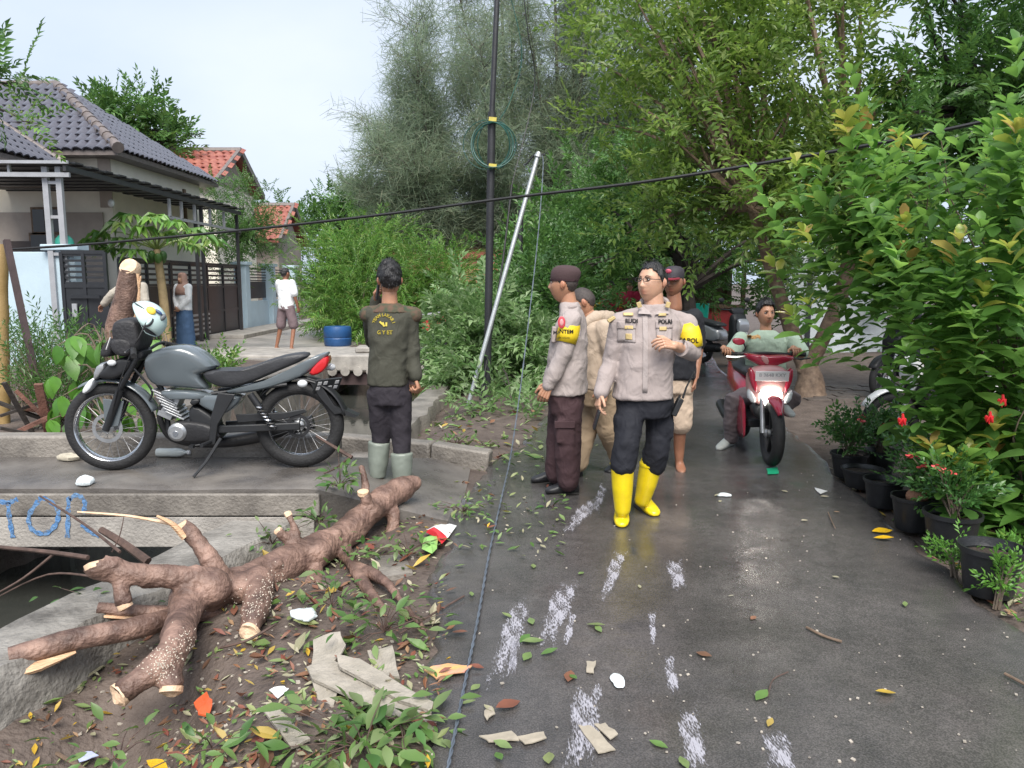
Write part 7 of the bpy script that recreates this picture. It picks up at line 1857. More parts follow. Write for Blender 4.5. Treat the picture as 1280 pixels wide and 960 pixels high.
# --- officer in yellow boots
def officer():
    Y = 4.84; J = lambda u, v, d=0.0: P(u, v, Y + d)
    p = Person('uniformed person in yellow boots and navy trousers looking aside, arm across chest', (.83, Y, 0), m_skin3)
    hc = J(815, 352.5); p.set_head(hc, -.80, -.04, 0, fat=1.0, hair='short', sc=1.01, line=.004, tufts=260)
    p.limb([J(817, 366), J(818, 392)], [.058, .066]); 
    shL, shR = J(858, 404, .02), J(776, 404, .0); elL, wrL = J(866, 440, .0), J(842, 432, -.20); elR, wrR = J(765, 452, .03), J(751, 490, -.06)
    hpR, hpL = J(790, 506, .0), J(826, 506, .04); knR, knL = J(784, 556, -.12), J(822, 556, .03)
    # body under the clothes
    ring_loft(p.body, [(J(808, 515), .13, .09), (J(811, 460), .13, .10), (J(815, 410), .14, .085), (J(816, 392), .08, .06)], -.1)
    p.limb([shL, elL, wrL], [.04, .035, .028]); p.limb([shR, elR, wrR], [.04, .035, .028]); p.limb([hpR, knR, J(778, 620, -.11)], [.06, .05, .035]); p.limb([hpL, knL, J(814, 580, .07), J(806, 615, .11)], [.06, .05, .045, .03])
    p.limb([mid(elL, wrL, .45), wrL], [.036, .030])
    p.hand(wrL, J(822, 426, -.27), Vector((-.2, .6, -.6)), Vector((0, -.3, 1)), .55); p.hand(wrR, J(746, 512, -.08), Vector((1, .2, 0)), Vector((-.1, -1, 0)), .45)
    # shirt
    sh = MB(); ring_loft(sh, [(J(803, 497), .190, .145, 2.5), (J(804, 480), .182, .145), (J(807, 455), .176, .142), (J(811, 430), .182, .132), (J(815, 410), .190, .114), (J(816, 400), .175, .100), (J(817, 390), .125, .080), (J(818, 381), .078, .066)], -.12)
    sh.rtube([shL, mid(shL, elL), elL], [.068, .066, .058], 16); sh.rtube([elL, mid(elL, wrL, .5)], [.056, .052], 14); sh.rtube([shR, elR, wrR], [.068, .060, .048], 16)
    sh.rtube([J(834, 394, .01), J(846, 398, .02), shL], [.045, .055, .066], 12); sh.rtube([J(800, 394, .01), J(788, 398), shR], [.045, .055, .066], 12)
    so = p.garment('shirt', sh, m_police, .008, 2, .009, (9, 9, 12), 2.0); bv = bvh_of(so); fwd = Vector((0, 1, 0))
    cu = MB(); cu.tube([mid(elL, wrL, .42), mid(elL, wrL, .62)], [.056, .052], 16); p.part('cuff', cu, m_police, so)
    # collar, placket, pockets with their badges and name strips
    for sg, (u0, u1) in ((-1, (800, 816)), (1, (834, 819))):
        mb = MB(); a, b, c_ = J(u0, 379, -.02), J(u1, 393, -.115), J(u0 + sg * 2, 392, -.09); mb.add([a, b, c_, a + Vector((0, .012, 0)), b + Vector((0, .012, 0)), c_ + Vector((0, .012, 0))], [(0, 1, 2), (5, 4, 3), (0, 3, 4, 1), (1, 4, 5, 2), (2, 5, 3, 0)]); p.part('collar', mb, m_police2, so, smooth=False)
        mb = MB(); mb.box(J(u0 + sg * 1 + (0 if sg > 0 else 0), 381, -.088), (.028, .008, .036), (0, sg * .3, 0)); p.part('collar_badge', mb, m_gold, so, bevel=.003)
    mb = MB(); mb.tube(catmull([J(801, 388, .05), J(803, 376, .02), J(818, 372, .075), J(833, 376, .02), J(834, 388, .05)], 5), .016, 8, flat=1.0); p.part('collar', mb, m_police2, so)
    ax = MB(); ax.box(J(776, 395, .0), (.13, .05, .012), (0, -.35, 0)); p.part('epaulette', ax, m_police2, so, bevel=.004); ax = MB(); ax.box(J(855, 396, .02), (.13, .05, .012), (0, .35, 0)); p.part('epaulette', ax, m_police2, so, bevel=.004)
    mb = MB(); mb.box(J(764, 399, -.03), (.05, .05, .02), (0, -.6, 0)); p.part('shoulder_mark', mb, m_gold, so, bevel=.004)
    def flat(name, u, v, wd, ht, mat, off=.004, th=.004, ang=0.0, n=6):
        """a patch laid on the shirt front"""
        mb = MB(); c = J(u, v, -.3) - p.org; ng = n
        for j in range(ng + 1):
            for i in range(ng + 1):
                x = (i / ng - .5) * wd; z = (j / ng - .5) * ht; q = c + Vector((x * math.cos(ang) - z * math.sin(ang), 0, x * math.sin(ang) + z * math.cos(ang))); h = bv.ray_cast(q, fwd); q.y = (h[0].y if h[0] else q.y + .25) - off; mb.v.append(tuple(q))
        for j in range(ng):
            for i in range(ng): a = j * (ng + 1) + i; mb.f.append((a, a + 1, a + ng + 2, a + ng + 1)); mb.m.append(0)
        o = mb.build(name, mat, so); md = o.modifiers.new('t', 'SOLIDIFY'); md.thickness = th; md.offset = 1; return o
    flat('pocket', 790, 418, .105, .125, m_police2, .003); flat('pocket', 838, 416, .100, .125, m_police2, .003); flat('pocket_flap', 790, 409, .112, .045, m_police, .007); flat('pocket_flap', 838, 408, .106, .045, m_police, .007)
    flat('placket', 813, 445, .030, .48, m_police2, .003, n=14)
    for u, v, w1, h1 in ((793, 395, .060, .016), (836, 395, .050, .016), (793, 412, .052, .020), (836, 413, .046, .022), (793, 424, .036, .036)): flat('badge', u, v, w1, h1, m_gold, .010, .003)
    for s_, u, v in (('RUDI', 793, 402.5), ('POLRI', 835, 403)):
        txt(so, s_, .033, Matrix.Translation(J(u, v, -.2) - p.org) @ Matrix.Rotation(PI / 2, 4, 'X'), m_ink, 'name_lettering', (bv, fwd), .018, bold=.0016)
    # yellow armband
    ab = armband(p, so, shL, elL, [.060, .071, .072, .066], t0=.02, t1=.86); bv2 = bvh_of(ab)
    txt(ab, 'KAPOL', .040, Matrix.Translation(J(867, 428, -.2) - p.org) @ Matrix.Rotation(PI / 2, 4, 'X'), m_ink, 'armband_lettering', (bv2, fwd), .010, bold=.001); txt(ab, 'SEK', .022, Matrix.Translation(J(870, 436, -.2) - p.org) @ Matrix.Rotation(PI / 2, 4, 'X'), m_ink, 'armband_lettering', (bv2, fwd), .010)
    # trousers tucked in boots
    tr = MB(); ring_loft(tr, [(J(806, 520), .168, .12), (J(806, 505), .175, .125), (J(806, 490), .172, .128)], -.1); tr.rtube([hpR, mid(hpR, knR), knR, J(779, 580, -.12)], [.094, .088, .080, .082], 16); tr.rtube([hpL, mid(hpL, knL), knL, J(818, 580, .06)], [.094, .088, .080, .080], 16)
    tr.box(J(772, 535, -.05), (.03, .11, .15)); tr.box(J(838, 532, .03), (.03, .11, .15))
    p.garment('trousers', tr, m_navy, .011, 3, .010, (10, 10, 22), 5.0)
    for nm, top, ank, heel, toe in (('boot', J(778, 579, -.12), J(778, 640, -.10), G(778, 644) + Vector((0, .06, .0)), G(777, 662)), ('boot', J(814, 580, .07), J(803, 628, .12), G(799, 634) + Vector((0, .03, 0)), G(814, 648) + Vector((.03, .0, 0)))):
        b = MB(); b.rtube([top, mid(top, ank, .5), ank + Vector((0, 0, .02))], [.074, .066, .052], 18); heel = Vector((heel.x, heel.y, .012)); toe = Vector((toe.x, toe.y, .012)); foot(b, heel, toe, .050, .085); bo = p.garment(nm, b, m_yel, .009, 3, .0025, (8, 8, 10), 3.0)
        b = MB(); foot(b, Vector((heel.x, heel.y, 0)) - (toe - heel).normalized() * .006, Vector((toe.x, toe.y, 0)) + (toe - heel).normalized() * .004, .054, .026); p.part('sole', b, m_sole, bo)
        b = MB(); b.lathe([(.076, -.012), (.079, 0), (.076, .012), (.070, .012), (.070, -.012)], 20, top + Vector((0, 0, .0)), closed=True); p.part('boot_rim', b, m_yel, bo)
    # spectacles
    mb = MB()
    for sx in (-1, 1):
        mb.tube([(sx * .031 + .0215 * math.copysign(abs(math.cos(a)) ** .6, math.cos(a)), -.103, .010 + .0115 * math.copysign(abs(math.sin(a)) ** .6, math.sin(a))) for a in np.linspace(0, 2 * PI, 17)], .0019, 5, cap=False); mb.tube([(sx * .052, -.102, .014), (sx * .084, -.05, .014), (sx * .087, .012, .012)], .0022, 5)
    mb.tube([(-.011, -.102, .012), (0, -.105, .014), (.011, -.102, .012)], .0016, 5); mb.xform(p.hM); p.part('glasses', mb, m_ink)
    p.finish()
    # phone held in the lowered hand, radio hanging at the hip
    ph = tag(empty('phone', J(746, 518, -.10)), 'slim dark phone in the lowered hand of the person in yellow boots', 'phone'); mb = MB(); mb.box((0, 0, -.03), (.014, .065, .13), (.15, .25, 0)); mb.build('case', m_blackp, ph, bevel=.005); mb = MB(); mb.box((-.008, 0, -.03), (.003, .056, .115), (.15, .25, 0)); mb.build('screen', m_dark, ph)
    rd = tag(empty('walkie_talkie', J(846, 512, -.02)), 'black walkie-talkie with long antenna at the hip of the person in yellow boots', 'radio'); ro = Vector(rd.location)
    a, b = J(841, 519, -.02), J(851, 498, -.02); mb = MB(); mb.bar(a, b, .058, .036); mb.build('body', m_blackp, rd, origin=ro, bevel=.006)
    mb = MB(); mb.tube([b + Vector((.012, 0, 0)), J(858, 484, -.02), J(868, 464, -.02)], [.008, .006, .005], 8); mb.build('antenna', m_blackp, rd, origin=ro); mb = MB(); mb.tube([b + Vector((-.012, 0, -.005)), b + Vector((-.006, 0, .02))], .008, 8); mb.build('knob', m_blackp, rd, origin=ro)
officer()

# --- uniformed person in the beret, facing left
def beret_person():
    Y = 5.5; J = lambda u, v, d=0.0: P(u, v, Y + d); ph = -1.85
    p = Person('uniformed person in maroon beret and maroon trousers facing away to the left', (.40, Y, 0), m_skin)
    p.set_head(J(705, 355), ph - .05, -.03, 0, fat=.2, hair='crop', hm=m_stub); p.limb([J(709, 366), J(713, 392)], [.055, .062])
    shN, shF = J(714, 400, -.14), J(714, 398, .20); elN, wrN = J(704, 443, -.17), J(686, 482, -.18); elF, wrF = J(700, 440, .24), J(686, 478, .18); hpN, hpF = J(711, 505, -.07), J(703, 505, .10); knN, knF = J(710, 556, -.08), J(697, 552, .09)
    ring_loft(p.body, [(J(707, 510), .14, .10), (J(711, 450), .14, .10), (J(714, 400), .13, .08)], ph); p.limb([shN, elN, wrN], [.04, .035, .028]); p.limb([shF, elF, wrF], [.04, .035, .028]); p.limb([hpN, knN, J(709, 603, -.08)], [.06, .05, .04]); p.limb([hpF, knF, J(694, 594, .08)], [.06, .05, .04])
    p.hand(wrN, J(677, 500, -.19), Vector((.3, .9, 0)), Vector((-1, -.1, .2)), .5); p.hand(wrF, J(679, 494, .16), Vector((.3, -.9, 0)), Vector((-1, .1, .2)), .5)
    sh = MB(); ring_loft(sh, [(J(709, 491), .175, .145, 2.5), (J(709, 478), .170, .142), (J(709, 450), .170, .140), (J(711, 425), .180, .130), (J(714, 405), .190, .105), (J(715, 397), .15, .088), (J(713, 386), .095, .075), (J(712, 378), .066, .060)], ph)
    sh.rtube([shN, elN, wrN], [.068, .060, .048], 16); sh.rtube([shF, elF, wrF], [.068, .060, .048], 16); so = p.garment('shirt', sh, m_police2, .009, 2, .009, (9, 9, 12), 7.0)
    mb = MB(); mb.tube(catmull([J(703, 388, -.04), J(715, 384, -.085), J(724, 384, -.02), J(722, 386, .06)], 5), .015, 8); p.part('collar', mb, m_police, so)
    ax = MB(); ax.box(J(713, 390, -.08), (.05, .13, .012), (.3, 0, 0)); p.part('epaulette', ax, m_police, so, bevel=.004)
    ab = armband(p, so, shN, elN, [.050, .071, .073, .067], t0=-.06, t1=.66); bv = bvh_of(ab); d = Vector((0, 1, 0))
    txt(ab, 'MANTEM', .036, Matrix.Translation(J(705, 416, -.35) - p.org) @ Matrix.Rotation(PI / 2, 4, 'X'), m_ink, 'armband_lettering', (bv, d), .010, bold=.001); txt(ab, 'POLSEK KARAN', .015, Matrix.Translation(J(704, 424, -.35) - p.org) @ Matrix.Rotation(PI / 2, 4, 'X'), m_ink, 'armband_lettering', (bv, d), .010)
    mb = MB(); c = J(702, 403, -.215); mb.ell(c, (.026, .006, .042)); p.part('armband_emblem', mb, M('red_emblem', (.55, .06, .08), .5), ab); mb = MB(); mb.ell(c - Vector((0, .004, 0)), (.014, .005, .024)); p.part('armband_emblem', mb, M('rose_emblem', (.62, .30, .30), .5), ab)
    mb = MB(); mb.box(J(692, 418, -.12), (.03, .10, .11), (0, .1, 0)); p.part('pocket', mb, m_police, so, bevel=.008)
    tr = MB(); ring_loft(tr, [(J(708, 515), .155, .12), (J(708, 500), .165, .13), (J(709, 486), .165, .13)], ph); tr.rtube([hpN, mid(hpN, knN), knN, J(710, 600, -.07)], [.10, .098, .092, .084], 16); tr.rtube([hpF, mid(hpF, knF), knF, J(695, 592, .09)], [.10, .095, .086, .08], 16); tr.box(J(707, 540, -.16), (.13, .03, .17)); to = p.garment('trousers', tr, m_maroon, .011, 3, .009, (10, 10, 22), 8.0)
    mb = MB(); mb.box(J(706, 531, -.178), (.145, .012, .05)); p.part('pocket_flap', mb, m_maroon, to, bevel=.004)
    m_shoe = M('black_shoe', (.018, .018, .02), .45, var=.2, bump=.15)
    for heel, toe, top in ((G(723, 618), G(682, 619), J(711, 600, -.06)), (G(703, 604), G(664, 605), J(695, 590, .1))):
        b = MB(); foot(b, heel + Vector((0, 0, .018)), toe + Vector((0, 0, .018)), .048, .085); b.rtube([top, mid(heel, toe, .28) + Vector((0, 0, .06))], [.05, .05], 12); bo = p.garment('shoe', b, m_shoe, .009, 2, .002); b = MB(); foot(b, heel, toe, .052, .028); p.part('sole', b, m_sole, bo)
    # beret
    mb = MB(); mb.loft([(0, .005, .028, .083, .102), (0, .008, .055, .088, .108), (0, .012, .085, .088, .108), (0.0, .012, .112, .078, .092), (0, .010, .128, .05, .06), (0, .01, .133, .02, .025)], 30); mb.xform(p.hM); p.part('beret', mb, M('maroon_felt', (.060, .034, .036), .85, var=.15, bump=.3, bscale=200))
    mb = MB(); mb.loft([(0, .004, .020, .082, .101), (0, .004, .036, .086, .105)], 30, cap=False); mb.xform(p.hM); p.part('beret_band', mb, m_maroon)
    p.finish()
beret_person()

# --- person in the beige hoodie walking behind
def hoodie_person():
    Y = 6.05; J = lambda u, v, d=0.0: P(u, v, Y + d); ph = -2.1
    p = Person('person in beige hoodie and khaki trousers, head lowered, behind the beret wearer', (.72, Y, 0), m_skin, vox=.012)
    p.set_head(J(729, 378), ph + .35, .35, 0, fat=.6, hair='crop', hm=m_stub); p.limb([J(732, 388), J(742, 404)], [.055, .065])
    shN, shF = J(755, 412, -.16), J(742, 410, .20); elN, wrN = J(764, 448, -.18), J(756, 486, -.22); elF, wrF = J(738, 445, .25), J(730, 480, .2); hpN, hpF = J(752, 492, -.08), J(742, 492, .09); knN, knF = J(760, 535, -.05), J(732, 540, .05)
    ring_loft(p.body, [(J(748, 500), .14, .10), (J(748, 450), .14, .10), (J(747, 410), .13, .08)], ph); p.limb([shN, elN, wrN], [.04, .035, .028]); p.limb([shF, elF, wrF], [.04, .035, .028]); p.limb([hpN, knN, J(775, 578, .05)], [.06, .05, .04]); p.limb([hpF, knF, J(722, 585, -.05)], [.06, .05, .04])
    p.hand(wrN, J(752, 500, -.24), Vector((0, 1, 0)), Vector((-1, 0, 0)), .5); p.hand(wrF, J(727, 496, .2), Vector((0, -1, 0)), Vector((-1, 0, 0)), .5)
    sh = MB(); ring_loft(sh, [(J(747, 484), .185, .145), (J(748, 455), .185, .145), (J(749, 425), .195, .135), (J(749, 408), .19, .11), (J(746, 398), .12, .09)], ph); sh.rtube([shN, elN, wrN], [.076, .064, .052], 16); sh.rtube([shF, elF, wrF], [.076, .064, .052], 16); so = p.garment('hoodie', sh, m_beige, .011, 3, .010, (10, 10, 16), 11.0)
    mb = MB(); mb.rtube([J(728, 407, -.12), J(745, 396, -.10), J(763, 397, .0), J(768, 404, .10)], [.035, .05, .05, .03], 12, flat=1.0); mb.rtube([J(735, 405, .15), J(752, 400, .10), J(768, 408, .0)], [.03, .045, .04], 12); p.garment('hood', mb, m_beige, .011, 3, .008, seed=12.0, sub=so)
    tr = MB(); ring_loft(tr, [(J(748, 505), .165, .125), (J(747, 480), .175, .13)], ph); tr.rtube([hpN, knN, J(772, 572, .05)], [.105, .088, .07], 16); tr.rtube([hpF, knF, J(723, 580, -.05)], [.105, .09, .072], 16); p.garment('trousers', tr, m_khaki, .012, 3, .010, (10, 10, 20), 13.0)
    for heel, toe in ((G(778, 586), G(758, 592)), (G(728, 596), G(706, 596))):
        b = MB(); foot(b, heel, toe, .045, .075); p.garment('shoe', b, m_blackp, .010, 2, 0)
    p.finish()
hoodie_person()

# --- barefoot person in cap and black tee
def cap_person():
    Y = 6.25; J = lambda u, v, d=0.0: P(u, v, Y + d)
    p = Person('barefoot person in black tee, tan shorts and dark cap behind the person in yellow boots', (1.33, Y, 0), m_skin2, vox=.012)
    p.set_head(J(842, 352), -.45, .0, 0, fat=.9, hair='crop', hm=m_stub); p.limb([J(842, 364), J(843, 385)], [.055, .065])
    shL, shR = J(868, 396), J(816, 396); elL, wrL = J(873, 438, .03), J(869, 472, -.05); elR, wrR = J(806, 436, .05), J(810, 470, -.02); hpL, hpR = J(850, 482), J(830, 482); knL, knR = J(850, 536, -.02), J(826, 536, .06)
    ring_loft(p.body, [(J(840, 488), .14, .10), (J(841, 440), .15, .11), (J(842, 396), .14, .08)], -.2); p.limb([shL, elL, wrL], [.050, .042, .030]); p.limb([shR, elR, wrR], [.05, .042, .03]); p.limb([hpL, knL, J(849, 560, .02), J(849, 578, .02)], [.07, .055, .046, .034]); p.limb([hpR, knR, J(824, 562, .09), J(824, 580, .1)], [.07, .055, .046, .034])
    for heel, toe in ((G(848, 580), G(852, 592)), (G(824, 574), G(820, 586))): foot(p.body, heel, toe, .042, .06)
    p.hand(wrL, J(866, 490, -.06), Vector((-1, 0, 0)), Vector((0, -1, 0)), .5); p.hand(wrR, J(808, 488, -.03), Vector((1, 0, 0)), Vector((0, -1, 0)), .5)
    sh = MB(); ring_loft(sh, [(J(841, 472), .19, .14), (J(841, 440), .19, .145), (J(842, 415), .195, .13), (J(842, 400), .19, .10), (J(843, 389), .11, .075)], -.15); sh.rtube([shL, mid(shL, elL, .75)], [.070, .070], 16); sh.rtube([shR, mid(shR, elR, .75)], [.070, .070], 16); p.garment('t_shirt', sh, m_tee, .011, 3, .007, seed=15.0)
    tr = MB(); ring_loft(tr, [(J(840, 490), .175, .13), (J(840, 468), .175, .13)], -.1); tr.rtube([hpL, mid(hpL, knL, .85)], [.105, .098], 16); tr.rtube([hpR, mid(hpR, knR, .85)], [.105, .098], 16); to = p.garment('shorts', tr, m_short, .011, 3, .008, seed=16.0)
    mb = MB(); mb.loft([(0, .0, .030, .080, .098), (0, .004, .060, .084, .100), (0, .006, .095, .078, .092), (0, .006, .120, .05, .06), (0, .006, .127, .01, .012)], 26); mb.xform(p.hM); cp_ = p.part('cap', mb, M('dark_cap', (.030, .026, .034), .7)); mb = MB(); mb.loft([(0, -.085, .030, .072, .075), (0, -.09, .040, .070, .070)], 24); mb.xform(p.hM @ Matrix.Rotation(.12, 4, 'X')); p.part('visor', mb, M('red_visor', (.22, .02, .035), .6), cp_)
    mb = MB(); mb.ell((-.02, -.096, .082), (.026, .008, .018), (.35, 0, 0)); mb.xform(p.hM); p.part('cap_patch', mb, M('pink_patch', (.55, .10, .16), .6), cp_)
    p.finish()
cap_person()

# --- person in the olive long-sleeve shirt, seen from behind
def olive_person():
    Y = 5.36; J = lambda u, v, d=0.0: P(u, v, Y + d); ph = PI - .1
    p = Person('person in olive long-sleeve shirt seen from behind, holding a phone to the ear', (-.84, Y, 0), m_skin)
    p.set_head(J(487, 350), PI + .25, 0, 0, fat=.2, hair='long', tufts=420, sc=.99); p.limb([J(487, 365), J(487, 388)], [.052, .060])
    shR, shL = J(511, 396, .02), J(465, 394, .02); elR, wrR = J(514, 436, .03), J(519, 470, -.02); elL, wrL = J(466, 430, .24), J(471, 376, .17); hpR, hpL = J(500, 494), J(474, 494); knR, knL = J(501, 545, .02), J(477, 540, .06)
    ring_loft(p.body, [(J(487, 500), .11, .08), (J(486, 445), .10, .08), (J(487, 398), .11, .07)], ph); p.limb([shR, elR, wrR], [.04, .034, .028]); p.limb([shL, elL, wrL], [.04, .034, .028]); p.limb([hpR, knR, J(502, 606, .0)], [.06, .05, .04]); p.limb([hpL, knL, J(473, 596, .06)], [.06, .05, .04])
    p.hand(wrR, J(524, 487, -.03), Vector((-1, 0, 0)), Vector((0, 1, .2)), .75); p.hand(wrL, J(470, 357, .10), Vector((1, -.3, 0)), Vector((0, -.2, 1)), .5)
    sh = MB(); ring_loft(sh, [(J(485, 481), .140, .118, 2.5), (J(485, 465), .134, .115), (J(486, 440), .138, .114), (J(487, 415), .150, .110), (J(488, 400), .152, .098), (J(488, 390), .13, .085), (J(487, 380), .068, .060)], ph)
    sh.rtube([shR, elR, wrR], [.066, .058, .044], 16); sh.rtube([shL, elL, wrL], [.066, .058, .044], 16); so = p.garment('shirt', sh, m_olive, .009, 2, .009, (9, 9, 12), 21.0); bv = bvh_of(so); d = Vector((0, 1, 0))
    # patterned yoke over the shoulders
    m_camo = M('camouflage_cloth', (.035, .055, .030), .85, scale=22, col2=(.12, .065, .045), bump=.1, detail=1)
    yk = MB(); ring_loft(yk, [(J(488, 391), .140, .094), (J(488, 386), .115, .084), (J(487, 379), .072, .066)], ph); yk.rtube([J(500, 389, .01), J(517, 394, .02)], [.046, .062], 12); yk.rtube([J(476, 389, .01), J(460, 393, .02)], [.046, .062], 12); p.garment('shoulder_yoke', yk, m_camo, .010, 3, .003, seed=22.0, sub=so)
    m_yt = M('yellow_print', (.55, .45, .06), .6, bump=0)
    Mx = Matrix.Translation(J(473, 409, -.3) - p.org) @ Matrix.Rotation(PI / 2, 4, 'X'); txt(so, 'TEAM LAKAR I', .030, Mx, m_yt, 'back_print', (bv, d), .005, arc=(.072, PI / 2), bold=.0012)
    txt(so, 'G Y ET', .036, Matrix.Translation(J(475, 418, -.3) - p.org) @ Matrix.Rotation(PI / 2, 4, 'X'), m_yt, 'back_print', (bv, d), .005, bold=.0014)
    for a, b in (((468, 404), (475, 410)), ((474, 410), (472, 405)), ((477, 405), (477, 410))):
        mb = MB(); q0, q1 = J(a[0], a[1], -.3) - p.org, J(b[0], b[1], -.3) - p.org
        for q in (q0, q1):
            h = bv.ray_cast(q, d); q.y = (h[0].y if h[0] else q.y + .2) - .006
        mb.bar(q0, q1, .012, .004, up=Vector((0, 1, 0))); mb.build('back_print', m_yt, so)
    tr = MB(); ring_loft(tr, [(J(487, 505), .136, .108), (J(487, 490), .140, .112), (J(486, 476), .136, .110)], ph); tr.rtube([hpR, mid(hpR, knR), knR, J(502, 566, .01)], [.082, .078, .070, .058], 16); tr.rtube([hpL, mid(hpL, knL), knL, J(475, 553, .06)], [.088, .084, .074, .060], 16); p.garment('trousers', tr, m_dkp, .011, 3, .007, (10, 10, 22), 23.0)
    for top, ank, heel, toe in ((J(502, 566, .0), J(503, 612, -.02), G(502, 632), G(517, 617) + Vector((.03, .05, 0))), (J(474, 552, .06), J(472, 600, .06), G(470, 618), G(478, 602))):
        b = MB(); b.tube([top, mid(top, ank), ank + Vector((0, 0, .02))], [.080, .074, .056], 18); foot(b, Vector((heel.x, heel.y, .014)), Vector((toe.x, toe.y, .014)), .048, .085); bo = p.garment('boot', b, m_gumb, .010, 3, .003); b = MB(); foot(b, Vector((heel.x, heel.y, 0)), Vector((toe.x, toe.y, 0)), .052, .026); p.part('sole', b, m_sole, bo)
    p.finish()
    po = J(472, 362, .03); fo = tag(empty('phone', po), 'black phone held to the ear of the person in olive', 'phone'); mb = MB(); mb.box((0, 0, 0), (.012, .06, .14), (.2, .12, .3)); mb.build('case', m_blackp, fo, bevel=.005); mb = MB(); mb.box((.008, 0, 0), (.003, .052, .125), (.2, .12, .3)); mb.build('screen', m_dark, fo)
olive_person()

# --- rider on the scooter
def rider():
    Y = 7.12; J = lambda u, v, d=0.0: P(u, v, Y + d)
    p = Person('rider in sage green tee sitting on the crimson scooter, one foot down', (2.36, Y, 0), m_skin, vox=.012)
    p.set_head(J(957, 392), .08, .02, 0, fat=.1, hair='long', tufts=360, sc=.99); p.limb([J(957, 404), J(957, 422)], [.050, .058])
    shR, shL = J(926, 424), J(989, 424); gR = Vector((1.87, 6.70, .938)); gL = Vector((2.47, 6.66, .938)); elR, elL = J(913, 446, -.08), J(1003, 444, -.08)
    hp_ = J(958, 492, .12); hpR, hpL = hp_ + Vector((-.10, 0, 0)), hp_ + Vector((.10, 0, 0)); knR, knL = J(916, 500, -.22), J(990, 500, -.25); anR = J(914, 546, -.05); anL = Vector((knL.x - .06, knL.y + .05, .40))
    ring_loft(p.body, [(hp_, .14, .11), (J(957, 455, .05), .14, .10), (J(957, 424), .13, .08)], 0); wR, wL = gR + Vector((0, .07, .03)), gL + Vector((0, .07, .03))
    p.limb([shR, elR, wR], [.048, .042, .030]); p.limb([shL, elL, wL], [.048, .042, .030]); p.limb([hpR, knR, anR], [.06, .05, .035]); p.limb([hpL, knL, anL], [.06, .05, .035])
    p.hand(wR, gR + Vector((0, -.02, .03)), Vector((0, -.2, -1)), Vector((1, 0, 0)), .75); p.hand(wL, gL + Vector((0, -.02, .03)), Vector((0, -.2, -1)), Vector((-1, 0, 0)), .75)
    sh = MB(); ring_loft(sh, [(hp_ + Vector((0, 0, .02)), .185, .145), (J(957, 468, .08), .185, .14), (J(957, 445, .04), .19, .13), (J(957, 428, .01), .195, .105), (J(957, 419), .15, .085), (J(957, 413), .085, .068)], 0); sh.rtube([shR, mid(shR, elR, .8)], [.072, .076], 16); sh.rtube([shL, mid(shL, elL, .8)], [.072, .076], 16); so = p.garment('t_shirt', sh, m_sage, .011, 3, .009, (11, 11, 16), 25.0); bv = bvh_of(so)
    mb = MB(); n = 5
    for j in range(n + 1):
        for i in range(n + 1):
            q = J(957, 424.5, -.4) - p.org + Vector(((i / n - .5) * .11, 0, (j / n - .5) * .030 + .008 * math.sin(i * 2))); h = bv.ray_cast(q, Vector((0, 1, 0))); q.y = (h[0].y if h[0] else q.y + .3) - .003; mb.v.append(tuple(q))
    for j in range(n):
        for i in range(n): a = j * (n + 1) + i; mb.f.append((a, a + 1, a + n + 2, a + n + 1)); mb.m.append(0)
    mb.build('chest_print', M('orange_print', (.42, .25, .10), .7, var=.5, scale=60), so)
    tr = MB(); ring_loft(tr, [(hp_ + Vector((0, 0, -.08)), .17, .14), (hp_ + Vector((0, 0, .04)), .175, .14)], 0); tr.rtube([hpR, mid(hpR, knR), knR, mid(knR, anR), anR], [.10, .092, .082, .072, .066], 16); tr.rtube([hpL, knL, anL], [.10, .082, .066], 16); p.garment('trousers', tr, m_greyp, .012, 3, .009, seed=26.0)
    m_sho = M('pale_grey_shoe', (.36, .38, .36), .6, var=.1)
    for heel, toe in ((G(915, 556), G(898, 564)), (Vector((anL.x, anL.y + .02, .345)), Vector((anL.x + .01, anL.y - .2, .345)))):
        b = MB(); foot(b, heel + Vector((0, 0, .008)), toe + Vector((0, 0, .008)), .048, .085); bo = p.garment('shoe', b, m_sho, .010, 2, 0)
    p.finish()
rider()

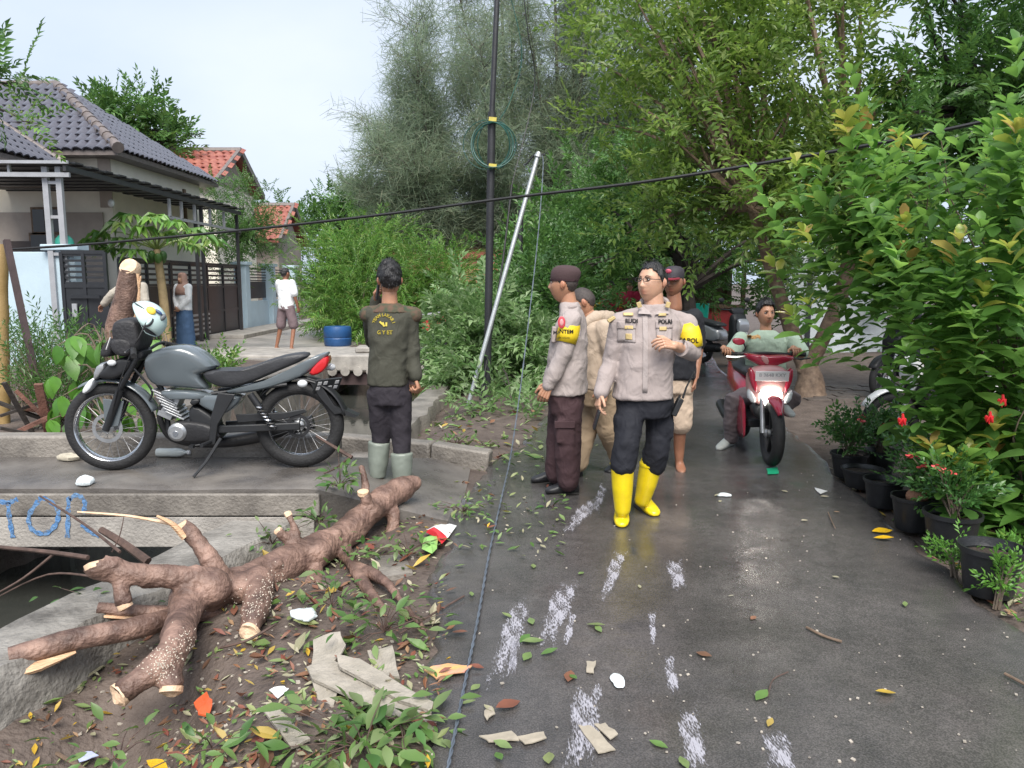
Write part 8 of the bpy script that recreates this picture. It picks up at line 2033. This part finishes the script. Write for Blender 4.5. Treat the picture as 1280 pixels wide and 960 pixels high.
# --- smaller figures further off
def small_person(lab, u, vh, vf, zf, phi, shirt, trous, skin, pose=None, hairkind='short', shorts=False, hijab=None, long=True, H=1.62, legs=((-.0, .0), (0, 0)), hm=None, tufts=0, headyaw=None, skirt=False, Y=None, lower=True):
    b = G(u, vf, zf) if Y is None else Vector((P(u, vf, Y).x, Y, zf)); p = Person(lab, b, skin, vox=.020); f = dirv(phi); r = Vector((math.cos(phi), math.sin(phi), 0)); k = H / 1.70
    Z = lambda x, y, z: b + r * (x * k) + f * (y * k) + Vector((0, 0, z * k))
    pose = pose or {}
    hc = Z(0, .01, 1.585); p.set_head(hc, phi if headyaw is None else headyaw, 0, 0, hair=None if hijab else hairkind, sc=k * 1.02, hm=hm, tufts=tufts); p.limb([Z(0, 0, 1.50), Z(0, 0, 1.40)], [.05 * k, .055 * k])
    shs = [Z(-.18, 0, 1.39), Z(.18, 0, 1.39)]; els = [Z(*pose.get('eR', (-.23, .02, 1.12))), Z(*pose.get('eL', (.23, .02, 1.12)))]; wrs = [Z(*pose.get('wR', (-.22, .10, .90))), Z(*pose.get('wL', (.22, .10, .90)))]
    ring_loft(p.body, [(Z(0, 0, .88), .14 * k, .10 * k), (Z(0, 0, 1.38), .13 * k, .08 * k)], phi)
    hps = [Z(-.09, 0, .9), Z(.09, 0, .9)]; kns = [Z(*pose.get('kR', (-.10, .03, .49))), Z(*pose.get('kL', (.10, .03, .49)))]; ans = [Z(*pose.get('aR', (-.10, -.02, .08))), Z(*pose.get('aL', (.10, -.02, .08)))]
    for i in (0, 1):
        p.limb([shs[i], els[i], wrs[i]], [.045, .040, .030]); p.limb([hps[i], kns[i], ans[i]], [.065, .050, .036]); foot(p.body, Vector((ans[i].x, ans[i].y, b.z)) - f * .05, Vector((ans[i].x, ans[i].y, b.z)) + f * .17, .04, .06)
        d = (wrs[i] - els[i]).normalized(); p.hand(wrs[i], wrs[i] + d * .1, r * (1 if i == 0 else -1), f, .4, .95)
    sh = MB(); ring_loft(sh, [(Z(0, 0, .86), .175, .13), (Z(0, 0, 1.05), .17, .13), (Z(0, 0, 1.28), .185, .125), (Z(0, 0, 1.40), .18, .095), (Z(0, 0, 1.46), .08, .065)], phi)
    for i in (0, 1): sh.rtube([shs[i], els[i], wrs[i]] if long else [shs[i], mid(shs[i], els[i], .75)], [.076, .066, .054] if long else [.078, .078], 14)
    p.garment('shirt', sh, shirt, .016, 3, .007, seed=u * .1)
    tr = MB()
    if skirt: ring_loft(tr, [(Z(0, 0, .04), .20, .17), (Z(0, 0, .5), .185, .16), (Z(0, 0, .9), .165, .13)], phi)
    else:
        ring_loft(tr, [(Z(0, 0, .84), .165, .125), (Z(0, 0, .95), .165, .125)], phi)
        for i in (0, 1): tr.rtube([hps[i], mid(hps[i], kns[i], .9)] if shorts else [hps[i], kns[i], ans[i]], [.10, .10] if shorts else [.10, .085, .07], 14)
    p.garment('skirt' if skirt else ('shorts' if shorts else 'trousers'), tr, trous, .016, 3, .008, seed=u * .2)
    if hijab:
        hj = MB(); hj.loft([(0, .02, -.36, .21, .17), (0, .02, -.22, .19, .15), (0, .02, -.12, .11, .115), (0, .012, -.05, .092, .104), (0, .008, .05, .092, .108), (0, .008, .11, .07, .085), (0, .008, .135, .02, .03)], 28)
        hj.v = [q for q in hj.v]; cut = MB(); V = np.array(hj.v); keep = []
        for fc in hj.f:
            c = V[list(fc)].mean(0)
            if len(fc) == 4 and c[1] < -.045 and abs(c[0]) < .055 and -.09 < c[2] < .075: continue
            if len(fc) > 4 and c[2] < 0: continue
            keep.append(fc)
        hj.f = keep; hj.m = [0] * len(keep); hj.xform(p.hM); o = p.part('headscarf', hj, hijab); o.modifiers.new('t', 'SOLIDIFY').thickness = .008
    p.finish(); return p
m_whitetee = fabric('white_tee', (.70, .72, .74)); m_mauvesh = fabric('mauve_shorts', (.17, .125, .135)); m_denim = fabric('denim_skirt', (.065, .12, .22)); m_scarf = fabric('dusty_pink_scarf', (.36, .225, .18)); m_beigesh = fabric('beige_shirt', (.42, .38, .32)); m_redsh = fabric('red_blouse', (.42, .03, .07))
small_person('person in white tee and mauve shorts walking away beside the shrubs', 360, 340, 438, .16, PI - .5, m_whitetee, m_mauvesh, m_skin2, dict(kR=(-.14, .05, .49), kL=(.16, -.02, .49), aR=(-.16, -.06, .08), aL=(.26, -.06, .08), eL=(.24, .10, 1.15), wL=(.18, .28, 1.10)), shorts=True, long=False, H=1.66)
small_person('person in dusty pink headscarf, white top and denim skirt before the gate', 233, 343, 434, .16, -.45, m_whitetee, m_denim, m_skin3, dict(eR=(-.2, .04, 1.12), wR=(-.05, .16, .95), eL=(.2, .04, 1.12), wL=(.06, .16, .93)), hijab=m_scarf, skirt=True, H=1.56, Y=16.2)
small_person('person in beige shirt reaching sideways behind the tall stump', 172, 350, 430, .16, -.3, m_beigesh, m_dkp, m_skin2, dict(eR=(-.36, .10, 1.28), wR=(-.52, .14, 1.10), eL=(.26, .05, 1.12), wL=(.24, .12, .98)), H=1.60, Y=12.3)
small_person('person in red blouse standing far down the lane, dark hair tied', 762, 362, 430, 0, -.9, m_redsh, m_dkp, m_skin3, H=1.55, Y=17.0, hairkind='long')
small_person('second person in red blouse far down the lane, head just left of the glasses', 786, 362, 430, 0, -.5, m_redsh, m_dkp, m_skin3, H=1.55, Y=17.6, hairkind='long')
# ------------------------------------------------------------------ rubbish and small things
m_sheet = M('fibre_cement', (.22, .20, .165), .85, col2=(.36, .325, .275), scale=12, bump=.5, bscale=50, detail=7)
def slab_piece(name, pix, lab, cat, mat, th=.010, z=None, corr=0.0, tilt=(0, 0), lift=.012, label_only=False):
    """a flat broken piece with thickness lying on the ground, outline as seen in the picture"""
    vs = [G(u, v, .0) for u, v in pix]; c = sum(vs, Vector()) / len(vs); gz = .016 if road_l(c.y) < c.x < road_r(c.y) else ground_z(c.x, c.y); gz = z if z is not None else gz
    vs = [G(u, v, gz + lift) for u, v in pix]; c = sum(vs, Vector()) / len(vs); ring = []; n = len(vs)
    for i in range(n):
        for k in range(3): ring.append(vs[i].lerp(vs[(i + 1) % n], k / 3) + Vector((random.uniform(-.004, .004), random.uniform(-.004, .004), 0)))
    N = len(ring); top = []; rings = (1.0, .62, .25)
    for s_ in rings:
        for p in ring:
            q = c.lerp(p, s_); dz = corr * math.sin((q.x * .5 + q.y) * 42) + tilt[0] * (q.x - c.x) + tilt[1] * (q.y - c.y) + random.uniform(-.002, .002); top.append(q + Vector((0, 0, dz + th)))
    bot = [p - Vector((0, 0, th)) for p in top[:N]]
    F = [(r * N + i, r * N + (i + 1) % N, (r + 1) * N + (i + 1) % N, (r + 1) * N + i) for r in range(2) for i in range(N)] + [tuple(range(2 * N, 3 * N))] + [(3 * N + i, 3 * N + (i + 1) % N, (i + 1) % N, i) for i in range(N)] + [tuple(range(4 * N - 1, 3 * N - 1, -1))]
    o = MB().add([p - c for p in top + bot], F).build(name, mat, None, smooth=True, angle=30); o.location = c; return tag(o, lab, cat)
slab_piece('roof_sheet_piece', [(383, 838), (405, 828), (468, 850), (545, 900), (543, 912), (470, 885), (390, 852)], 'long broken pale fibre-cement sheet lying nearest the asphalt edge', 'roof sheet', m_sheet, .012, None, .004, (.05, .1), .03)
slab_piece('roof_sheet_piece', [(422, 826), (450, 832), (543, 878), (540, 888), (500, 876), (425, 838)], 'second broken fibre-cement strip overlapping the long piece', 'roof sheet', m_sheet, .012, None, .004, (.03, .12), .055)
slab_piece('roof_sheet_piece', [(392, 805), (425, 803), (432, 815), (410, 832), (388, 835)], 'upright curled scrap of fibre-cement behind the long piece', 'roof sheet', m_sheet, .010, None, .006, (.2, .3), .03)
slab_piece('roof_sheet_piece', [(460, 818), (490, 815), (500, 850), (470, 842)], 'small torn fibre-cement scrap between sheet and sprig', 'roof sheet', m_sheet, .010, None, .006, (.3, .2), .02)
slab_piece('roof_sheet_piece', [(326, 888), (345, 885), (388, 925), (365, 935)], 'flat pale green-grey plank scrap on the soil below the felled trunk', 'plank scrap', m_sheet, .010, None, 0, (0, .05), .008)
slab_piece('roof_sheet_piece', [(390, 858), (424, 868), (415, 885), (398, 878)], 'folded scrap tucked beneath the long fibre-cement piece', 'roof sheet', m_sheet, .01, None, .005, (.1, .3), .005)
slab_piece('flat_stone', [(468, 702), (505, 698), (516, 722), (478, 728)], 'flat grey stone by the asphalt edge beside the trunk', 'stone', m_concd, .03, None, 0, (0, 0), .0)
m_card = M('wet_cardboard', (.32, .28, .22), .8, var=.15, scale=14)
for pix, lab in (([(600, 920), (640, 916), (648, 926), (612, 928)], 'pale torn board strip on the asphalt left of the lowest paint streak'), ([(645, 922), (680, 916), (684, 924), (655, 930)], 'second pale torn board strip at the bottom of the lane'), ([(724, 908), (740, 910), (770, 936), (748, 942)], 'pale torn board on top of the lowest white streak'), ([(742, 906), (756, 906), (774, 918), (762, 924)], 'small pale torn board touching the larger one'), ([(604, 890), (614, 884), (618, 892), (610, 900)], 'tiny pale chip on the asphalt near the cable'), ([(733, 828), (744, 828), (742, 842), (734, 840)], 'little pale scrap between the paint streaks')):
    slab_piece('torn_board', pix, lab, 'board', m_card, .004, None, 0, (.02, .05), .002)
m_plas = M('white_plastic_film', (.66, .72, .74), .25, var=.06, scale=9, bump=.3, bscale=30)
slab_piece('paper_scrap', [(337, 862), (352, 858), (362, 862), (348, 872)], 'small white paper scrap on the bank soil', 'paper', m_platew, .003, None, 0, (.05, .1), .01)
slab_piece('paper_scrap', [(92, 944), (110, 940), (122, 946), (100, 952)], 'bluish paper scrap at the bottom left of the bank', 'paper', M('blue_print_paper', (.40, .44, .62), .5), .003, None, 0, (.05, .1), .01)
slab_piece('paper_scrap', [(530, 838), (560, 830), (590, 834), (580, 842), (545, 846)], 'yellow and pink food wrapper at the asphalt edge', 'wrapper', M('yellow_wrapper', (.60, .42, .10), .4, col2=(.62, .28, .22), scale=20), .004, None, .004, (.05, .1), .006)
slab_piece('paper_scrap', [(236, 812), (248, 802), (262, 808), (256, 826), (240, 824)], 'yellow and green wrapper behind the sawn stub', 'wrapper', M('yellow_green_wrapper', (.55, .42, .04), .35, col2=(.05, .22, .10), scale=16), .005, None, .006, (.1, .3), .02)
slab_piece('cloth_scrap', [(243, 880), (258, 872), (266, 880), (262, 892), (248, 890)], 'orange-red plastic scrap on the leaf litter', 'plastic', M('orange_plastic', (.50, .09, .03), .4), .008, None, .006, (.1, .2), .015)
# crisp packet
cp_ = tag(empty('snack_packet', G(545, 672, .02)), 'torn white, red and green snack packet lying on the asphalt', 'packet')
def quadpiece(pix, name, mat, lift, par, th=.006):
    vs = [G(u, v, .018 + lift) for u, v in pix]; c = sum(vs, Vector()) / len(vs); n = len(vs); org = Vector(par.location); ring = [p for i in range(n) for p in (vs[i], vs[i].lerp(vs[(i + 1) % n], .5))]; N = len(ring)
    V = [p - org for p in ring] + [c.lerp(p, .5) + Vector((0, 0, th + random.uniform(0, .012))) - org for p in ring]; F = [(i, (i + 1) % N, N + (i + 1) % N, N + i) for i in range(N)] + [tuple(range(N, 2 * N))] + [tuple(range(N - 1, -1, -1))]
    MB().add(V, F).build(name, mat, par)
quadpiece([(534, 662), (550, 656), (571, 657), (560, 672), (548, 672)], 'white_panel', m_platew, .006, cp_, .02); quadpiece([(530, 664), (540, 660), (560, 672), (552, 680), (545, 672)], 'red_panel', M('red_foil', (.55, .03, .04), .35), .004, cp_, .02); quadpiece([(530, 672), (548, 670), (546, 686), (540, 692), (527, 686)], 'green_panel', M('green_foil', (.30, .55, .16), .35, var=.2), .003, cp_, .02)
# things on the bridge
bt = tag(empty('plastic_bottle', G(215, 571, .255)), 'clear plastic bottle lying under the motorcycle engine', 'bottle'); bo = Vector(bt.location)
mb = MB(); mb.lathe([(.001, -.11), (.030, -.11), (.034, -.09), (.032, -.02), (.034, .04), (.030, .07), (.014, .10), (.013, .12), (.001, .12)], 18, bo + Vector((0, 0, .034)), 'x'); mb.build('bottle_body', M('clear_pet', (.52, .56, .55), .12, var=.1, bump=.2, bscale=20), bt, origin=bo)
mb = MB(); mb.lathe([(.001, .118), (.016, .118), (.016, .138), (.001, .138)], 14, bo + Vector((0, 0, .034)), 'x'); mb.build('cap', m_platew, bt, origin=bo)
def crumple(u, v, z, r, lab, mat, name='plastic_bag', cat='bag'):
    c = G(u, v, z); mb = MB(); mb.ell(c + Vector((0, 0, r[2] * .7)), r, None, 18, 12); V = np.array(mb.v); o = np.array(c + Vector((0, 0, r[2] * .7))); d = V - o; n_ = noise3(V * 38 + 3.3) * .7 + noise3(V * 90) * .3; V = o + d * (.62 + .75 * n_)[:, None]; V[:, 2] = np.maximum(V[:, 2], z + .002); mb.v = [tuple(p) for p in V]; ob = mb.build(name, mat, None, smooth=True, angle=25, origin=c); return tag(ob, lab, cat)
crumple(772, 852, .014, (.026, .060, .005), 'crumpled white plastic film on the lane in front of the yellow boots', m_plas, 'plastic_film', 'plastic')
crumple(380, 772, ground_z(*G(380, 772).xy) + .02, (.06, .05, .022), 'clear crumpled plastic under the felled trunk', m_plas, 'plastic_film', 'plastic')
crumple(107, 606, .25, (.055, .04, .035), 'small white plastic bag at the front edge of the slab bridge', m_plas)
crumple(88, 575, .25, (.09, .05, .03), 'dirty cream cloth lump left of the front wheel', M('dirty_cloth', (.42, .38, .30), .9, var=.25, scale=14), 'cloth', 'cloth')
crumple(905, 560 + 60, .012, (.05, .03, .012), 'grey plastic shred on the lane below the rider', m_plas, 'plastic_shred', 'plastic')
slab_piece('green_scrap', [(958, 586), (972, 584), (974, 592), (960, 593)], 'bright green plastic scrap beneath the front wheel of the scooter', 'plastic', M('green_scrap_plastic', (.02, .40, .20), .4), .004, None, 0, (0, 0), .002)
slab_piece('white_chip', [(1018, 610), (1034, 614), (1026, 618)], 'white chip on the lane near the pots', 'chip', m_platew, .004, None, 0, (0, 0), .002)
# sticks on the lane
for pts, r, lab in (([(1008, 784), (1030, 795), (1052, 802)], .006, 'pale stick lying alone on the open lane'), ([(960, 870), (966, 850), (985, 840)], .003, 'thin dark twig on the lane below the scooter reflection'), ([(1256, 842), (1290, 860)], .006, 'pale stick at the right edge of the lane'), ([(500, 792), (540, 768), (580, 745)], .005, 'dark twig crossing the asphalt edge'), ([(275, 810), (310, 800), (345, 780)], .006, 'dark twig on the soil beside the sawn stub'), ([(0, 905), (50, 930), (110, 965)], .008, 'long grey twig crossing the bottom left corner'), ([(1035, 640), (1040, 652), (1044, 660)], .003, 'pale green straw near the yellow leaves')):
    mb = MB(); q = catmull([G(u, v, .022 if u > 480 else ground_z(*G(u, v).xy) + .05) for u, v in pts], 4); mb.tube(q, r, 6); tag(mb.build('stick', m_twig if 'dark' in lab else m_wood_w, None), lab, 'stick')
# heap of scrap timber by the left edge
st_ = [((0, 520), (60, 500), 7.0), ((10, 545), (75, 515), 6.8), ((-10, 500), (70, 530), 7.1), ((20, 488), (80, 545), 7.0), ((0, 535), (50, 545), 6.6), ((30, 510), (88, 520), 7.2), ((5, 478), (40, 540), 6.9), ((48, 480), (62, 545), 6.9)]
pile = tag(empty('scrap_timber_pile', (-4.6, 6.9, .13)), 'pile of broken brown sticks and timber behind the bridge kerb at the left', 'timber pile')
m_rt = M('reddish_timber', (.16, .075, .055), .8, var=.4, scale=9, bump=.4)
for i, (a, b, Y) in enumerate(st_):
    A_, B_ = P(a[0], a[1], Y), P(b[0], b[1], Y + .2); mb = MB(); mb.bar(A_, B_, .05 + .02 * (i % 3), .025 + .01 * (i % 2)); mb.build('stick', m_rt if i % 2 else m_trunkd, pile, origin=pile.location)
# blue drum and covered red cart beyond the footbridge
dr_ = tag(empty('blue_drum', P(422, 416, 16.8).xy.to_3d()), 'blue plastic drum standing before the feathery shrubs', 'drum'); do = Vector(dr_.location); mb = MB(); mb.lathe([(.001, .0), (.27, .0), (.29, .03), (.30, .16), (.285, .18), (.30, .2), (.30, .36), (.28, .42), (.001, .42)], 24, do + Vector((0, 0, .16))); mb.build('drum_body', M('blue_plastic', (.02, .08, .22), .4, var=.15), dr_, origin=do)
rc = tag(empty('covered_cart', P(540, 420, 15.5).xy.to_3d()), 'red cart with grey cover half hidden behind the cut branches', 'cart'); ro_ = Vector(rc.location); c = P(545, 404, 15.5); mb = MB(); mb.box(c, (.5, .4, .34), (0, .1, 0)); mb.build('box', M('red_paint', (.42, .03, .03), .45), rc, origin=ro_, bevel=.04); c2 = P(536, 394, 15.5); mb = MB(); mb.box(c2, (.62, .5, .08), (0, -.12, 0)); mb.build('cover', M('grey_tarp', (.20, .20, .21), .7), rc, origin=ro_, bevel=.03); mb = MB(); mb.box(Vector((c.x, 15.5, c.z / 2)), (.4, .3, max(.1, c.z))); mb.build('stand', m_blackp, rc, origin=ro_)
# red water tub and yellow box by the people in red
yb = P(776, 380, 17.3); o = MB(); o.box((yb.x, 17.9, .55), (1.1, .6, 1.1)); tag(o.build('yellow_cabinet', M('yellow_paint', (.62, .40, .03), .5), None, bevel=.03), 'yellow cabinet behind the people in red blouses', 'cabinet')
tb = P(876, 392, 19); o = MB(); o.lathe([(.001, 0), (.17, 0), (.20, .55), (.001, .55)], 20, (tb.x, 19, tb.z - .3)); tag(o.build('teal_bucket', M('teal_plastic', (.01, .35, .27), .4), None), 'teal bucket hanging by the stall behind the black tee', 'bucket')
